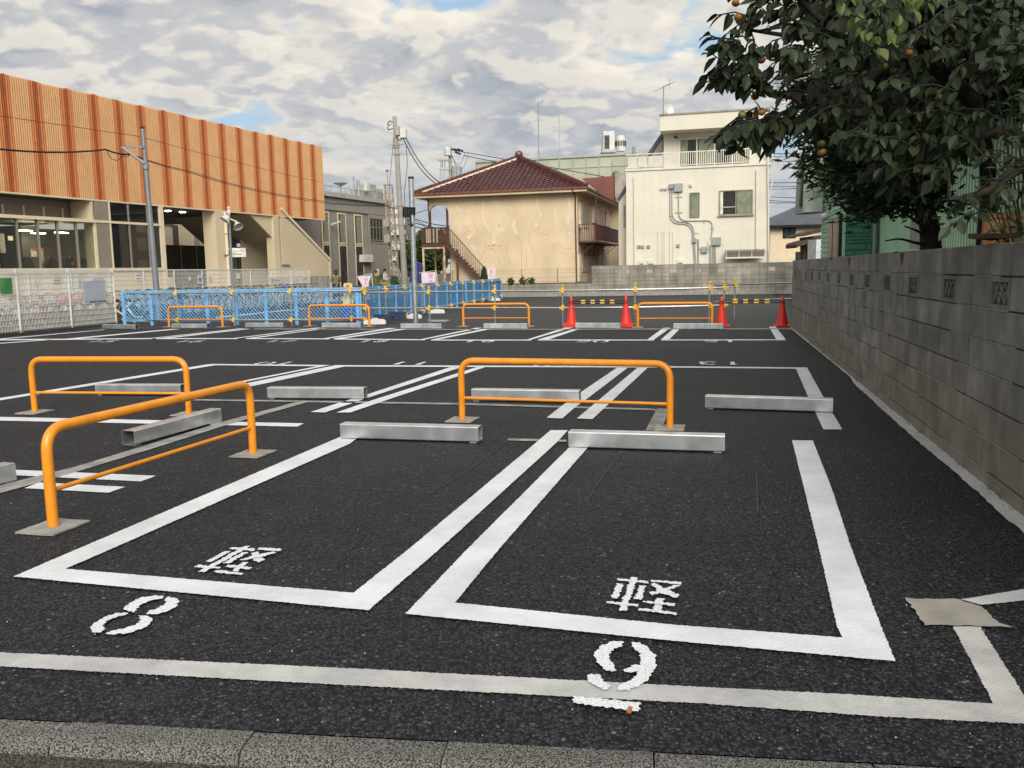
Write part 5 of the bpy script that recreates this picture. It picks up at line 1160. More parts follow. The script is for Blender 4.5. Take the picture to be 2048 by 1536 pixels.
for i in range(len(bl) - 1):
    a, b = bl[i], min(bl[i + 1], so_end)
    if b - a < 0.1: continue
    n_ = 14; m = MB(); w_ = (bl[i + 1] - bl[i]) / n_; dz = 0.03 * ((i * 7) % 3 - 1)
    for k in range(n_):
        x = a + w_ * k
        if x + w_ * .6 > so_end: break
        m.mi = 2 if k in (0, 13) else (1 if k in (1, 2, 12) or (k == 11) else 0)
        m.fbox(OF, x, x + w_ * 0.56, oz0, oz1 + dz * .5 + (0.02 if k < 2 else 0), -0.14, 0.0)
    m.mi = 1; m.fbox(OF, a, b, oz0 - .02, oz0 + .06, -0.19, -0.141)
    m.build('louvre_panel', ('louvre_tan', 'louvre_mid', 'louvre_rust'), st)
m = MB(); m.fbox(OF, so_0, so_end, oz0 - .06, oz0 - .002, -0.16, 0.01); m.build('louvre_edge', 'cream_trim', st)
m = MB(); m.fbox(OF, so_end - .001, so_end + .06, oz0, oz1, -6, 0.0); m.build('end_trim', 'louvre_tan', st)
o6 = lambda x, y: (x / 5.12, y / 5.12 + 380)
o2 = lambda x, y: (x / 3.2 + 240, y / 3.2 + 200)
def ofr(mb, p0, p1, o0, o1_): return mb.frect(OF, *p0, *p1, o0, o1_)
zsill = OF.sz(100, 536.5)[1]; zband0 = OF.sz(90, 440)[1]; zband1 = OF.sz(90, 433.5)[1]; zhead = OF.sz(90, 397)[1]
sL_ = -7.0; sW1 = OF.sz(191, 490)[0]; sP0 = OF.sz(187, 420)[0]; sP1 = OF.sz(222, 470)[0]; sD1 = OF.sz(322, 480)[0]; sC1 = OF.sz(329, 480)[0]
# office: recessed band of frosted panels, cream band, glazing
REC = -1.2
m = MB(); m.fbox(OF, sL_, sP0, zband1, oz0 - .05, REC - .1, REC); m.build('frosted_band', 'brown_panel', st)
mu = [OF.sz(u, 415, REC)[0] for u in (3, 45, 87, 125, 160)]; ds = mu[1] - mu[0]
for k in range(-5, 5):
    x = mu[0] + ds * k; m = MB(); m.fbox(OF, x - .04, x + .04, zband1, oz0 - .35, REC + .001, REC + .06); m.build('mullion', 'cream_trim', st)
    m = MB(); m.fbox(OF, x + .06, x + ds - .06, zband1 + .08, oz0 - .55, REC + .001, REC + .02); m.build('frosted_pane', 'ribbed_grey' if 0 else 'brown_panel', st)
m = MB(); m.fbox(OF, sP0 - .1, sP0, zband1, oz0 - .06, REC + .07, -0.02); m.build('return_wall', 'beige_panel', st)
m = MB(); m.fbox(OF, sL_, sP0, zband0, zband1, REC, 0.10); m.build('cream_band', 'cream_trim', st)
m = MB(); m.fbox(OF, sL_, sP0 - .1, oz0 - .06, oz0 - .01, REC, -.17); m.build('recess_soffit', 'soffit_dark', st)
gu = [OF.sz(u, 485)[0] for u in (37, 77, 116, 155)]; ds = (gu[-1] - gu[0]) / 3
for k in range(-5, 5):
    x = gu[0] + ds * k
    if x < sW1 - .1: m = MB(); m.fbox(OF, x - .03, x + .03, zsill, zband0, -.10, 0.03); m.build('mullion', 'brown_panel', st)
    x1 = min(x + ds, sW1)
    if x1 > x: m = MB(); m.fbox(OF, x + .035, x1 - .035, zsill, zband0, -.05, -.04); m.build('pane', 'window_glass', st)
m = MB(); m.fbox(OF, sW1 - .03, sP0 + .05, zsill, zband0, -.5, 0.04); m.build('jamb', 'cream_trim', st)
# interior of the office
m = MB(); m.fbox(OF, sL_, sP0 + 3.5, 0.6, zband0, -5.1, -5.0); m.build('office_wall', 'interior_wall', st)
m = MB(); m.fbox(OF, sP0 + 3.4, sP0 + 3.5, 0.6, zband0, -4.9, -1.3); m.build('office_side_wall', 'interior_wall', st)
m = MB(); m.fbox(OF, sL_, sP1, zband0 + .1, zband0 + .2, -5, -1.3); m.build('office_ceiling', 'interior_dark', st)
a0_ = OF.sz(50, 480, -3)[0]; a1_ = OF.sz(88, 480, -3)[0]; m = MB(); m.fbox(OF, a0_, a1_, 0.9, zband0 - .02, -4.9, -3.2); m.build('dark_partition', 'interior_dark', st)
for u, v in ((42, 462), (69, 467), (116, 466)): c = OF.px(u, v, -2.5); m = MB(); m.box(c.x - .16, c.x + .16, c.y, c.y + .6, c.z + .01, c.z + .04); m.build('ceiling_light', 'downlight', st)
mat('poster', (0.62, 0.58, 0.48), 0.8, var=0.2, scale=14); mat('poster_red', (0.45, 0.10, 0.08), 0.8)
for (u0, v0, u1, v1) in ((62, 497, 74, 514), (78, 500, 87, 525), (0, 467, 10, 506), (16, 472, 26, 481)):
    m = MB(); m.frect(OF, u0, v0, u1, v1, -3.19, -3.17); o_ = m.build('poster', 'poster', st)
m = MB(); m.frect(OF, 62, 496.5, 87, 500, -3.16, -3.15); m.build('poster', 'poster_red', st)
mat('chair_back', (0.10, 0.075, 0.06), 0.8)
for u in (55, 104, 127, 131, 164):
    c = OF.px(u, 530, -1.6); m = MB(); m.ball((c.x, c.y, c.z), 0.26, 8, 6, 1.35); tag(m.build('office_chair', 'chair_back', smooth=True), {55: 'dark office chair leftmost behind the glass', 104: 'dark rounded office chair behind the glass left of the clerk', 127: 'dark office chair just left of the clerk', 131: 'dark office chair touching the clerk on the left', 164: 'dark office chair right of the clerk'}[u], 'chair', 'office chairs behind the glazing')
m = MB(); m.fbox(OF, sL_, sP0 - .2, zsill - .1, zsill + .02, -2.2, -1.0); m.build('counter', 'interior_dark', st)
# brown panels and dark windows
zmid_ = OF.sz(270, 447)[1]
for z0_, z1_ in ((zsill, zmid_ - .06), (zmid_ + .06, oz0 - .08)): m = MB(); m.fbox(OF, sP0 + .08, sP1 - .05, z0_, z1_, -.1, 0.0); m.build('spandrel_panel', 'brown_panel', st)
m = MB(); m.fbox(OF, sP0 + .055, sC1, zmid_ - .05, zmid_ + .05, -.1, .03); m.fbox(OF, sP1 - .04, sP1 + .04, zsill, zmid_ - .051, -.1, .02); m.fbox(OF, sP1 - .04, sP1 + .04, zmid_ + .051, oz0 - .07, -.1, .02); m.build('frame', 'cream_trim', st)
dv = [sP1 + .04, OF.sz(261, 480)[0], OF.sz(298.5, 480)[0], sD1]
for k in range(3):
    for z0_, z1_ in ((zsill, zmid_ - .05), (zmid_ + .05, oz0 - .08)): m = MB(); m.fbox(OF, dv[k] + .03, dv[k + 1] - .03, z0_, z1_, -.06, -.05); m.build('pane', 'dark_glass', st)
    if k: m = MB(); m.fbox(OF, dv[k] - .025, dv[k] + .025, zsill, oz0 - .08, -.09, .015); m.build('mullion', 'brown_panel', st)
m = MB(); m.fbox(OF, sP1 - .2, sD1 - .3, .5, oz0 - .1, -1.2, -1.1); m.build('back_wall', 'interior_dark', st)
for (u0, v0, u1, v1) in ((240, 420, 252, 535), (232, 490, 262, 510), (270, 465, 292, 475), (272, 500, 296, 520)): m = MB(); m.frect(OF, u0, v0, u1, v1, -1.0, -.7); m.build('fitting', 'interior_wall', st)
m = MB(); m.fbox(OF, sD1, sC1, 0, oz0 - .06, -.6, .04); m.build('column', 'cream_trim', st)
m = MB(); m.fbox(OF, sL_, sD1, zsill - .12, zsill - .002, -.3, .08); m.build('sill', 'cream_trim', st)
m = MB(); m.fbox(OF, sL_, sD1, 0, zsill - .12, -.3, 0.0); m.build('base_wall', 'beige_panel', st)
# passage
sCol0 = OF.sz(433, 480)[0]; sCol1 = OF.sz(449.5, 480)[0]
m = MB(); m.fbox(OF, sCol0, sCol1, 0, oz0 - .06, -.75, .0); m.build('column', 'beige_panel', st)
m = MB(); c = OF.px(453, 480, .08); m.tube([Vector((c.x, c.y, 0)), Vector((c.x, c.y, oz0 - .07))], .085, 10); m.build('downpipe', 'cream_trim', st, smooth=True)
for v in (468, 510): c2 = OF.sz(453, v, .08); m = MB(); m.fbox(OF, c2[0] - .11, c2[0] + .11, c2[1] - .02, c2[1] + .02, .0, .18); m.build('pipe_clip', 'brown_panel', st)
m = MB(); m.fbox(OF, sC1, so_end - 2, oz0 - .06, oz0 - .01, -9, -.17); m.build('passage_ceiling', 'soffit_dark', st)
for x, y, o in ((304, 692, -1.5), (400, 716, -1.5), (510, 710, -3.5), (597, 731, -1.5), (706, 724, -1.5)):
    u, v = o2(x, y); c = OF.sz(u, v, o)[0]; m = MB(); p = OF.P(c, oz0 - .075, o); m.lathe([(.14, -.02), (.16, .0), (.1, .012)], 10, p); m.build('downlight', 'downlight', st)
# ribbed screen at the back of the passage
BK = -6.0
zr1 = OF.sz(380, 491, BK)[1]; r0 = OF.sz(328, 515, BK)[0] - .6; r1 = OF.sz(490, 515, BK)[0]
m = MB(); m.fbox(OF, r0, r1, 0, zr1, BK - .06, BK); 
x = r0
while x < r1: m.fbox(OF, x, x + .06, 0, zr1 + .0, BK + .001, BK + .05); x += .15
m.build('ribbed_screen', 'ribbed_dark', st)
for k in range(6): x = r0 + .6 + k * (r1 - r0) / 6; m = MB(); m.fbox(OF, x, x + .03, 0, zr1 + .02, BK + .051, BK + .08); m.build('screen_post', 'cream_trim', st)
# beyond the passage: far houses seen through
far = thing('terrace_house', 'pale terrace houses seen through the passage of the orange building', 'house', OF.P(12, 0, -16))
mat('pink_wall', (0.52, 0.38, 0.38), 0.8)
for (u0, u1, v0, c_) in ((322, 342, 455, 'far_cream'), (343, 357, 450, 'interior_dark'), (357, 386, 449, 'far_cream'), (387, 399, 458, 'fin_grey'), (400, 418, 462, 'pink_wall'), (419, 450, 470, 'fin_grey')):
    m = MB(); a0_, a1_, z0_, z1_ = OF.rect(u0, v0, u1, 540, -15); m.fbox(OF, a0_, a1_, 0, z1_, -17, -15 + random.uniform(0, .3)); m.build('wall', c_, far)
m = MB(); m.box8([OF.P(-7, .0, 4.5), OF.P(so_end + 1, .0, 4.5), OF.P(so_end + 1, .0, -14), OF.P(-7, 0, -14)] + [OF.P(-7, .012, 4.5), OF.P(so_end + 1, .012, 4.5), OF.P(so_end + 1, .012, -14), OF.P(-7, .012, -14)]); mat('bounce_paving', (0.36, 0.33, 0.28), .8, var=.08); struct('bounce_pavement', m, 'bounce_paving')  # pale paved sheet added under the building to bounce light onto the stair soffit
# stair soffit and walls on the right
FB = -5.0
A_ = OF.px(*o2(805, 722), 0.0); B_ = OF.px(*o2(1000, 908), 0.0); C2 = OF.px(*o2(610, 930), FB); D2 = OF.px(*o2(395, 735), FB)
A_ = OF.px(*o2(805, 722), -.2); A_ = A_
m = MB(); a_s, a_z = OF.sz(*o2(790, 700), -.15); b_s, b_z = OF.sz(*o2(1002, 910), -.15)
sl = (b_z - a_z) / (b_s - a_s); top_s = a_s - (oz0 - .07 - a_z) / sl * -1 if False else a_s
P = [OF.P(a_s, a_z, -.15), OF.P(b_s, b_z, -.15), OF.P(b_s, b_z, FB), OF.P(a_s, a_z, FB)]
ext = (P[0] - P[1]) * 0.35; P[0] = P[0] + ext; P[3] = P[3] + ext
for q in (P[0], P[3]): pass
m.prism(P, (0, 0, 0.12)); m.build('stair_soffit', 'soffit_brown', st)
m = MB(); P2 = [OF.px(*o2(790, 690), -.12), OF.px(*o2(1002, 910), -.12), OF.px(*o2(1010, 910), -.12), OF.px(*o2(1010, 690), -.12)]; m.prism(P2, -OF.n * .08); m.build('stair_side', 'beige_panel', st)
s1_ = OF.sz(*o2(1000, 1000))[0]; s2_ = OF.sz(*o2(1026, 1000))[0]
m = MB(); m.fbox(OF, s1_ - .1, s2_, 0, oz0 - .06, -.5, 0.01); m.build('column', 'beige_panel', st)
zb = OF.sz(*o2(850, 1145), 0)[1]
e0 = OF.sz(*o2(780, 1000), -2.2)[0]; e1_ = s1_ + .1
wl = [OF.sz(*o2(x, 1000), -2.2)[0] for x in (782, 855, 925, 1000)]
for k in range(3): m = MB(); m.fbox(OF, wl[k] + .01, wl[k + 1] - .01, 0, b_z + 0.3 + 1.0 * (2 - k) * 0, -2.3, -2.2); m.build('beige_wall_panel', 'beige_panel', st)
m = MB(); m.fbox(OF, wl[0] - 2.5, wl[0] - .02, 0, b_z + .2, -2.6, -2.5); m.build('ribbed_screen', 'ribbed_dark', st)
# wedge wall beside the stair with sloped top and cap
zg = OF.sz(*o2(1280, 1128), 0)[1]
w_top = [o2(1026, 738), o2(1050, 738), o2(1345, 1030)]
s_a = OF.sz(*w_top[0])[0]; sb_, zb_ = OF.sz(*w_top[1]); sc_, zc__ = OF.sz(*w_top[2])
cuts = [s_a] + [OF.sz(*o2(x, 1000))[0] for x in (1090, 1152, 1210, 1270)] + [sc_ - .05]
def ztop(s): return zb_ + (zc__ - zb_) * (s - sb_) / (sc_ - sb_) if s > sb_ else zb_
for k in range(len(cuts) - 1):
    x0, x1 = cuts[k] + .008, cuts[k + 1] - .008; m = MB(); m.prism([OF.P(x0, zg + .01, 0), OF.P(x1, zg + .01, 0), OF.P(x1, ztop(x1) - .02, 0), OF.P(x0, ztop(x0) - .02, 0)], -OF.n * .25); m.build('beige_wall_panel', 'beige_panel', st)
    m = MB(); m.prism([OF.P(x0, 0, 0.004), OF.P(x1, 0, .004), OF.P(x1, zg, .004), OF.P(x0, zg, .004)], -OF.n * .25); m.build('grey_base_panel', 'fin_grey', st)
m = MB(); m.bar(OF.P(sb_ - .3, zb_ + .35, -.1), OF.P(sc_ + .05, zc__ + .02, -.1), .32, .14); m.build('sloped_cap', 'cream_trim', st)
m = MB(); m.fbox(OF, sc_ - .12, sc_ + .0, 0, zc__ - .05, -.3, .02); m.build('end_post', 'cream_trim', st)
m = MB(); m.frect(OF, *o2(1045, 1052), *o2(1092, 1058), 0.001, .1); m.build('door_head', 'brown_panel', st)
# sign for the lift
def text(s_, F, u, v, h, off, col, parent, align='LEFT', d=None):
    cu = bpy.data.curves.new('lettering', 'FONT'); cu.body = s_; cu.size = h; cu.align_x = align; cu.extrude = 0.001
    o = bpy.data.objects.new('lettering_src', cu); COL.objects.link(o); dg = bpy.context.evaluated_depsgraph_get(); me = bpy.data.meshes.new_from_object(o.evaluated_get(dg)); bpy.data.objects.remove(o)
    me.materials.clear(); me.materials.append(MATS[col]); o = bpy.data.objects.new('lettering', me); COL.objects.link(o)
    P = F.px(u, v, off) if u is not None else d; dx = F.d.copy()
    if dx.cross(Vector((0, 0, 1))).dot(F.n) < 0: dx = -dx
    Mx = Matrix.Identity(4)
    for i in range(3): Mx[i][0] = dx[i]; Mx[i][1] = (0, 0, 1)[i]; Mx[i][2] = F.n[i]; Mx[i][3] = P[i]
    for v_ in me.vertices: v_.co = Mx @ v_.co
    if parent is not None:
        o.parent = parent
        if parent.type == 'EMPTY': o.matrix_parent_inverse = wmat(parent).inverted()
    return o
mat('sign_white', (0.74, 0.72, 0.66), 0.5); mat('ink_black', (0.02, 0.02, 0.025), 0.6); mat('ink_pink', (0.70, 0.09, 0.16), 0.7); mat('ink_purple', (0.22, 0.18, 0.42), 0.7)
SG = Fac(OF.P(OF.sz(466, 505)[0], 0, .4), (1, 0.1))
t = thing('lift_sign', 'white sign with a pictogram and black lettering for the lift under the orange building', 'sign', SG.px(466, 515)); 
m = MB(); m.frect(SG, 455, 496, 491.5, 514, -.06, 0); m.build('sign_board', 'sign_white', t)
m = MB(); m.frect(SG, 456.5, 501, 464.5, 511, .001, .006); m.build('pictogram', 'ink_black', t)
text('エレベーター', SG, 466, 504.5, .16, .006, 'ink_black', t); text('Elevator', SG, 466, 510, .13, .006, 'ink_black', t)

# ================================================================== GREY BUILDING
gy = lambda x, y: (x / 4.2675 + 640, y / 4.2675 + 320)
gp_ = AT(780.6, 560, 70); QF = Fac((gp_.x, gp_.y), (OD.x, OD.y)); QF.d = OD.copy()
mat('grey_cladding', (0.30, 0.275, 0.24), 0.6, var=0.05, scale=0.6, obj_rand=.02); mat('roof_pale', (0.42, 0.41, 0.38), 0.7, var=0.1)
gbld = thing('grey_building', 'grey clad two storey building with tall narrow windows behind the orange one', 'building', QF.P(-5, 0))
qa = [QF.sz(*gy(x, 600))[0] for x in (-160, 5, 130, 232, 262, 380, 428, 605)]
qz1 = QF.sz(*gy(300, 385))[1]; qzb = QF.sz(*gy(300, 448))[1]
qz1 = QF.sz(700, 399)[1]
m = MB(); m.fbox(QF, qa[0], qa[-1], 0, qz1 - .02, -3, -.12); m.build('wall', 'grey_cladding', gbld)
m = MB(); m.fbox(QF, qa[0], qa[-1] + .1, qz1, qz1 + .30, -3, .25); m.build('roof_edge', 'roof_pale', gbld)
qx = [QF.sz(*gy(x, 420))[0] for x in (-60, 65, 185, 305, 418, 605)]
for k in range(5): m = MB(); m.fbox(QF, qx[k] + .02, qx[k + 1] - .02, qzb, qz1 - .03, -.1, 0.02); m.build('cladding_panel', 'grey_cladding', gbld)
m = MB(); x = qa[0]
while x < QF.sz(*gy(418, 600))[0]: m.fbox(QF, x, x + .10, 0, qzb - .02, -.119, -.06); x += .2
m.build('ribbed_wall', 'grey_cladding', gbld)
a6 = QF.sz(*gy(420, 600))[0]
zq1 = QF.sz(*gy(500, 718))[1]; zq2 = QF.sz(*gy(500, 820))[1]
for (x0, x1, z0_, z1_) in ((a6, qa[-1], zq1 + .01, qzb - .02), (a6, QF.sz(*gy(520, 900))[0], 0, zq1 - .02), (QF.sz(*gy(520, 900))[0] + .02, qa[-1], 0, zq1 - .02)): m = MB(); m.fbox(QF, x0, x1, z0_, z1_, -.1, .0); m.build('cladding_panel', 'grey_cladding', gbld)
for (x0, x1, yt, ym, yb) in ((5, 72, 437, 712, 1075), (142, 216, 452, 718, 1065), (282, 354, 465, 724, 1060)):
    xm_ = (x0 + x1) / 2; a0_ = QF.sz(*gy(x0 + 8, 600))[0]; a1_ = QF.sz(*gy(x1 + 5, 600))[0]; zt_ = QF.sz(*gy(xm_, yt))[1]; zm_ = QF.sz(*gy(xm_, ym))[1]
    w = window(QF, (a0_, a1_, zm_, zt_), gbld, ('cream_trim', 'window_glass'), 1, .10); curtain(QF, a0_ + (a1_ - a0_) * .3, a0_ + (a1_ - a0_) * .88, zm_ + .1, zt_ - .1, w, .012)
    w = window(QF, (a0_, a1_, 0.0, zm_ - .04), gbld, ('cream_trim', 'dark_glass'), 1, .09)
r_ = QF.rect(*gy(422, 495), *gy(532, 690)); w = window(QF, r_, gbld, ('brown_panel', 'window_glass'), 4, .08)
m = MB(); m.fbox(QF, r_[0], r_[1], (r_[2] + r_[3]) / 2 + .1, (r_[2] + r_[3]) / 2 + .17, .02, .07); m.build('transom', 'brown_panel', w)
m = MB(); m.frect(QF, *gy(368, 808), *gy(455, 870), .03, .35); tag(m.build('blank_sign', 'sign_white'), 'blank white box sign on the wall of the grey building', 'sign')
# rooftop
ph = thing('roof_penthouse', 'weathered penthouse and tanks on the roof of the grey building', 'rooftop structure', QF.P(-4, qz1))
m = MB(); m.frect(QF, *gy(362, 268), *gy(540, 385), -2.8, -1.2); m.build('penthouse', 'fin_grey', ph); m = MB(); m.frect(QF, *gy(425, 210), *gy(478, 246), -2.6, -1.4); m.build('water_tank', 'conduit_grey', ph); m = MB(); m.frect(QF, *gy(425, 243), *gy(535, 270), -2.8, -1.3); m.build('upper_box', 'roof_pale', ph); m = MB(); m.frect(QF, *gy(402, 190), *gy(425, 262), -1.19, -.9); m.build('panel_antenna', 'hvac_white', ph)
rl = thing('roof_railing', 'thin pipe railing along the roof edge of the grey building', 'railing', QF.P(-10, qz1 + .3))
zr_ = QF.sz(*gy(100, 225), -.5)[1]; ra = QF.sz(*gy(-20, 250), -.5)[0]; rb_ = QF.sz(*gy(560, 300), -.5)[0]
MB().tube([QF.P(ra, zr_, -.5), QF.P(rb_, zr_, -.5)], .025, 5).build('rail', 'grey_metal', rl); MB().tube([QF.P(ra, zr_ - .5, -.5), QF.P(rb_, zr_ - .5, -.5)], .018, 5).build('rail', 'grey_metal', rl)
for k in range(12): p = QF.P(ra + (rb_ - ra) * k / 11, qz1 + .3, -.5); MB().tube([p, Vector((p.x, p.y, zr_))], .022, 5).build('post', 'grey_metal', rl)
for x, y, lb in ((180, 200, 'dish-shaped aerial on the grey roof railing'), (322, 165, 'pair of upright cell antennas on the grey roof')):
    p = QF.px(*gy(x, 330), -1.5); q = QF.px(*gy(x, y), -1.5); t = thing('roof_antenna', lb, 'antenna', p); MB().tube([p, Vector((p.x, p.y, q.z))], .05, 6).build('mast', 'grey_metal', t)
    m = MB(); 
    if x == 180: m.lathe([(.02, -.25), (.5, .0), (.52, .02), (.1, -.2)], 12, (p.x, p.y, q.z))
    else: m.box(p.x - .35, p.x - .2, p.y - .1, p.y + .1, q.z - 1.2, q.z + .2); m.box(p.x + .05, p.x + .2, p.y - .1, p.y + .1, q.z - 1.5, q.z - .1)
    m.build('aerial', 'grey_metal', t)

# ================================================================== POLES, TOWER, WIRES
mat('concrete_pole', (0.36, 0.34, 0.30), 0.85, var=0.08, scale=1.5); mat('wire_black', (0.015, 0.015, 0.017), 0.6); mat('steel_grey', (0.22, 0.24, 0.26), 0.45, 0.3, var=.06); mat('rusty_tower', (0.46, 0.41, 0.33), 0.8, var=0.3, scale=3, dark=(0.22, 0.14, 0.09))
mat('lamp_glass', (0.10, 0.105, 0.11), 0.2)
def cyl_between(mb, u0, v0, u1, v1, Y, r0, r1, n=10, zb=None):
    a = AT(u0, v0, Y); b = AT(u1, v1, Y)
    if zb is not None: k = (zb - a.z) / (b.z - a.z); a = a + (b - a) * k
    mb.tube([a, b], r0, n, r2=r1); return a, b
t = thing('utility_pole', 'tall concrete utility pole with boxes near its top, left of the cream house', 'utility pole', AT(806, 560, 59)); t.location.z = 0
m = MB(); a, b = cyl_between(m, 812, 600, 789, 233, 59, .22, .13, 12, 0); m.build('pole', 'concrete_pole', t, smooth=True)
m = MB(); boxpx(m, 791, 252, 799, 270, 58.6, .5); m.build('transformer_box', 'concrete_pole', t); m = MB(); boxpx(m, 800, 257, 811.5, 275, 58.5, .6); m.build('switch_box', 'hvac_white', t)
for v, hw_ in ((289, .5), (294, .3), (308, .5), (411, .35), (449, .35), (486, .35)): p = AT(786 + (v - 233) * .0615 + 3, v, 59); m = MB(); m.tube([p - Vector((0, 0, .06)), p + Vector((0, 0, .06))], .22, 10); m.bar(p - Vector((hw_, .0, 0)), p + Vector((hw_, 0, 0)), .04); m.build('band', 'concrete_pole', t)
def wire(pts, lb=None, r=.02, parent=None, sag=0.0, name='overhead_wire', col='wire_black'):
    P = []
    for i in range(len(pts) - 1):
        a, b = Vector(pts[i]), Vector(pts[i + 1])
        for k in range(8): q = k / 8; P.append(a + (b - a) * q - Vector((0, 0, sag * 4 * q * (1 - q))))
    P.append(Vector(pts[-1])); o = MB().tube(P, r, 4).build(name, col, parent)
    if lb: tag(o, lb, 'wire', 'overhead wires')
    return o
A9 = lambda x, y, Y: AT(x / 7.682 + 740, y / 7.682 + 200, Y)
wire([A9(350, 340, 58.8), A9(300, 320, 58.6), A9(270, 370, 58.6), A9(290, 400, 58.6), A9(330, 360, 58.6)], r=.03, parent=t, name='coiled_cable'); wire([A9(350, 440, 58.8), A9(280, 460, 58.6), A9(270, 410, 58.6)], r=.03, parent=t, name='coiled_cable'); wire([A9(420, 590, 58.7), A9(460, 625, 58.7), A9(500, 580, 58.7)], r=.03, parent=t, name='coiled_cable')
wire([A9(510, 590, 58.5), A9(990, 1270, 48)], 'lower of two black cables slanting from the pole boxes down to the tiled roof', .035, sag=.35); wire([A9(555, 585, 58.5), A9(1060, 1260, 48)], 'upper of two black cables slanting from the pole boxes down to the tiled roof', .035, sag=.35)
wire([A9(365, 560, 59), A9(335, 900, 59), A9(300, 1290, 59), A9(290, 1536, 59)], 'thin stay wire hanging left of the concrete pole', .015); wire([A9(555, 680, 59), A9(575, 1000, 59), A9(530, 1400, 59), A9(545, 1900, 59), A9(560, 2500, 59)], 'thin twisted wire hanging right of the concrete pole', .018)
# second pole with transformers
t = thing('utility_pole', 'distant concrete pole with crossarms and transformers behind the tiled roof', 'utility pole', AT(900, 560, 78)); t.location.z = 0
m = MB(); cyl_between(m, 904, 500, 900, 293, 78, .2, .14, 10, 0); m.build('pole', 'concrete_pole', t, smooth=True)
for y, x0 in ((925, 1035), (1065, 1060)): m = MB(); m.bar(A9(x0, y, 77.8), A9(1230, y + 5, 77.8), .12); m.build('crossarm', 'concrete_pole', t)
m = MB(); c = A9(1190, 790, 77.6); m.lathe([(.3, -.35), (.32, .3), (.1, .4)], 10, c); m.build('switch', 'hvac_white', t)
for x in (1305, 1360): m = MB(); c = A9(x, 1120, 77.7); m.lathe([(.28, -.75), (.30, .5), (.12, .6)], 10, c); m.build('transformer', 'conduit_grey', t)
for (x, y) in ((1290, 765), (1335, 770), (1350, 815), (1385, 770)): m = MB(); c = A9(x, y, 77.7); m.tube([c - Vector((.25, 0, -.1)), c + Vector((.25, 0, -.1))], .09, 6); m.build('insulator', 'wire_black', t)
for x in (1090, 1115, 1150): m = MB(); m.tube([A9(x, 935, 77.8), A9(x, 1040, 77.8)], .05, 5); m.tube([A9(x - 5, 1075, 77.8), A9(x - 20, 1240, 77.8)], .02, 4); m.build('fuse', 'conduit_grey', t)
wire([A9(1400, 795, 77.6), A9(1610, 830, 77.0), AT(1245, 300 + 60, 74)], 'upper cable running right from the distant pole behind the roof', .03); wire([A9(1440, 850, 77.6), A9(1600, 885, 77), AT(1100, 345, 74)], 'lower cable running right from the distant pole behind the roof', .03)
for (x0, y0, x1, y1, sg, k) in ((1250, 840, 1460, 810, .9, 'short'), (1260, 850, 1510, 815, 1.3, 'long')): wire([A9(x0, y0, 77.7), A9(x1, y1, 77.4)], 'slack %s loop of cable at the top of the distant pole' % k, .02, sag=sg)
# steel pole in front of the orange building
t = thing('steel_pole', 'grey tapered steel pole with a bracket arm before the orange building', 'utility pole', AT(312, 560, 29.5)); t.location.z = 0
m = MB(); cyl_between(m, 313, 580, 285, 258, 29.5, .105, .062, 14, 0); m.build('pole', 'steel_grey', t, smooth=True)
m = MB(); a = AT(284.8, 257, 29.5); m.tube([a, a + Vector((0, 0, .06))], .07, 10); m.build('pole_cap', 'wire_black', t)
o1f = lambda x, y: (x / 2.648, y / 2.648 + 120)
m = MB(); m.bar(AT(*o1f(640, 463), 29.4), AT(*o1f(762, 461), 29.4), .05); m.build('arm', 'steel_grey', t); m = MB(); m.tube([AT(*o1f(650, 465), 29.4), AT(*o1f(765, 548), 29.4)], .04, 8); m.build('brace', 'steel_grey', t, smooth=True)
m = MB(); p = AT(*o1f(771, 567), 29.5); m.tube([p - Vector((0, 0, .07)), p + Vector((0, 0, .07))], .12, 10); m.build('band', 'steel_grey', t)
wp_ = AT(*o1f(640, 485), 29.3)
for k, dz in enumerate((0, .07)):
    wire([AT(-60, 290 + k * 2, 22), AT(*o1f(560, 472 + 4 * k), 28.8)], 'thick black cable coming in from the left to the bracket, %s strand' % ('upper', 'lower')[k], .014, sag=.12)
    wire([AT(*o1f(560, 472 + 4 * k), 28.8), AT(*o1f(690, 497 + 4 * k), 29.4), AT(*o2(430, 450 + 9 * k), 36), AT(*o2(900, 579 + 9 * k), 43), AT(*o2(1300, 646 + 10 * k), 49), AT(*gy(150, 370 + 5 * k), 52), AT(*gy(560, 385 + 8 * k), 55), AT(797, 416 + 2 * k, 58.5)], '%s black cable sagging across the orange louvres to the concrete pole' % ('upper', 'lower')[k], .014, sag=.05)
wire([AT(-60, 223, 25), AT(*o1f(740, 405), 29.5), AT(*o2(500, 335), 36), AT(*o2(1000, 462), 44), AT(*o2(1300, 530), 49.5)], 'thin upper wire crossing the orange louvres', .008)
wire([AT(*o1f(565, 475), 29), AT(*o1f(600, 525), 29.1), AT(*o1f(650, 500), 29.3), AT(*o1f(688, 495), 29.4)], 'slack cable loop under the bracket arm', .012, sag=.1)
for k, (ua, va, ub, vb) in enumerate(((815, 440, 905, 456), (815, 448, 905, 460), (800, 425, 900, 452), (812, 467, 905, 478), (796, 420, 904, 470), (803, 432, 892, 400))): wire([AT(ua, va, 60), AT(ub, vb, 66)], 'cable between the concrete pole and the cream house, %s from the top' % ORD[k], .03 if k < 3 else .02, sag=.2)
for k, (va, vb) in enumerate(((306, 302), (313, 307), (322, 316), (365, 358), (373, 366), (378, 369), (393, 392), (400, 402), (405, 400))): wire([AT(1534, va, 62), AT(1660, vb, 60)], 'wire in the sky gap right of the white house, %s from the top' % ORD[k], .02, sag=.1)
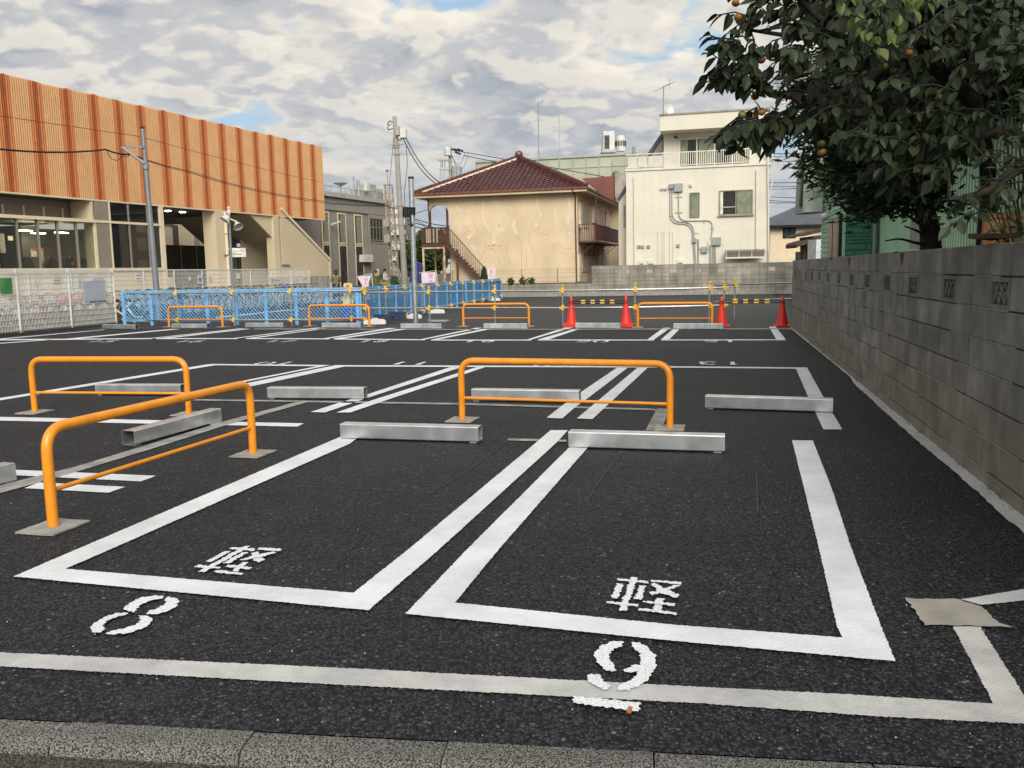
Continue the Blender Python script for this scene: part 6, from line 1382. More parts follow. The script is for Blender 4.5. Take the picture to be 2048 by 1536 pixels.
wire([AT(1543, 300, 45), AT(1549, 330, 45), AT(1545, 360, 45), AT(1540, 395, 45)], 'pale cable hanging down the right corner of the white house', .03, col='white_trim')
# floodlight pole
t = thing('floodlight_pole', 'galvanized pole with one black floodlight standing among the far bays', 'lamp post', G(832, 650))
gpz = G(832, 650); q = AT(822, 358, gpz.y)
m = MB(); m.tube([gpz, q], .070, 14); m.build('pole', 'galv_pipe', t, smooth=True)
m = MB(); m.tube([q, q + Vector((0, 0, .06))], .075, 12); m.build('pole_cap', 'wire_black', t)
fl = AT(818, 425, gpz.y - .12)
m = MB(); ex = Vector((1, 0.25, 0)).normalized(); fd = Vector((.1, -.8, -.6)).normalized(); ex = (ex - fd * ex.dot(fd)).normalized(); ey = ex.cross(fd)
def fbx(mb, w, h, d0, d1, ox=0, oy=0): mb.box8([fl + ex * (sx * w / 2 + ox) + ey * (sy * h / 2 + oy) + fd * d for d in (d0, d1) for sx, sy in ((-1, -1), (1, -1), (1, 1), (-1, 1))])
fbx(m, .33, .28, -.05, 0.0); m.build('lamp_housing', 'wire_black', t)
for i in range(3):
    for j in range(4): m = MB(); fbx(m, .075, .036, .001, .006, (i - 1) * .09, (j - 1.5) * .056); m.build('led_module', 'lamp_glass', t)
m = MB(); p = Vector((gpz.x - .02, gpz.y - .05, AT(820, 450, gpz.y).z)); m.tube([fl + fd * -.04, p], .022, 8); m.ball(p, .055, 8, 6); m.bar(p, p + Vector((0, .06, -.09)), .05); m.build('lamp_bracket', 'wire_black', t)
# pole with two round lamps
t = thing('floodlight_pole', 'thin grey pole with two cone shaped spotlights before the beige column', 'lamp post', AT(461, 560, 36)); t.location.z = 0
m = MB(); cyl_between(m, 464, 545, 457, 416, 36, .055, .045, 8, 0); m.build('pole', 'steel_grey', t, smooth=True)
for (x, y, dx) in ((680, 760, -.3), (752, 800, .5)):
    c = AT(*o2(x, y), 35.8); m = MB(); m.lathe([(.04, .16), (.07, .10), (.20, -.08), (.21, -.10), (.17, -.06)], 12); Mx = Matrix.Translation(c) @ Euler((R(-25), R(-35 * (1 if dx > 0 else -1)), 0)).to_matrix().to_4x4(); m.v = [tuple(Mx @ Vector(v)) for v in m.v]; m.build('lamp_shade', 'hvac_white', t, smooth=True)
    m = MB(); m.tube([c + Vector((0, 0, .12)), AT(*o2(702, 760), 36)], .03, 6); m.build('lamp_arm', 'hvac_white', t)
c = AT(*o2(695, 700), 36); m = MB(); m.lathe([(.06, -.2), (.08, -.1), (.05, .0), (.07, .05), (.03, .12)], 8, c); m.build('lamp_cap', 'hvac_white', t)
# arm lamp at the grey building
t = thing('street_lamp', 'small arm lamp on a thin pole before the grey building', 'street lamp', AT(662, 560, 62)); t.location.z = 0
m = MB(); cyl_between(m, 664, 560, 661, 452, 62, .06, .05, 8, 0); m.build('pole', 'steel_grey', t); m = MB(); m.bar(AT(*gy(95, 552), 62), AT(*gy(175, 525), 62), .16, .10); m.build('lamp_head', 'hvac_white', t)
# lattice tower
t = thing('lattice_mast', 'rusty lattice mast with a thin rod on top beside the concrete pole', 'mast', AT(783, 560, 63)); t.location.z = 0
zt_ = AT(774, 370, 63).z; x0_ = AT(776, 470, 63).x; W_ = .50; lean = .042
legs = [(-.25, -.25), (.25, -.25), (.25, .25), (-.25, .25)]
def tw(k, z): return Vector((x0_ + .45 - lean * z + legs[k][0], 63 + legs[k][1], z))
for k in range(4): MB().bar(tw(k, 0), tw(k, zt_), .07).build('leg', 'rusty_tower', t)
nz = 13
for i in range(nz):
    z0_ = zt_ * i / nz; z1_ = zt_ * (i + 1) / nz; m = MB()
    for k in range(4): j = (k + 1) % 4; m.bar(tw(k, z0_), tw(j, z1_), .035); m.bar(tw(j, z0_), tw(k, z1_), .035); m.bar(tw(k, z1_), tw(j, z1_), .04)
    m.build('lattice_bay', 'rusty_tower', t)
tp = tw(0, zt_) + Vector((.25, .25, 0)); MB().tube([tp, AT(774, 342, 63)], .035, 5).build('rod', 'rusty_tower', t); m = MB(); m.ball(AT(774, 341, 63), .14, 8, 5, .6); m.build('rod_tip', 'conduit_grey', t)
for (x, y) in ((690, 365), (660, 770)): pass
for x, y in ((680, 640), (690, 800)): m = MB(); c = AT(x / 5.12 + 640, y / 5.12 + 320, 62.4); m.box(c.x - .2, c.x + .2, 62.2, 62.6, c.z - .3, c.z + .2); m.build('meter_box', 'concrete_pole', t)

# ================================================================== WHITE MESH FENCES
def mesh_panel(a, b, z0_, z1_, t, nv=None, nh=9, rv=.0058, rh=.0065, curl=True):
    d = b - a; L_ = d.length; d = d.normalized(); nn = Vector((d.y, -d.x, 0)); nv = nv or int(L_ / .05)
    m = MB()
    for k in range(nv + 1):
        p = a + d * (L_ * k / nv)
        m.bar(p + Vector((0, 0, z0_)), p + Vector((0, 0, z1_)), rv * 2)
    for k in range(nh + 1):
        z = z0_ + (z1_ - z0_) * k / nh; m.bar(a + nn * .008 + Vector((0, 0, z)), b + nn * .008 + Vector((0, 0, z)), rh * 2)
    if curl:
        for zz in (z0_, z1_):
            for k in range(1, 4): m.bar(a + nn * (.02 * k) + Vector((0, 0, zz - .0 + .012 * k * (1 if zz == z0_ else -1))), b + nn * (.02 * k) + Vector((0, 0, zz + .012 * k * (1 if zz == z0_ else -1))), rh * 1.6)
    m.build('wire_panel', 'white_wire', t)
f0 = G(42, 669); f1 = G(155, 657.5); f2 = G(233, 650.5); fd_ = (f2 - f0).normalized(); fl_ = (f1 - f0).length
ft = thing('mesh_fence', 'white welded mesh fence with posts along the left side of the lot', 'fence', f2)
fp = [f0 - fd_ * 4.0, f0 - fd_ * 2.0, f0, f0 + fd_ * ((f2 - f0).length / 2), f2]
zf = AT(42, 541, f0.y).z
for p in fp: m = MB(); m.tube([p, p + Vector((0, 0, zf))], .033, 8); m.lathe([(.045, 0), (.05, .03), (.0351, .04)], 8, (p.x, p.y, zf)); m.build('post', 'white_metal', ft, smooth=True)
for a, b in zip(fp[:-1], fp[1:]): mesh_panel(a + fd_ * .04, b - fd_ * .04, .08, zf - .04, ft, nh=10)
m = MB(); m.bar(f2 + Vector((.03, 0, .45)), f2 + Vector((.45, .3, .05)), .05); m.build('brace', 'white_metal', ft)
# footing strip under the fence
m = MB(); m.box8([fp[0] + Vector((-.1, 0, .0)), fp[0] + Vector((.1, 0, 0)), f2 + Vector((.1, 0, 0)), f2 + Vector((-.1, 0, 0)), fp[0] + Vector((-.1, 0, .05)), fp[0] + Vector((.1, 0, .05)), f2 + Vector((.1, 0, .05)), f2 + Vector((-.1, 0, .05))]); m.build('footing', 'mortar_dark', ft)
# second fence behind the bicycles
g0 = Vector((-14 + .28 * (24 - 36), 24, 0)); g1 = Vector((-14 + .28 * (47.8 - 36), 47.8, 0)); gd = (g1 - g0).normalized(); gl = (g1 - g0).length
ft2 = thing('mesh_fence', 'long white mesh fence behind the row of bicycles', 'fence', g0)
ng = 13
for k in range(ng + 1):
    p = g0 + gd * gl * k / ng; m = MB(); m.tube([p, p + Vector((0, 0, 1.70))], .032, 6); m.build('post', 'white_metal', ft2)
    if k < ng: q = g0 + gd * gl * (k + 1) / ng; mesh_panel(p, q, .1, 1.68, ft2, nv=34, nh=9, rv=.005, curl=False)
m = MB(); m.bar(g0 + Vector((0, 0, 1.70)), g1 + Vector((0, 0, 1.70)), .05); m.build('top_rail', 'white_metal', ft2)
# notices on the fences
NF1 = Fac((f0.x, f0.y), (fd_.x, fd_.y)); NF2 = Fac((g0.x, g0.y), (gd.x, gd.y))
mat('board_grey', (0.42, 0.44, 0.50), 0.6, var=.04); mat('green_sheet', (0.10, 0.36, 0.10), 0.7, var=.35, scale=1.5); mat('notice_cream', (0.66, 0.62, 0.48), 0.7, var=.06); mat('notice_white', (0.66, 0.64, 0.62), 0.7)
def notice(F, u0, v0, u1, v1, m_, lb, off=.03, txt=None, tc='ink_black', rows=0):
    m = MB(); m.frect(F, u0, v0, u1, v1, off, off + .012); o = m.build('notice', m_); tag(o, lb, 'notice')
    r = F.rect(u0, v0, u1, v1, off + .012); w = r[1] - r[0]; h = r[3] - r[2]
    if txt:
        s = text(txt, F, None, None, h * .8, 0, tc, o, 'CENTER', F.P((r[0] + r[1]) / 2, r[2] + h * .2, off + .014)); 
    for k in range(rows):
        m = MB(); z = r[3] - h * (k + .7) / (rows + .4); m.fbox(F, r[0] + w * .12, r[1] - w * (.1 + .12 * (k % 2)), z - h * .035, z + h * .035, off + .0122, off + .0135); m.build('print_line', tc, o).parent = o
    return o
n6 = lambda x, y: (x / 5.12, y / 5.12 + 380)
notice(NF1, *n6(860, 930), *n6(1080, 1135), 'board_grey', 'blank grey board hung on the white mesh fence')
notice(NF1, *n6(0, 900), *n6(125, 1065), 'green_sheet', 'green sheet hung on the mesh fence at the left edge', off=.04)
notice(NF1, *n6(797, 905), *n6(845, 982), 'notice_white', 'small white notice with a dark cross beside the fence post', txt='×', tc='ink_purple')
notice(NF1, *n6(542, 880), *n6(630, 950), 'notice_cream', 'cream notice with pictures in the middle of the left fence', rows=2)
notice(NF1, *n6(347, 920), *n6(379, 970), 'notice_cream', 'small cream notice left of the picture notice', rows=1)
notice(NF1, *n6(945, 893), *n6(1065, 925), 'notice_white', 'narrow white strip notice just above the grey board', rows=1, off=.045)
z58 = lambda x, y: (x / 5.906 + 330, y / 5.906 + 400)
notice(NF2, 271, 547, 284, 562, 'notice_white', 'white notice with a grey figure left of the steel pole', rows=2)
notice(NF2, *z58(45, 912), *z58(103, 1030), 'notice_cream', 'tall cream notice right of the steel pole', off=.03)
notice(NF2, *z58(283, 905), *z58(310, 955), 'notice_cream', 'small cream notice between the two fence posts', off=.03)
notice(NF2, *z58(390, 890), *z58(440, 990), 'notice_white', 'white notice with a purple round picture', txt='●', tc='ink_purple')
notice(NF2, *z58(520, 893), *z58(558, 975), 'notice_white', 'small white notice with pink print', rows=3, tc='ink_pink')
notice(NF2, *z58(848, 868), *z58(890, 932), 'notice_cream', 'cream blank notice right of the thin spotlight pole')
notice(NF2, *z58(1245, 915), *z58(1398, 972), 'notice_white', 'wide white direction sign with pictogram and arrow', txt='▮ Elevator →')
notice(NF2, *z58(1510, 880), *z58(1540, 950), 'notice_white', 'narrow white notice with purple characters', rows=3, tc='ink_purple')
notice(NF2, *z58(1627, 852), *z58(1672, 918), 'notice_cream', 'cream blank notice near the far end of the fence')

# ================================================================== BICYCLES
mat('tyre', (0.02, 0.02, 0.02), 0.8); mat('rim', (0.42, 0.42, 0.41), 0.4, 0.6); mat('saddle', (0.03, 0.025, 0.02), 0.6); mat('basket_grey', (0.25, 0.25, 0.25), 0.5)
for nm, c_ in (('bike_silver', (.45, .45, .46)), ('bike_white', (.66, .66, .63)), ('bike_blue', (.05, .16, .45)), ('bike_dark', (.05, .05, .06)), ('bike_red', (.45, .05, .07)), ('cover_blue', (.04, .10, .55)), ('cover_yellow', (.75, .52, .08)), ('cover_pink', (.70, .12, .25)), ('cover_grey', (.5, .5, .5))): mat(nm, c_, .4, var=.06)
def bicycle(fr, cover, lb, loc, rz):
    t = thing('bicycle', lb, 'bicycle', loc, rz, 'bicycles parked behind the blue barrier')
    for x in (-.52, .52):
        w = MB().torus((x, 0, .33), (0, 1, 0), .315, .018, 18, 5).build('wheel', 'rim' if fr != 'bike_dark' else 'tyre', t, world=False)
        m = MB()
        for k in range(5): a_ = math.pi * k / 5; d = Vector((math.cos(a_), 0, math.sin(a_))) * .3; m.bar(Vector((x, 0, .33)) - d, Vector((x, 0, .33)) + d, .004)
        m.build('spokes', 'rim', w, world=False); m = MB(); m.torus((x, 0, .33), (0, 1, 0), .335, .014, 18, 4); m.build('tyre', 'tyre', w, world=False)
    m = MB(); H_ = (.40, 0, .80); B_ = (-.10, 0, .30); S_ = (-.22, 0, .72)
    m.tube([(.52, 0, .33), H_, (.37, 0, .92)], .014, 6); m.tube([H_, B_], .016, 6); m.tube([(.42, 0, .70), (.05, 0, .42), B_], .014, 6); m.tube([B_, S_, (-.24, 0, .82)], .014, 6); m.tube([B_, (-.52, 0, .33)], .010, 6); m.tube([S_, (-.52, 0, .33)], .009, 6)
    for x in (-.52, .52):
        arc = [(x + .36 * math.cos(a_), 0, .33 + .36 * math.sin(a_)) for a_ in [math.pi * (.15 + .7 * k / 7) for k in range(8)]]; m.tube(arc, .014, 5)
    m.build('frame', fr, t, world=False)
    m = MB(); m.tube([(.12, -.27, .96), (.30, -.25, 1.0), (.37, -.08, .94), (.37, .08, .94), (.30, .25, 1.0), (.12, .27, .96)], .012, 6); m.build('handlebar', 'bike_dark', t, world=False)
    m = MB(); m.ball((-.26, 0, .85), .11, 8, 5, .45); m.build('saddle', 'saddle', t, world=False)
    m = MB(); a0_, a1_, b0, b1 = .44, .72, -.14, .14
    for z, e in ((.72, .03), (.79, .02), (.86, .01), (.94, 0)):
        for p, q in (((a0_ + e, b0 + e), (a1_ - e, b0 + e)), ((a1_ - e, b0 + e), (a1_ - e, b1 - e)), ((a1_ - e, b1 - e), (a0_ + e, b1 - e)), ((a0_ + e, b1 - e), (a0_ + e, b0 + e))): m.bar((*p, z), (*q, z), .010)
    for k in range(5):
        for y in (b0, b1): x = a0_ + (a1_ - a0_) * k / 4; m.bar((x, y, .94), (x * .92 + .045, y * .85, .72), .007)
    m.box(a0_ + .03, a1_ - .03, b0 + .03, b1 - .03, .715, .725)
    m.build('basket', 'basket_grey', t, world=False)
    if cover: m = MB(); m.box(.45, .70, -.13, .13, .74, .90) if cover != 'cover_grey' else m.box(-.62, -.34, -.14, .14, .74, .86); m.build('basket_cover', cover, t, world=False)
    m = MB(); m.bar((-.66, -.06, .70), (-.32, -.06, .70), .012); m.bar((-.66, .06, .70), (-.32, .06, .70), .012); m.bar((-.66, -.07, .70), (-.66, .07, .70), .012); m.bar((-.64, -.06, .70), (-.52, -.03, .36), .01); m.build('rear_rack', 'rim', t, world=False)
    return t
kinds = [('bike_silver', None), ('bike_white', 'cover_yellow'), ('bike_blue', None), ('bike_silver', 'cover_blue'), ('bike_dark', None), ('bike_white', None), ('bike_silver', 'cover_yellow'), ('bike_red', None)]
cn = {'bike_silver': 'silver', 'bike_white': 'white', 'bike_blue': 'blue', 'bike_dark': 'black', 'bike_red': 'red', 'cover_yellow': 'yellow basket cover', 'cover_blue': 'blue basket cover', 'cover_pink': 'pink basket cover', None: 'open wire basket', 'cover_grey': 'grey carrier box'}
protos = {}
def place_bike(k, loc, rz, lb):
    if k not in protos: protos[k] = bicycle(k[0], k[1], lb, loc, rz); return protos[k]
    c = copy_tree(protos[k]); c.location = loc; c.rotation_euler = (0, 0, rz); c['label'] = lb; 
    return c
PLACE = ['leftmost', 'second', 'third', 'fourth', 'fifth', 'sixth', 'seventh', 'eighth', 'ninth', 'tenth', 'eleventh', 'twelfth', 'thirteenth', 'fourteenth', 'fifteenth', 'sixteenth', 'seventeenth', 'eighteenth', 'nineteenth', 'twentieth', 'twenty-first', 'twenty-second', 'twenty-third', 'twenty-fourth', 'twenty-fifth', 'twenty-sixth', 'twenty-seventh']
rb = random.Random(21); base_d = Vector((.28, 1, 0)).normalized()
for i in range(22):
    s_ = i * .56; p = Vector((-12.75, 31.6, 0)) + base_d * (s_ + rb.uniform(-.08, .08)); k = (kinds[rb.randrange(8)][0], None)
    if i in (3, 5, 8, 13): k = ('bike_white', 'cover_yellow')
    if i in (2, 10, 15): k = ('bike_silver', 'cover_blue')
    place_bike(k, p, R(-28) + rb.uniform(-.12, .12), '%s bicycle with %s, %s in the row behind the blue barrier' % (cn[k[0]], cn[k[1]], PLACE[i]))
for i in range(13):
    p = Vector((-14.6, 24.9, 0)) + base_d * (i * .58 + rb.uniform(-.06, .06)); k = [('bike_dark', None), ('bike_red', None), ('bike_silver', None), ('bike_dark', None)][rb.randrange(4)]
    if i in (4, 5): k = ('bike_dark', 'cover_pink')
    t = place_bike(k, p, R(-20) + rb.uniform(-.15, .15), '%s bicycle with %s, %s behind the white mesh fence' % (cn[k[0]], cn[k[1]], PLACE[i])); t['group'] = 'bicycles parked behind the white mesh fence'
mat('rack_board', (0.11, 0.085, 0.065), .8, var=.2)
m = MB(); a = Vector((-15.9, 23, 0)); b = a + base_d * 12; m.bar(a + Vector((0, 0, .22)), b + Vector((0, 0, .22)), .06, .40); tag(m.build('bicycle_rack', 'rack_board'), 'long low dark board of the bicycle rack behind the white fence', 'bicycle rack')
# leaning bars at the yard entrance
for k, (p0_, p1_, p2_) in enumerate((((1290, 1200), (1350, 1150), (1440, 1200)), ((1310, 1210), (1370, 1300), (1460, 1300)), ((1440, 1200), (1480, 1240), (1540, 1210)))):
    P = [AT(*n6(*q), 26.5) for q in (p0_, p1_, p2_)]; tag(MB().tube(P, .022, 6).build('bent_pipe', 'white_metal'), ['white bent pipe leaning high behind the first blue panel', 'white bent pipe lying low behind the first blue panel', 'short white pipe behind the first blue panel near the steel pole'][k], 'pipe')
# ================================================================== SMALL THINGS
mat('banner', (0.66, 0.58, 0.66), .8, var=.03); 
def banner(poly_, Y, txt, lb, u, v, h, pole):
    t = thing('banner', lb, 'banner', Vector((AT(*poly_[0], Y).x, Y, 0)), 0, 'pale pink banners behind the blue barrier')
    F = Fac((t.location.x, Y), (1, 0)); m = MB(); P = [AT(a, b, Y) for a, b in poly_]; m.prism(P, (0, .01, 0)); m.build('cloth', 'banner', t)
    y = v
    for ch in txt: text(ch, F, u, y, h, .004, 'ink_pink', t, 'CENTER'); y += h * 1780 / Y * 1.05
    a = AT(pole[0], pole[1], Y); MB().tube([a, Vector((a.x + .1, a.y, 0))], .02, 6).build('pole', 'white_metal', t); MB().tube([AT(pole[2], pole[3], Y), AT(pole[0], pole[1], Y)], .012, 5).build('crossbar', 'white_metal', t); return t
banner([(714, 553), (742, 551), (739, 560), (737, 566), (740, 600), (728, 600), (724, 570)], 44, 'はたけ', 'pale pink banner with its left edge blown in, beside the yellow sign', 732, 561, .22, (743, 547, 714, 553.5))
banner([(842.5, 545.5), (871, 544), (872, 590), (845, 590)], 46, '実る', 'pale pink banner reading a red character, right of the floodlight pole', 861.5, 556.5, .30, (872.5, 541, 838, 546))
banner([(975, 537), (989.5, 536), (989, 575), (977, 575)], 45.5, '実り', 'narrow pale banner beside the small conical tree', 982.5, 546.5, .22, (990, 535, 975, 537))
mat('yellow_sign', (0.72, 0.58, 0.16), .6, var=.1); mat('blue_bin', (0.01, 0.05, 0.35), .5)
t = thing('yellow_sign', 'upright yellow caution board with a red mark on a blue base behind the barrier', 'sign', G(698, 640)); t.location = Vector((AT(697, 600, 27).x, 27, 0)); 
m = MB(); P = [AT(a, b, 27) for a, b in ((686, 610), (706, 610), (704, 569), (701, 566), (689, 566), (687, 569))]; m.prism(P, (0, .12, 0)); m.build('board', 'yellow_sign', t)
m = MB(); a = AT(684, 612, 27); b = AT(711, 612, 27); m.box(a.x, b.x, 26.9, 27.4, .0, a.z); m.build('base', 'blue_bin', t); m = MB(); P = [AT(a, b, 26.98) for a, b in ((690, 575), (700, 575), (695, 568))]; m.prism(P, (0, .01, 0)); m.build('mark', 'ink_pink', t)
F_ = Fac((AT(697, 600, 26.99).x, 26.99), (1, 0)); text('注意', F_, 696, 596, .15, .004, 'ink_black', t, 'CENTER')
mat('blue_tarp', (0.01, 0.03, 0.28), .5, var=.25, scale=3)
m = MB(); a = AT(817, 528, 60); b = AT(846, 528, 60); z1_ = a.z; m.prism([Vector((a.x, 60, .8)), Vector((b.x, 60, .8)), Vector((b.x - .1, 60, z1_)), Vector((a.x + .3, 60, z1_ + .2))], (0, 2, 0)); tag(m.build('blue_tarp', 'blue_tarp'), 'dark blue tarpaulin over something behind the yard, left of the house posts', 'tarpaulin')
# distant white buildings and roofs between the poles
t = thing('apartment_building', 'distant pale grey building with balconies right of the lattice mast', 'building', AT(800, 560, 95)); t.location.z = 0
m = MB(); a = AT(782, 470, 95); b = AT(803, 470, 95); m.box(a.x, b.x, 95, 105, 0, AT(790, 412, 95).z); m.build('wall', 'fin_grey', t)
m = MB(); a = AT(783, 470, 90); b = AT(815, 470, 90); m.box(a.x, b.x, 90, 94.9, 0, AT(800, 470, 90).z); m.build('lower_wall', 'fin_grey', t)
for v in (428, 448, 470, 500, 522): m = MB(); a = AT(781, v, 89.5); b = AT(812, v, 89.5); m.box(a.x, b.x, 89.3, 89.9, a.z, a.z + .5); m.build('balcony', 'hvac_white', t)
t = thing('distant_house', 'distant house with a grey slate roof left of the landing', 'house', AT(835, 560, 90)); t.location.z = 0
m = MB(); a = AT(812, 480, 90); b = AT(870, 480, 90); m.box(a.x, b.x, 90, 97, 0, a.z); m.build('wall', 'far_cream', t); m = MB(); P = [AT(808, 481, 89.5), AT(873, 481, 89.5), AT(866, 462, 92), AT(836, 464, 92)]; m.prism(P, (0, 0.5, .1)); m.build('roof', 'slate_roof', t)
m = MB(); P = [Vector((AT(745, 550, 64).x, 64, 0)), Vector((AT(1000, 550, 62).x, 62, 0))]; m.bar(P[0] + Vector((0, 0, .55)), P[1] + Vector((0, 0, .55)), .15, 1.1); tag(m.build('boundary_wall', 'fin_grey'), 'pale mottled garden wall behind the people and poles', 'wall')
for k, (u, v0, v1) in enumerate(((792, 524, 552),)): pass

# ================================================================== PEOPLE
mat('skin', (0.50, 0.30, 0.20), .6); mat('hair_black', (0.012, 0.009, 0.008), .5); mat('coat_olive', (0.17, 0.14, 0.08), .9, var=.1); mat('shirt_white', (0.62, 0.60, 0.62), .9); mat('shirt_dark', (0.04, 0.045, 0.05), .9); mat('trousers', (0.03, 0.03, 0.04), .9)
def skin_mesh(name, V, E, Rr, m_, parent, sub_=1):
    me = bpy.data.meshes.new(name); me.from_pydata(V, E, []); me.materials.append(MATS[m_]); o = bpy.data.objects.new(name, me); COL.objects.link(o)
    md = o.modifiers.new('Skin', 'SKIN'); md.use_smooth_shade = True
    for i, r in enumerate(Rr): me.skin_vertices[0].data[i].radius = (r, r)
    me.skin_vertices[0].data[0].use_root = True
    s2 = o.modifiers.new('Sub', 'SUBSURF'); s2.levels = sub_; s2.render_levels = sub_
    if parent is not None: o.parent = parent
    return o
def skin_prep(V, E, Rr, m_, name, parent):
    me = bpy.data.meshes.new(name); me.from_pydata(V, E, []); me.materials.append(MATS[m_]); o = bpy.data.objects.new(name, me); COL.objects.link(o)
    md = o.modifiers.new('Skin', 'SKIN'); md.use_smooth_shade = True
    lay = me.skin_vertices[0] if len(me.skin_vertices) else None
    bm = bmesh.new(); bm.from_mesh(me); L_ = bm.verts.layers.skin.verify()
    for i, v in enumerate(bm.verts): v[L_].radius = (Rr[i], Rr[i]); v[L_].use_root = (i == 0)
    bm.to_mesh(me); bm.free()
    s2 = o.modifiers.new('Sub', 'SUBSURF'); s2.levels = 1; s2.render_levels = 1
    o.parent = parent; return o
def person(loc, rz, top, hair_long, lb, arm=0.0, h=1.65, stride=.12, bag=False):
    t = thing('person', lb, 'person', loc, rz); k = h / 1.7
    V = [(0, 0, .95), (0, 0, 1.15), (0, 0, 1.38), (0, 0, 1.48), (0, -.01, 1.60), (.11, 0, .88), (.12, -stride, .48), (.12, -stride * .4, .06), (.12, -stride * .4 - .16, .03), (-.11, 0, .88), (-.12, stride, .48), (-.12, stride * 1.4, .06), (-.12, stride * 1.4 - .16, .03),
         (.19, 0, 1.38), (.25, -.02, 1.12), (.22 - arm * .05, -.06 - arm, .88 + arm * .9), (-.19, 0, 1.38), (-.25, -.02, 1.12), (-.22 + arm * .05, -.06 - arm, .88 + arm * .9), (0, -.01, 1.66)]
    E_ = [(0, 1), (1, 2), (2, 3), (3, 4), (0, 5), (5, 6), (6, 7), (7, 8), (0, 9), (9, 10), (10, 11), (11, 12), (2, 13), (13, 14), (14, 15), (2, 16), (16, 17), (17, 18), (4, 19)]
    Rr = [.13, .12, .12, .05, .085, .085, .06, .04, .035, .085, .06, .04, .035, .055, .042, .032, .055, .042, .032, .075]
    V = [tuple(c * k for c in v) for v in V]; body = skin_prep(V, E_, [r * k for r in Rr], 'skin', 'body', t)
    VI = [0, 1, 2, 13, 14, 16, 17]; 
    cv = [V[0], V[1], V[2], V[13], V[14], tuple(Vector(V[14]) * .25 + Vector(V[15]) * .75), V[16], V[17], tuple(Vector(V[17]) * .25 + Vector(V[18]) * .75), (0, 0, .72 * k if hair_long else .88 * k)]
    skin_prep(cv, [(0, 1), (1, 2), (2, 3), (3, 4), (4, 5), (2, 6), (6, 7), (7, 8), (0, 9)], [r * k for r in (.165, .155, .155, .085, .068, .055, .085, .068, .055, .19 if hair_long else .15)], top, 'coat' if hair_long else 'shirt', t)
    skin_prep([V[0], V[5], V[6], V[7], V[9], V[10], V[11]], [(0, 1), (1, 2), (2, 3), (0, 4), (4, 5), (5, 6)], [r * k for r in (.145, .10, .078, .06, .10, .078, .06)], 'trousers', 'trousers', t)
    m = MB(); m.ball((0, .02 * k, 1.645 * k), .108 * k, 12, 8, 1.05)
    if hair_long: m.ball((0, .045 * k, 1.52 * k), .10 * k, 10, 6, 1.3)
    m.build('hair', 'hair_black', t, smooth=True, world=False)
    m = MB(); m.ball((0, -.105 * k, 1.61 * k), .016 * k, 6, 4); m.ball((-.033 * k, -.094 * k, 1.64 * k), .010, 6, 4); m.ball((.033 * k, -.094 * k, 1.64 * k), .010, 6, 4); m.build('face_features', 'skin', t, world=False)
    if bag: m = MB(); m.box(-.16, .16, .12, .26, 1.0, 1.4); m.build('backpack', 'shirt_dark', t, world=False)
    return t
p = AT(672, 560, 47); person(Vector((p.x, 47, 0)), R(180 + 20), 'coat_olive', True, 'person with long dark hair in an olive coat walking away past the beige wall', arm=.25, h=1.60)
p = AT(753, 560, 56); person(Vector((p.x, 56, 0)), R(30), 'shirt_dark', False, 'person in a dark top facing the lot between the banner and the mast', h=1.56)
p = AT(771, 560, 57); person(Vector((p.x, 57, 0)), R(70), 'shirt_white', False, 'person in a white shirt with a dark strap beside the yellow pole', h=1.66, bag=True)
# clerk behind the office glass
c = OF.px(144, 530, -1.9); t = thing('person', 'office clerk with dark hair in a dark top seated behind the glazing', 'person', Vector((c.x, c.y, c.z - .95)), R(-40))
skin_prep([(0, 0, .5), (0, 0, .75), (0, 0, .95), (0, -.02, 1.03), (0, -.05, 1.14), (0, -.06, 1.2), (.19, 0, .93), (.22, -.1, .72), (.12, -.32, .70), (-.19, 0, .93), (-.22, -.1, .72), (-.12, -.32, .70)], [(0, 1), (1, 2), (2, 3), (3, 4), (4, 5), (2, 6), (6, 7), (7, 8), (2, 9), (9, 10), (10, 11)], [.13, .13, .12, .05, .085, .075, .06, .045, .035, .06, .045, .035], 'skin', 'body', t)
skin_prep([(0, 0, .5), (0, 0, .75), (0, 0, .95), (.19, 0, .93), (.22, -.1, .72), (-.19, 0, .93), (-.22, -.1, .72)], [(0, 1), (1, 2), (2, 3), (3, 4), (2, 5), (5, 6)], [.16, .16, .15, .09, .07, .09, .07], 'shirt_dark', 'shirt', t)
m = MB(); m.ball((0, -.035, 1.19), .112, 12, 8, 1.05); m.build('hair', 'hair_black', t, smooth=True, world=False)
m = MB(); a = AT(767, 538, 57); m.tube([Vector((a.x - .25, 56.2, 0)), Vector((a.x - .25, 56.2, a.z))], .09, 8); tag(m.build('yellow_post', 'yellow_sign'), 'yellow guy wire guard pole standing among the weeds', 'post')
# ================================================================== GREEN HOUSE
mat('mint_metal', (0.45, 0.68, 0.48), .45, var=.05, scale=1.2); mat('mint_stone_lit', (0.36, 0.58, 0.44), .7, var=.06, scale=2, bump=.3, bscale=60); mat('teal_stone_shaded', (0.065, 0.20, 0.14), .6, var=.06, scale=2, bump=.3, bscale=60); mat('sage_panel', (0.27, 0.33, 0.27), .7, var=.03); mat('pale_fascia', (0.55, 0.57, 0.52), .7); mat('dark_trim', (0.015, 0.010, 0.012), .4); mat('brown_shutter', (0.12, 0.085, 0.065), .4, var=.08)  # stone colours hold the lit left face and the shaded front face
mat('soffit_white', (0.42, 0.44, 0.42), .8)
gr = thing('green_house', 'mint green house with corrugated siding and a stone patterned wing behind the dark block wall', 'house', WF.P(8, 0, -2))
CFo = WF.P(0, 0, -1.75); CF = Fac((CFo.x, CFo.y), (WD.x, WD.y)); CF.d = WD.copy()
c1 = CF.sz(1757, 450)[0]; c0 = -1.5
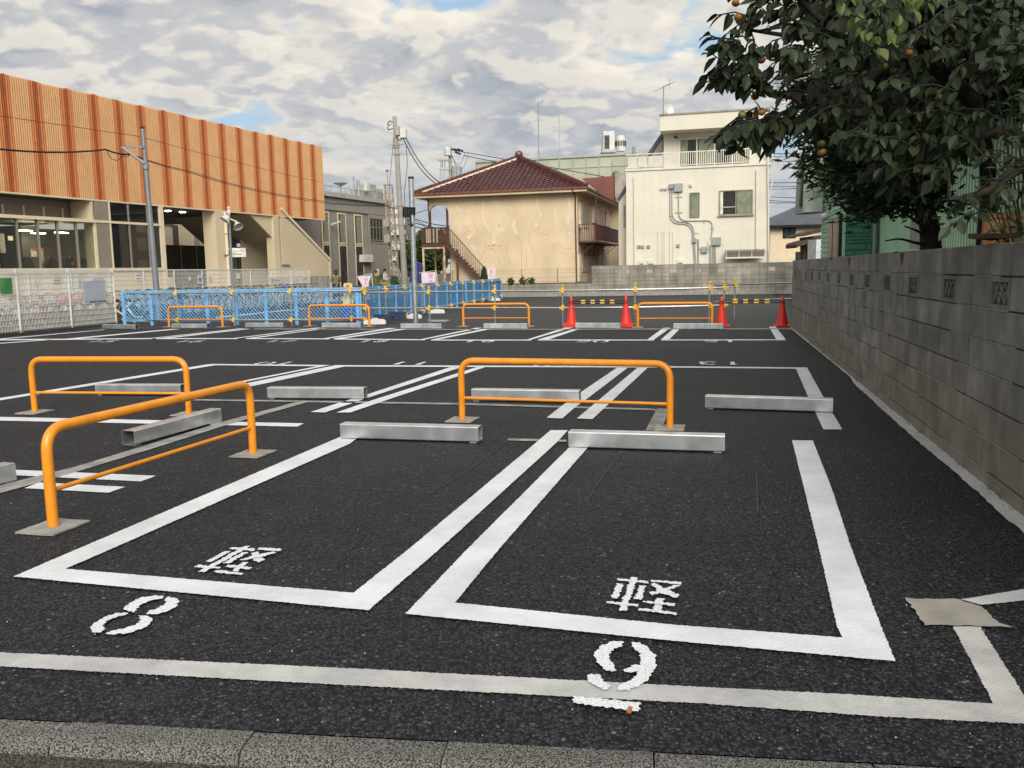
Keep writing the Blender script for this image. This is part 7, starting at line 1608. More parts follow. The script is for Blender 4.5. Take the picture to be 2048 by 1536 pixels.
m = MB(); m.fbox(CF, c0, c1, 0, 3.3, -8, -.06); m.build('wall', 'mint_metal', gr)
m = MB(); x = c0
while x < c1 - .04: m.prism([CF.P(x, 0, -.06), CF.P(x + .02, 0, 0.02), CF.P(x + .07, 0, 0.02), CF.P(x + .09, 0, -.06)], (0, 0, 3.1)); x += .15
m.build('corrugated_sheet', 'mint_metal', gr, kind='stuff')
# gable eaves (white soffit dropping to the left end)
s0 = CF.sz(1900, 272, .5); s1 = CF.sz(2048, 215, .5)
m = MB(); m.prism([CF.P(c1 + .1, 3.14, 0.6), CF.P(c0, 3.14, .6), CF.P(c0, 3.14, -.05), CF.P(c1 + .1, 3.14, -.05)], (0, 0, .12)); m.build('eaves', 'soffit_white', gr)
m = MB(); m.prism([CF.P(c1 + .2, 3.27, 0.66), CF.P(c0, 3.27, .66), CF.P(c0, 5.0, -2.6), CF.P(c1 + .2, 5.0, -2.6)], (0, 0, .1)); m.build('roof', 'dark_trim', gr)
# slatted window guard and brown frame
for (u0, v0, u1, v1) in ((1822, 392, 1852, 497),):
    r = CF.rect(u0, v0, u1, v1, .1); m = MB(); m.fbox(CF, r[0], r[1], r[2], r[3], .002, .05); wn = m.build('window', 'dark_gap', gr)
    n_ = 11
    for k in range(n_): x = r[0] + (r[1] - r[0]) * (k + .5) / n_; m = MB(); m.fbox(CF, x - .018, x + .018, r[2], r[3], .08, .12); m.build('slat', 'pale_frame', wn)
    m = MB(); m.fbox(CF, r[0] - .1, r[1] + .1, r[2] - .08, r[2] - .01, .002, .18); m.build('sill', 'pale_fascia', wn)
# end pipe
c = CF.px(1750, 450, .12); MB().tube([Vector((c.x, c.y, 0)), Vector((c.x, c.y, 3.1))], .055, 10).build('downpipe', 'grey_metal', gr, smooth=True)
# wing
wc = AT(1688, 450, 19.3); PF = Fac((wc.x, wc.y), (E2.x, E2.y)); PF.d = E2.copy(); LF = Fac((wc.x, wc.y), (WD.x, WD.y)); LF.d = WD.copy()
pe = PF.sz(1746, 450)[0]; le = LF.sz(1643, 450)[0]; zt_ = 4.0
m = MB(); m.box8([PF.P(.03, 0, -.04), PF.P(pe + 1.5, 0, -.04), PF.P(pe + 1.5, 0, -.04) + WD * le, PF.P(.03, 0, -.04) + WD * (le - .05)] + [q + Vector((0, 0, zt_)) for q in (PF.P(.03, 0, -.04), PF.P(pe + 1.5, 0, -.04), PF.P(pe + 1.5, 0, -.04) + WD * le, PF.P(.03, 0, -.04) + WD * (le - .05))]); m.build('wing_wall', 'teal_stone_shaded', gr)
rs = random.Random(3)
def stones(F, a0_, a1_, z0_, z1_, m_, nm):
    z = z0_; cnt = 0
    while z < z1_ - .05:
        h = rs.choice((.07, .07, .12, .14)); x = a0_ - rs.random() * .2
        while x < a1_:
            w = rs.uniform(.25, .55); xa = max(a0_, x); xb = min(a1_, x + w)
            if xb - xa > .03:
                m = MB(); P = [F.P(xa + .006, z + .006, -.02), F.P(xb - .006, z + .006, -.02), F.P(xb - .006, z + h - .006, -.02), F.P(xa + .006, z + h - .006, -.02)]; Q = [F.P(xa + .02, z + .018, .012), F.P(xb - .02, z + .018, .012), F.P(xb - .02, z + h - .018, .012), F.P(xa + .02, z + h - .018, .012)]
                if xb - xa < .06: Q = [q - F.n * .01 for q in P]; Q = [q + F.n * .02 for q in Q]
                m.add(P + Q, [(4, 5, 6, 7)] + [(k, (k + 1) % 4, (k + 1) % 4 + 4, k + 4) for k in range(4)]); m.build(nm, m_, gr); cnt += 1
            x += w
        z += h
    return cnt
m = MB(); m.fbox(PF, .0, pe, 1.0, zt_, -.04, -.015); m.build('stone_backing', 'teal_stone_shaded', gr); m = MB(); m.fbox(LF, .0, le, 1.0, zt_, -.04, -.015); m.build('stone_backing', 'mint_stone_lit', gr)
stones(PF, .03, pe - .02, 1.35, 3.4, 'teal_stone_shaded', 'siding_stone')
sh = LF.rect(1661, 436, 1686, 520); stones(LF, sh[1] + .05, le, 1.35, sh[3] + .02, 'mint_stone_lit', 'siding_stone') if sh[1] < le else None
stones(LF, .03, le, sh[3] + .03, 3.3, 'mint_stone_lit', 'siding_stone')
m = MB(); m.fbox(LF, min(sh[0], sh[1]) + .3, max(sh[0], sh[1]), .5, sh[3], -.01, .07); m.build('shutter', 'brown_shutter', gr); m = MB(); m.fbox(LF, .05, min(sh[0], sh[1]) + .29, .5, sh[3] + .05, -.01, .10); m.build('shutter_box', 'dark_trim', gr)
m = MB(); mids = (min(sh[0], sh[1]) + .3 + max(sh[0], sh[1])) / 2; m.fbox(LF, mids - .015, mids + .015, .5, sh[3] - .01, .071, .08); m.build('shutter_joint', 'dark_trim', gr)
m = MB(); m.prism([PF.P(-.03, .5, .025), PF.P(.03, .5, .025), PF.P(.03, .5, -.01), PF.P(-.03, .5, -.01)], (0, 0, 3.4)); m.build('corner_trim', 'mint_stone_lit', gr)
# gable box end
y8 = lambda x, y: (x / 6.982 + 1560, y / 6.982 + 300)
YB = 22.8
m = MB(); P = [AT(*y8(a, b), YB) for a, b in ((340, 680), (592, 672), (592, 866), (330, 875))]; m.prism(P, (0, .5, 0)); m.build('fascia', 'pale_fascia', gr)
m = MB(); P = [AT(*y8(a, b), YB) for a, b in ((340, 678), (592, 670), (615, 380), (560, 180), (378, 200))]; m.prism(P, (0, .4, 0)); m.build('soffit', 'sage_panel', gr)
m = MB(); P = [AT(*y8(a, b), YB - .05) for a, b in ((312, 885), (332, 870), (380, 60), (358, 60))]; m.prism(P, (0, .6, 0)); m.build('barge_board', 'sage_panel', gr)
m = MB(); P = [AT(*y8(a, b), YB - .02) for a, b in ((280, 790), (312, 790), (357, 60), (345, 60))]; m.prism(P, (0, .12, 0)); m.build('roof_edge', 'dark_trim', gr)
m = MB(); P = [AT(*y8(a, b), YB - .04) for a, b in ((322, 872), (595, 862), (595, 872), (322, 888))]; m.prism(P, (0, .6, 0)); m.build('gutter', 'dark_trim', gr)
c = AT(*y8(628, 930), 21.5); m = MB(); m.ball(c, .10, 10, 7, .9); o = m.build('wall_lamp', 'hvac_white', gr, smooth=True)
# things behind the wall: sheets, planks
for k, (u0, v0, u1, v1) in enumerate(((1936, 474, 2042, 484),)):
    a = AT(u0, v0 + 3, 5.6); b = AT(u1, v0 + 2, 5.2); m = MB(); m.prism([a, b, b + Vector((.1, .25, .01)), a + Vector((.3, .3, -.01))], (0, 0, .03)); tag(m.build('wood_plank', 'old_wood'), 'dark wooden plank lying on top of the near end of the block wall', 'plank')
mat('orange_wood', (0.50, 0.26, 0.10), .8, var=.3, scale=8)
m = MB(); a = AT(1970, 430, 7.4); b = AT(2030, 430, 7.4); m.box(a.x, b.x + .3, 7.4, 7.44, .3, AT(2000, 425, 7.4).z); 
for k in range(6): m.box(a.x + .1 * k + .15, a.x + .1 * k + .18, 7.33, 7.37, .3, AT(2000, 440, 7.4).z)
tag(m.build('wooden_crate', 'orange_wood'), 'orange brown wooden slats glimpsed between the leaves behind the wall', 'wooden frame')
# soil behind the wall
mat('soil', (0.06, 0.045, 0.03), .95, var=.3, scale=6)
m = MB(); a = WF.P(-3, 0.012, -.11); b = WF.P(s_end, .012, -.11); m.poly([a, b, b - WF.n * 1.55, a - WF.n * 1.55]); m2 = struct('soil', m, 'soil')

# ================================================================== FOLIAGE
def leafmat(name, col, rough=.38, isl=.35, obj=0.0, trans=.15):
    m = bpy.data.materials.new(name); nt, N, L = nodes_of(m); b = N['Principled BSDF']; out = N['Material Output']
    b.inputs['Roughness'].default_value = rough; b.inputs['Specular IOR Level'].default_value = .28
    g = N.new('ShaderNodeNewGeometry'); src = N.new('ShaderNodeObjectInfo').outputs['Random'] if obj else g.outputs['Random Per Island']
    r = N.new('ShaderNodeValToRGB'); e = r.color_ramp.elements; e[0].position = 0; e[0].color = (*[c * (1 - isl) for c in col], 1); e[1].position = .85; e[1].color = (*[c * (1 + isl) for c in col], 1)
    e2 = e.new(1.0); e2.color = (col[0] * 3.2, col[1] * 1.9, col[2] * .8, 1); L.new(src, r.inputs[0])
    # leaf underside is paler
    mx = N.new('ShaderNodeMixRGB'); L.new(g.outputs['Backfacing'], mx.inputs[0]); L.new(r.outputs[0], mx.inputs[1]); mx.inputs[2].default_value = (col[0] * 1.9, col[1] * 1.6, col[2] * 1.7, 1)
    L.new(mx.outputs[0], b.inputs['Base Color'])
    tr = N.new('ShaderNodeBsdfTranslucent'); L.new(r.outputs[0], tr.inputs[0]); ms = N.new('ShaderNodeMixShader'); ms.inputs[0].default_value = trans; L.new(b.outputs[0], ms.inputs[1]); L.new(tr.outputs[0], ms.inputs[2]); L.new(ms.outputs[0], out.inputs[0])
    MATS[name] = m
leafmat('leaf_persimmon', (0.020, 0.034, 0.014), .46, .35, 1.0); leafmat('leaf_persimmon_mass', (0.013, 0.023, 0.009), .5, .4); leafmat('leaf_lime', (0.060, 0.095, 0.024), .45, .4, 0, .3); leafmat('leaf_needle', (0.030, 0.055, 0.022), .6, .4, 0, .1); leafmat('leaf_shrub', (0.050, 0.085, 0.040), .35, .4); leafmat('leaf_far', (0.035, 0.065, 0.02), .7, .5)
def leaf_shape(L_, W_, fold=.25, curl=.2):
    """oval pointed blade with a folded midrib; stalk end at origin, pointing along +x"""
    ks = [(0, 0), (.12, .5), (.35, .95), (.6, .9), (.82, .5), (1, 0)]
    mid = [Vector((k * L_, 0, -curl * L_ * k * k)) for k, _ in ks]; V = []; F_ = []
    for i, (k, w) in enumerate(ks):
        up = fold * w * W_ / 2; V += [mid[i], mid[i] + Vector((0, w * W_ / 2, up)), mid[i] + Vector((0, -w * W_ / 2, up))]
    for i in range(len(ks) - 1):
        a = 3 * i; F_ += [(a, a + 3, a + 4, a + 1), (a + 2, a + 5, a + 3, a)]
    return V, F_
def clean(V, F_): return V, F_
rl_ = random.Random(77)
LSH = [leaf_shape(.115, .068, .30, .25), leaf_shape(.105, .062, .45, .4), leaf_shape(.125, .07, .15, .12)]
LME = []
for V, F_ in LSH:
    mb = MB(); mb.add(V, F_); LME.append(mb.mesh('leaf', 'leaf_persimmon', smooth=False))
def pts_in(poly, n, rnd):
    us = [p[0] for p in poly]; vs = [p[1] for p in poly]; out = []
    def inside(x, y):
        c = False; j = len(poly) - 1
        for i in range(len(poly)):
            xi, yi = poly[i]; xj, yj = poly[j]
            if (yi > y) != (yj > y) and x < (xj - xi) * (y - yi) / (yj - yi) + xi: c = not c
            j = i
        return c
    while len(out) < n:
        x = rnd.uniform(min(us), max(us)); y = rnd.uniform(min(vs), max(vs))
        if inside(x, y): out.append((x, y))
    return out
def leaf_matrix(p, dr, size, rnd):
    x = dr.normalized(); up = Vector((rnd.gauss(0, .5), rnd.gauss(0, .5), 1)); y = up.cross(x).normalized(); z = x.cross(y)
    M_ = Matrix.Identity(4)
    for i in range(3): M_[i][0] = x[i] * size; M_[i][1] = y[i] * size; M_[i][2] = z[i] * size; M_[i][3] = p[i]
    return M_
# ---- persimmon tree: trunk behind the wall just outside the picture, limbs reach left over the lot
base = Vector((4.75, 6.3, 0))
pt = thing('persimmon_tree', 'persimmon tree with glossy dark leaves and orange fruit reaching over the block wall', 'tree', base)
crotch = Vector((4.35, 6.2, 2.15))
def curve(P, n=8):
    P = [Vector(p) for p in P]; out = []
    P2 = [P[0]] + P + [P[-1]]
    for i in range(1, len(P2) - 2):
        for k in range(n):
            t_ = k / n; a, b, c, d = P2[i - 1], P2[i], P2[i + 1], P2[i + 2]
            out.append(.5 * ((2 * b) + (c - a) * t_ + (2 * a - 5 * b + 4 * c - d) * t_ * t_ + (3 * b - a - 3 * c + d) * t_ ** 3))
    out.append(P[-1]); return out
def limb(P, r0, r1, nm='limb'):
    Q = curve(P, 5); m = MB(); rad = [r0 + (r1 - r0) * i / (len(Q) - 1) for i in range(len(Q))]
    m.tube(Q, rad, 9); m.build(nm, 'bark', pt, smooth=True); return Q
limb([base + Vector((.1, 0, -.1)), base + Vector((-.05, 0, 1.1)), crotch], .15, .11, 'trunk')
A5 = AT
limbs = []
limbs.append(limb([crotch, A5(1985, 262, 6.2), A5(1950, 205, 6.25), A5(1890, 150, 6.3), A5(1800, 110, 6.3), A5(1700, 90, 6.2), A5(1600, 75, 6.1), A5(1500, 60, 6.0)], .055, .010))
limbs.append(limb([A5(1950, 205, 6.25), A5(1870, 130, 6.0), A5(1820, 40, 5.9), A5(1790, -60, 5.8)], .06, .02))
limbs.append(limb([A5(1800, 110, 6.3), A5(1720, 170, 6.3), A5(1640, 195, 6.1), A5(1560, 190, 6.0), A5(1480, 165, 5.9), A5(1420, 155, 5.8)], .035, .008))
limbs.append(limb([A5(1890, 150, 6.3), A5(1800, 190, 6.2), A5(1700, 225, 6.1), A5(1620, 260, 6.0)], .035, .008))
limbs.append(limb([A5(1640, 195, 6.1), A5(1570, 225, 6.0), A5(1500, 250, 5.9), A5(1440, 262, 5.85)], .022, .006))
limbs.append(limb([A5(1700, 90, 6.2), A5(1620, 20, 6.1), A5(1560, -40, 6)], .03, .01))
limbs.append(limb([crotch, A5(2060, 330, 5.4), A5(1980, 380, 5.2), A5(1900, 400, 5.2)], .05, .01))
limbs.append(limb([A5(1985, 262, 6.2), A5(1900, 290, 6.0), A5(1830, 330, 5.9), A5(1760, 350, 5.9)], .04, .008))
for P in (([A5(1592, 183, 6.0), A5(1560, 200, 6.0), A5(1548, 230, 5.95)]),): limb(P, .012, .006)
# twigs and leaves
regions = [([(1395, 175), (1412, 140), (1405, 95), (1418, 60), (1408, 0), (1440, -60), (1620, -60), (1620, 60), (1600, 130), (1560, 200), (1500, 170), (1440, 165)], 44, 5.6, 6.6, 'a'),
           ([(1408, 262), (1440, 250), (1500, 255), (1530, 225), (1560, 240), (1580, 290), (1545, 292), (1500, 278), (1450, 280), (1405, 270)], 16, 5.6, 6.2, 'a'),
           ([(1560, -60), (1900, -60), (2060, 60), (1980, 160), (1850, 180), (1750, 260), (1650, 300), (1590, 240), (1560, 160)], 110, 5.2, 7.0, 'a'),
           ([(1640, 180), (1760, 160), (1900, 180), (1960, 260), (1920, 330), (1830, 340), (1760, 380), (1700, 330), (1640, 310)], 40, 5.6, 6.8, 'a'),
           ([(1760, 330), (1850, 300), (1905, 330), (1900, 370), (1850, 360), (1800, 390), (1770, 370)], 13, 5.3, 6.0, 'a'),
           ([(1885, 400), (1960, 370), (2080, 330), (2080, 480), (1990, 470), (1930, 440), (1890, 450)], 8, 4.6, 5.3, 'a'),
           ([(1880, -40), (2100, -40), (2100, 130), (1950, 180)], 34, 4.9, 7.2, 'a'), ([(1640, -40), (2060, -40), (2060, 160), (1960, 300), (1700, 300)], 60, 5.2, 5.8, 'a')]
tw_m = MB(); leaves = []
allb = [q for Q in limbs for q in Q]
for poly, n_, y0, y1, _ in regions:
    for (u, v) in pts_in(poly, n_, rl_):
        Y = rl_.uniform(y0, y1); p = AT(u, v, Y); near = min(allb, key=lambda q: (q - p).length); 
        out = (p - near); L0 = out.length
        out = Vector((-.75 + rl_.gauss(0, .35), rl_.gauss(0, .45), rl_.gauss(-.15, .22))).normalized() * .6 + (out.normalized() * .5 if L0 > .05 else Vector((0, 0, 0)))
        out.normalize(); tl = rl_.uniform(.14, .30); e = p; st_ = p - out * tl
        if .2 < L0 < .42: tw_m.tube([near, near + (st_ - near) * .55 + Vector((0, 0, .04)), st_], .006, 4, cap=False)
        c_ = [st_, st_ + out * tl * .5 + Vector((0, 0, .015)), e + Vector((0, 0, -.02))]; tw_m.tube(c_, .0045, 4, cap=False)
        nl = rl_.randint(7, 10)
        for k in range(nl):
            q = k / (nl - 1); b = c_[0] * (1 - q) ** 2 + c_[1] * 2 * q * (1 - q) + c_[2] * q * q; side = 1 if k % 2 else -1
            sd2 = out.cross(Vector((0, 0, 1))).normalized() * side
            dr = (sd2 * rl_.uniform(.4, .9) + out * rl_.uniform(.2, .7) + Vector((0, 0, -rl_.uniform(.25, 1.2)))).normalized()
            if k == nl - 1: dr = (out + Vector((0, 0, -.5))).normalized()
            leaves.append((b, dr, rl_.uniform(.72, 1.12) * min(1.0, (Y / 5.9) ** 1.6), rl_.randrange(3)))
tw_m.build('twigs', 'bark', pt, kind='stuff')
def depth_ok(b):
    r = b - CAM; x = 1024 + FPX * r.dot(IX) / r.dot(FWD); y = 768 - FPX * r.dot(IU) / r.dot(FWD); return -20 < x < 2060 and -20 < y < 1000
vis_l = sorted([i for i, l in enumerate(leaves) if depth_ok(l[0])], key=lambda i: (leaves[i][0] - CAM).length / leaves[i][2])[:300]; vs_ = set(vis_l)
mass = MB()
for i, (b, dr, sz_, k) in enumerate(leaves):
    M_ = leaf_matrix(b, dr, sz_, rl_)
    if i in vs_:
        o = bpy.data.objects.new('leaf', LME[k]); COL.objects.link(o); o.parent = pt; o.matrix_parent_inverse = wmat(pt).inverted(); o.matrix_basis = M_
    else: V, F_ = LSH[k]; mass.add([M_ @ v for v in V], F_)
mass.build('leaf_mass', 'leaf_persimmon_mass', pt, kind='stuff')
# lime leaves of a climber near the top
cl = thing('climbing_vine', 'yellow green leafy vine hanging at the top of the persimmon tree', 'vine', AT(1760, 60, 6.0))
mass = MB()
for (u, v) in pts_in([(1640, -60), (1900, -60), (1880, 0), (1830, 30), (1800, 70), (1755, 105), (1725, 70), (1690, 30)], 150, rl_):
    b = AT(u, v, rl_.uniform(5.1, 5.7)); V, F_ = LSH[rl_.randrange(3)]; M_ = leaf_matrix(b, Vector((rl_.gauss(0, .5), rl_.gauss(-.3, .4), -1)), rl_.uniform(.38, .8), rl_); mass.add([M_ @ q for q in V], F_)
mass.build('foliage', 'leaf_lime', cl, kind='stuff'); limb_m = MB(); limb_m.tube(curve([AT(1800, 110, 6.3), AT(1760, 40, 6.1), AT(1740, -60, 6)], 4), .012, 5); limb_m.build('stem', 'bark', cl)
# fruit
for nm, c_ in (('fruit_orange', (0.42, 0.16, 0.03)), ('fruit_green', (0.17, 0.16, 0.045)), ('fruit_red', (0.22, 0.055, 0.03))): mat(nm, c_, .35, var=.15, scale=30)
fm = {}
for nm in ('fruit_orange', 'fruit_green', 'fruit_red'):
    mb = MB(); mb.ball((0, 0, 0), .027, 12, 8, .85); fm[nm] = mb.mesh('fruit', nm, smooth=True)
cal = MB()
for k in range(4): a_ = math.pi / 2 * k; d = Vector((math.cos(a_), math.sin(a_), 0)); s_ = Vector((-d.y, d.x, 0)); cal.add([Vector((0, 0, .0245)), d * .011 + s_ * .007 + Vector((0, 0, .0245)), d * .02 + Vector((0, 0, .020)), d * .011 - s_ * .007 + Vector((0, 0, .0245))], [(0, 1, 2, 3)])
cal = cal.mesh('calyx', 'leaf_persimmon_mass')
fr_px = [(1471, 6, 'o'), (1476, 35, 'o'), (1501, 49, 'r'), (1497, 68, 'g'), (1575, 50, 'r'), (1620, 72, 'r'), (1573, 118, 'g'), (1579, 190, 'r'), (1588, 196, 'r'), (1510, 193, 'o'), (1489, 150, 'g'), (1502, 232, 'o'), (1523, 224, 'o'), (1502, 247, 'g'), (1508, 262, 'o'), (1484, 230, 'g'), (1547, 276, 'r'), (1556, 278, 'g'), (1598, 253, 'o'), (1644, 304, 'o'), (1643, 287, 'g'), (1692, 225, 'r'), (1785, 85, 'g'), (1818, 106, 'o'), (1900, 95, 'r'), (1768, 133, 'g'), (1879, 195, 'g'), (1877, 210, 'o'), (1580, 135, 'r'), (1523, 120, 'r'), (1690, 70, 'g'), (1684, 92, 'g'), (1842, 58, 'o'), (1655, 225, 'g')]
for (u, v, k) in fr_px:
    nm = {'o': 'fruit_orange', 'g': 'fruit_green', 'r': 'fruit_red'}[k]; Y = rl_.uniform(5.7, 6.1); p = AT(u, v, Y); o = inst(fm[nm], 'fruit', pt, p, rl_.random() * 6, rot=(rl_.gauss(0, .25), rl_.gauss(0, .25), rl_.random() * 6)); c2 = bpy.data.objects.new('calyx', cal); COL.objects.link(c2); c2.parent = o
# ---- conifer behind the wall
cb_ = Vector((AT(1868, 500, 9.0).x, 9.0, 0)); cf = thing('conifer_tree', 'dark dense conifer with drooping sprays growing behind the block wall', 'tree', cb_)
tp = [cb_, AT(1862, 500, 9.0), AT(1852, 420, 9.0), AT(1846, 330, 9.0), AT(1850, 200, 9.0), AT(1860, 0, 9.0), AT(1865, -250, 9.0)]
MB().tube(curve(tp, 4), [.115 - .0035 * i for i in range(len(curve(tp, 4)))], 10).build('trunk', 'bark', cf, smooth=True)
rc = random.Random(31); spr = MB(); brm = MB()
def proj(b):
    r = b - CAM; return 1024 + FPX * r.dot(IX) / r.dot(FWD), 768 - FPX * r.dot(IU) / r.dot(FWD)
trunkc = curve(tp, 10)
def left_lim(z):      # how far the crown reaches from the stem at height z (survey)
    if z < 2.05: return .72
    if z < 2.3: return .72 + (z - 2.05) * 1.3
    if z < 2.75: return 1.05 + (z - 2.3) * .7
    return 1.36
for i in range(330):
    z = 1.99 + (3.3 * (i / 230) if i < 230 else 1.3 * (i - 230) / 100) + rc.uniform(-.05, .08)
    c = min(trunkc, key=lambda q: abs(q.z - z)); an = rc.uniform(0, 6.283) if i < 230 else rc.gauss(3.3, .75); Rm = left_lim(z) * rc.uniform(.7, 1.06)
    d = Vector((math.cos(an), math.sin(an), 0)); 
    if d.x > 0 and z < 2.9: Rm *= .22
    if d.x > 0 and z < 2.45 and rc.random() < .8: continue
    P = [c, c + d * Rm * .5 + Vector((0, 0, .10)), c + d * Rm + Vector((0, 0, -.12))]; brm.tube(P, .011, 4, cap=False, r2=.004)
    for k in range(105):
        q = rc.uniform(.12, 1.03); b = P[0] * (1 - q) ** 2 + P[1] * 2 * q * (1 - q) + P[2] * q * q; b = b + Vector((rc.uniform(-.15, .15), rc.uniform(-.15, .15), rc.uniform(-.15, .09)))
        dr = (d * rc.uniform(.2, 1.0) + Vector((rc.gauss(0, .55), rc.gauss(0, .55), rc.gauss(-.15, .35)))).normalized(); L_ = rc.uniform(.06, .13); sd3 = dr.cross(Vector((rc.gauss(0, 1), rc.gauss(0, 1), 1))).normalized() * rc.uniform(.007, .013)
        spr.add([b - sd3, b + dr * L_ * .5 - sd3 * 1.3, b + dr * L_, b + dr * L_ * .5 + sd3 * 1.3, b + sd3], [(0, 1, 2, 3, 4)])
        for s_ in (-1, 1):
            q0 = b + dr * L_ * .25; d2 = (dr * .6 + sd3.normalized() * s_).normalized(); w2 = dr * .006; l2 = L_ * .45; spr.add([q0 - w2, q0 + d2 * l2, q0 + w2], [(0, 1, 2)])
spr.build('needle_sprays', 'leaf_needle', cf, kind='stuff'); brm.build('branches', 'bark', cf, kind='stuff')
for P in ([AT(1858, 478, 9), AT(1835, 462, 8.9), AT(1808, 452, 8.85)], [AT(1850, 428, 9), AT(1820, 425, 8.9), AT(1790, 410, 8.85)], [AT(1853, 458, 9), AT(1815, 430, 8.9), AT(1800, 418, 8.8)], [AT(1860, 490, 9), AT(1830, 485, 8.9), AT(1800, 478, 8.85), AT(1770, 482, 8.8)]): MB().tube(curve(P, 4), .02, 5, r2=.006).build('branch', 'bark', cf)
# dark leafy mass farther back that closes the crown against the sky
bk = thing('evergreen_tree', 'dark broadleaf evergreen filling the gap behind the persimmon at the upper right', 'tree', Vector((AT(1960, 300, 8.2).x, 8.2, 0)))
mass = MB(); 
for (u, v) in pts_in([(1640, -80), (2120, -80), (2120, 215), (2040, 200), (1960, 235), (1890, 265), (1850, 330), (1790, 330), (1720, 260), (1660, 140), (1640, 60)], 2600, rl_):
    Y = rl_.uniform(7.2, 8.4); b = AT(u, v, Y); V, F_ = LSH[rl_.randrange(3)]; M_ = leaf_matrix(b, Vector((rl_.gauss(0, .8), rl_.gauss(0, .8), -.6)), rl_.uniform(.8, 1.25), rl_); mass.add([M_ @ q for q in V], F_)
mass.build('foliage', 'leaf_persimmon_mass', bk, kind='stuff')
m = MB(); b0 = bk.location.copy(); m.tube(curve([b0, AT(1975, 420, 8.2), AT(1965, 260, 8.2), AT(1930, 100, 8.1), AT(1900, -60, 8.0)], 4), .09, 8, r2=.03); m.build('trunk', 'bark', bk, smooth=True)
# ---- shrub with lance leaves at the right edge
sb = thing('lance_leaf_shrub', 'shrub with narrow glossy leaves rising behind the wall at the right edge', 'shrub', Vector((AT(2040, 480, 5.5).x, 5.5, 0)))
LL = leaf_shape(.10, .026, .3, .25); mass = MB(); stm = MB(); root = Vector((AT(2060, 500, 5.5).x, 5.5, .3))
ends = [(1990, 168), (2020, 180), (2045, 200), (1985, 300), (1965, 345), (2010, 320), (2040, 290), (2060, 240), (1958, 400), (2000, 380), (2035, 360), (2030, 420), (2070, 340), (2080, 200), (1950, 370), (2005, 250), (2050, 150), (1975, 325)]
for (u, v) in ends:
    Y = rl_.uniform(5.1, 5.8); e = AT(u, v, Y); rt = root + Vector((rl_.gauss(0, .12), rl_.gauss(0, .1), 0)); P = curve([rt, rt + (e - rt) * .5 + Vector((.14, 0, 0)), e], 6); stm.tube(P, .008, 5, r2=.003, cap=False)
    for k in range(24):
        q = int(len(P) * (1 - .55 * rl_.random() ** 1.4)) - 1; b = P[max(0, q)] + Vector((0, 0, rl_.uniform(-.03, .03))); a_ = rl_.uniform(0, 6.28); dr = Vector((math.cos(a_), math.sin(a_), rl_.uniform(-.6, .7))); M_ = leaf_matrix(b, dr, rl_.uniform(.6, 1.15), rl_); mass.add([M_ @ q2 for q2 in LL[0]], LL[1])
mass.build('foliage', 'leaf_shrub', sb, kind='stuff'); stm.build('stems', 'bark', sb)
# ---- far greenery
def bush(u, v0, v1, wpx, Y, lb, n_, mt='leaf_far', size=.16, nm='bush', cat='bush', cone=False, trunk=False, zb=0.0):
    c = AT(u, (v0 + v1) / 2, Y); rx = wpx / FPX * Y / 2; z1_ = AT(u, v0, Y).z; z0_ = max(zb, AT(u, v1, Y).z); t = thing(nm, lb, cat, Vector((c.x, Y, zb))); m = MB(); rnd = random.Random(int(u))
    for i in range(n_):
        while True:
            x, y, z = rnd.uniform(-1, 1), rnd.uniform(-1, 1), rnd.uniform(-1, 1)
            if x * x + y * y + z * z < 1: break
        if cone: w = (1 - (z + 1) / 2) ** .7 * .9 + .1; x *= w / max(.35, math.sqrt(max(.1, 1 - z * z))); y *= w
        k = 1 + .25 * mnoise.noise(Vector((x * 2, y * 2, z * 2 + u)))
        p = Vector((c.x + x * rx * k, Y + y * rx * k, (z0_ + z1_) / 2 + z * (z1_ - z0_) / 2 * k)); d = Vector((rnd.gauss(0, 1), rnd.gauss(0, 1), rnd.gauss(0, 1))).normalized(); s_ = d.orthogonal().normalized() * size * rnd.uniform(.3, .7); d = d * size * rnd.uniform(.6, 1.3)
        m.add([p - s_, p + d * .5 - s_ * .3, p + d, p + s_], [(0, 1, 2, 3)])
    m.build('foliage', mt, t, kind='stuff'); m = MB(); m.tube([Vector((c.x, Y, zb)), Vector((c.x, Y, (z0_ + z1_) / 2))], max(.02, rx * .06), 6); m.build('trunk' if trunk else 'stem', 'bark', t); return t
bush(862, 458, 545, 70, 76, 'dark green tree behind the landing posts of the cream house', 2600, size=.5, nm='broadleaf_tree', cat='tree', trunk=True)
bush(815, 490, 550, 30, 74, 'dark green tree just right of the concrete utility pole', 1200, size=.45, nm='broadleaf_tree', cat='tree', trunk=True)
bush(968, 534, 566, 15, 45.9, 'small dense conical conifer at the foot of the outside stair', 1500, size=.10, nm='conifer_shrub', cat='shrub', cone=True)
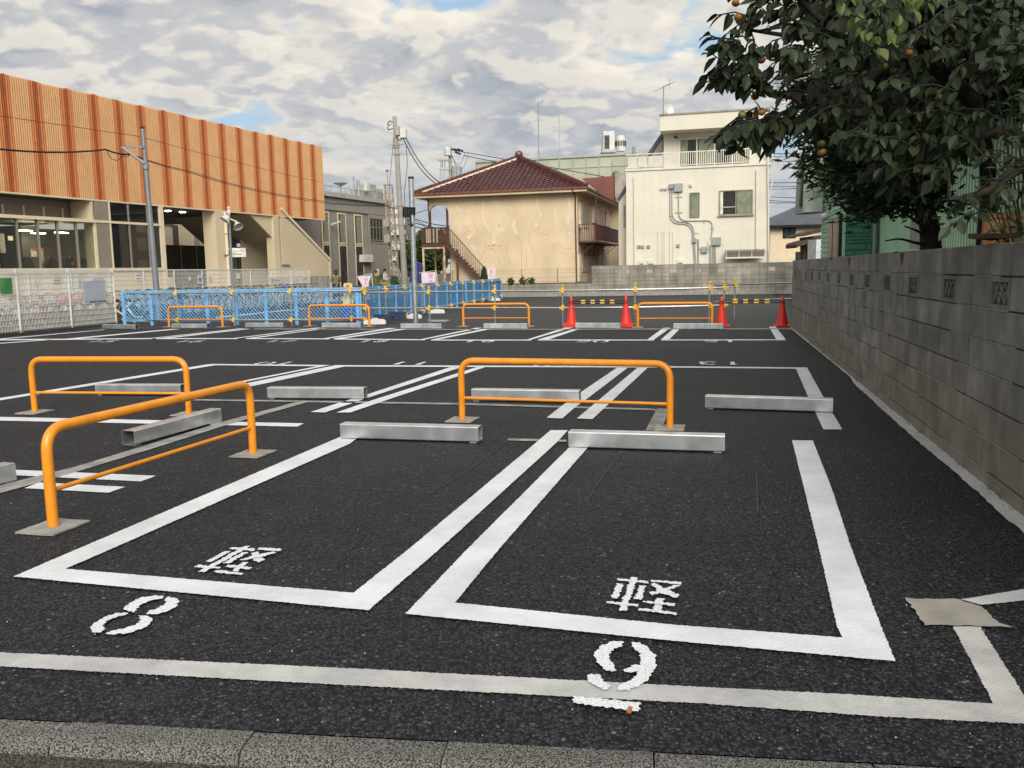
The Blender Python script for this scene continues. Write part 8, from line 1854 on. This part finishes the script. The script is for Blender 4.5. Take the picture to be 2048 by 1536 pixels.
bush(788, 552, 590, 12, 52, 'bushy weed beside the mast behind the barrier', 350, size=.26, mt='leaf_far', nm='weed', cat='weed')
mat('weed_pale', (0.16, 0.20, 0.06), .8, var=.3)
def grass_tuft(u, v0, Y, wpx, n_, lb, h, yellow=False):
    c = AT(u, 590, Y); t = thing('tall_weed', lb, 'weed', Vector((c.x, Y, 0))); m = MB(); rnd = random.Random(int(u * 3)); zt = AT(u, v0, Y).z; w = wpx / FPX * Y / 2
    for i in range(n_):
        x0 = rnd.uniform(-w, w) * .6; zz = zt * rnd.uniform(.45, 1.0); b = Vector((c.x + x0, Y + rnd.uniform(-.2, .2), 0)); e = b + Vector((rnd.gauss(0, w * .5), 0, zz)); s_ = Vector((.018, 0, 0)); m.add([b - s_, b + s_, (b + e) / 2 + s_ * .8 + Vector((.0, 0, .05)), e], [(0, 1, 2, 3)])
        for k in range(4): q = b + (e - b) * rnd.uniform(.3, 1); d = Vector((rnd.gauss(0, .12), 0, rnd.uniform(.02, .2))); m.add([q - s_ * .5, q + d, q + s_ * .5 + d * .5], [(0, 1, 2)])
    m.build('stalks', 'weed_pale', t, kind='stuff')
    if yellow:
        m = MB()
        for i in range(60): p = Vector((c.x + rnd.gauss(0, w * .45), Y - .1, zt * rnd.uniform(.45, .8))); m.ball(p, .035, 5, 3)
        m.build('flowers', 'yellow_tape', t, kind='stuff')
grass_tuft(752, 552, 50, 22, 150, 'pale green weeds in front of the person in dark', 1.0); grass_tuft(771, 556, 50, 24, 110, 'yellow flowering weeds around the yellow post', 1.0, True)
bush(1022, 557, 568, 13, 45.2, 'small green plant on the low wall, left of the cluster with dead heads', 70, size=.16, nm='potted_plant', cat='plant', zb=LH); bush(1045, 556, 568, 12, 45.2, 'small green plant above the low wall near a fence post', 60, size=.16, nm='potted_plant', cat='plant', zb=LH); bush(1062, 556, 567, 16, 45.4, 'low plant with brown dead heads above the low wall', 50, size=.16, nm='potted_plant', cat='plant', zb=LH)
bush(1577, 652, 660, 10, 21.7, 'tuft of weeds at the foot of the block wall end', 120, size=.04, nm='weed', cat='weed')
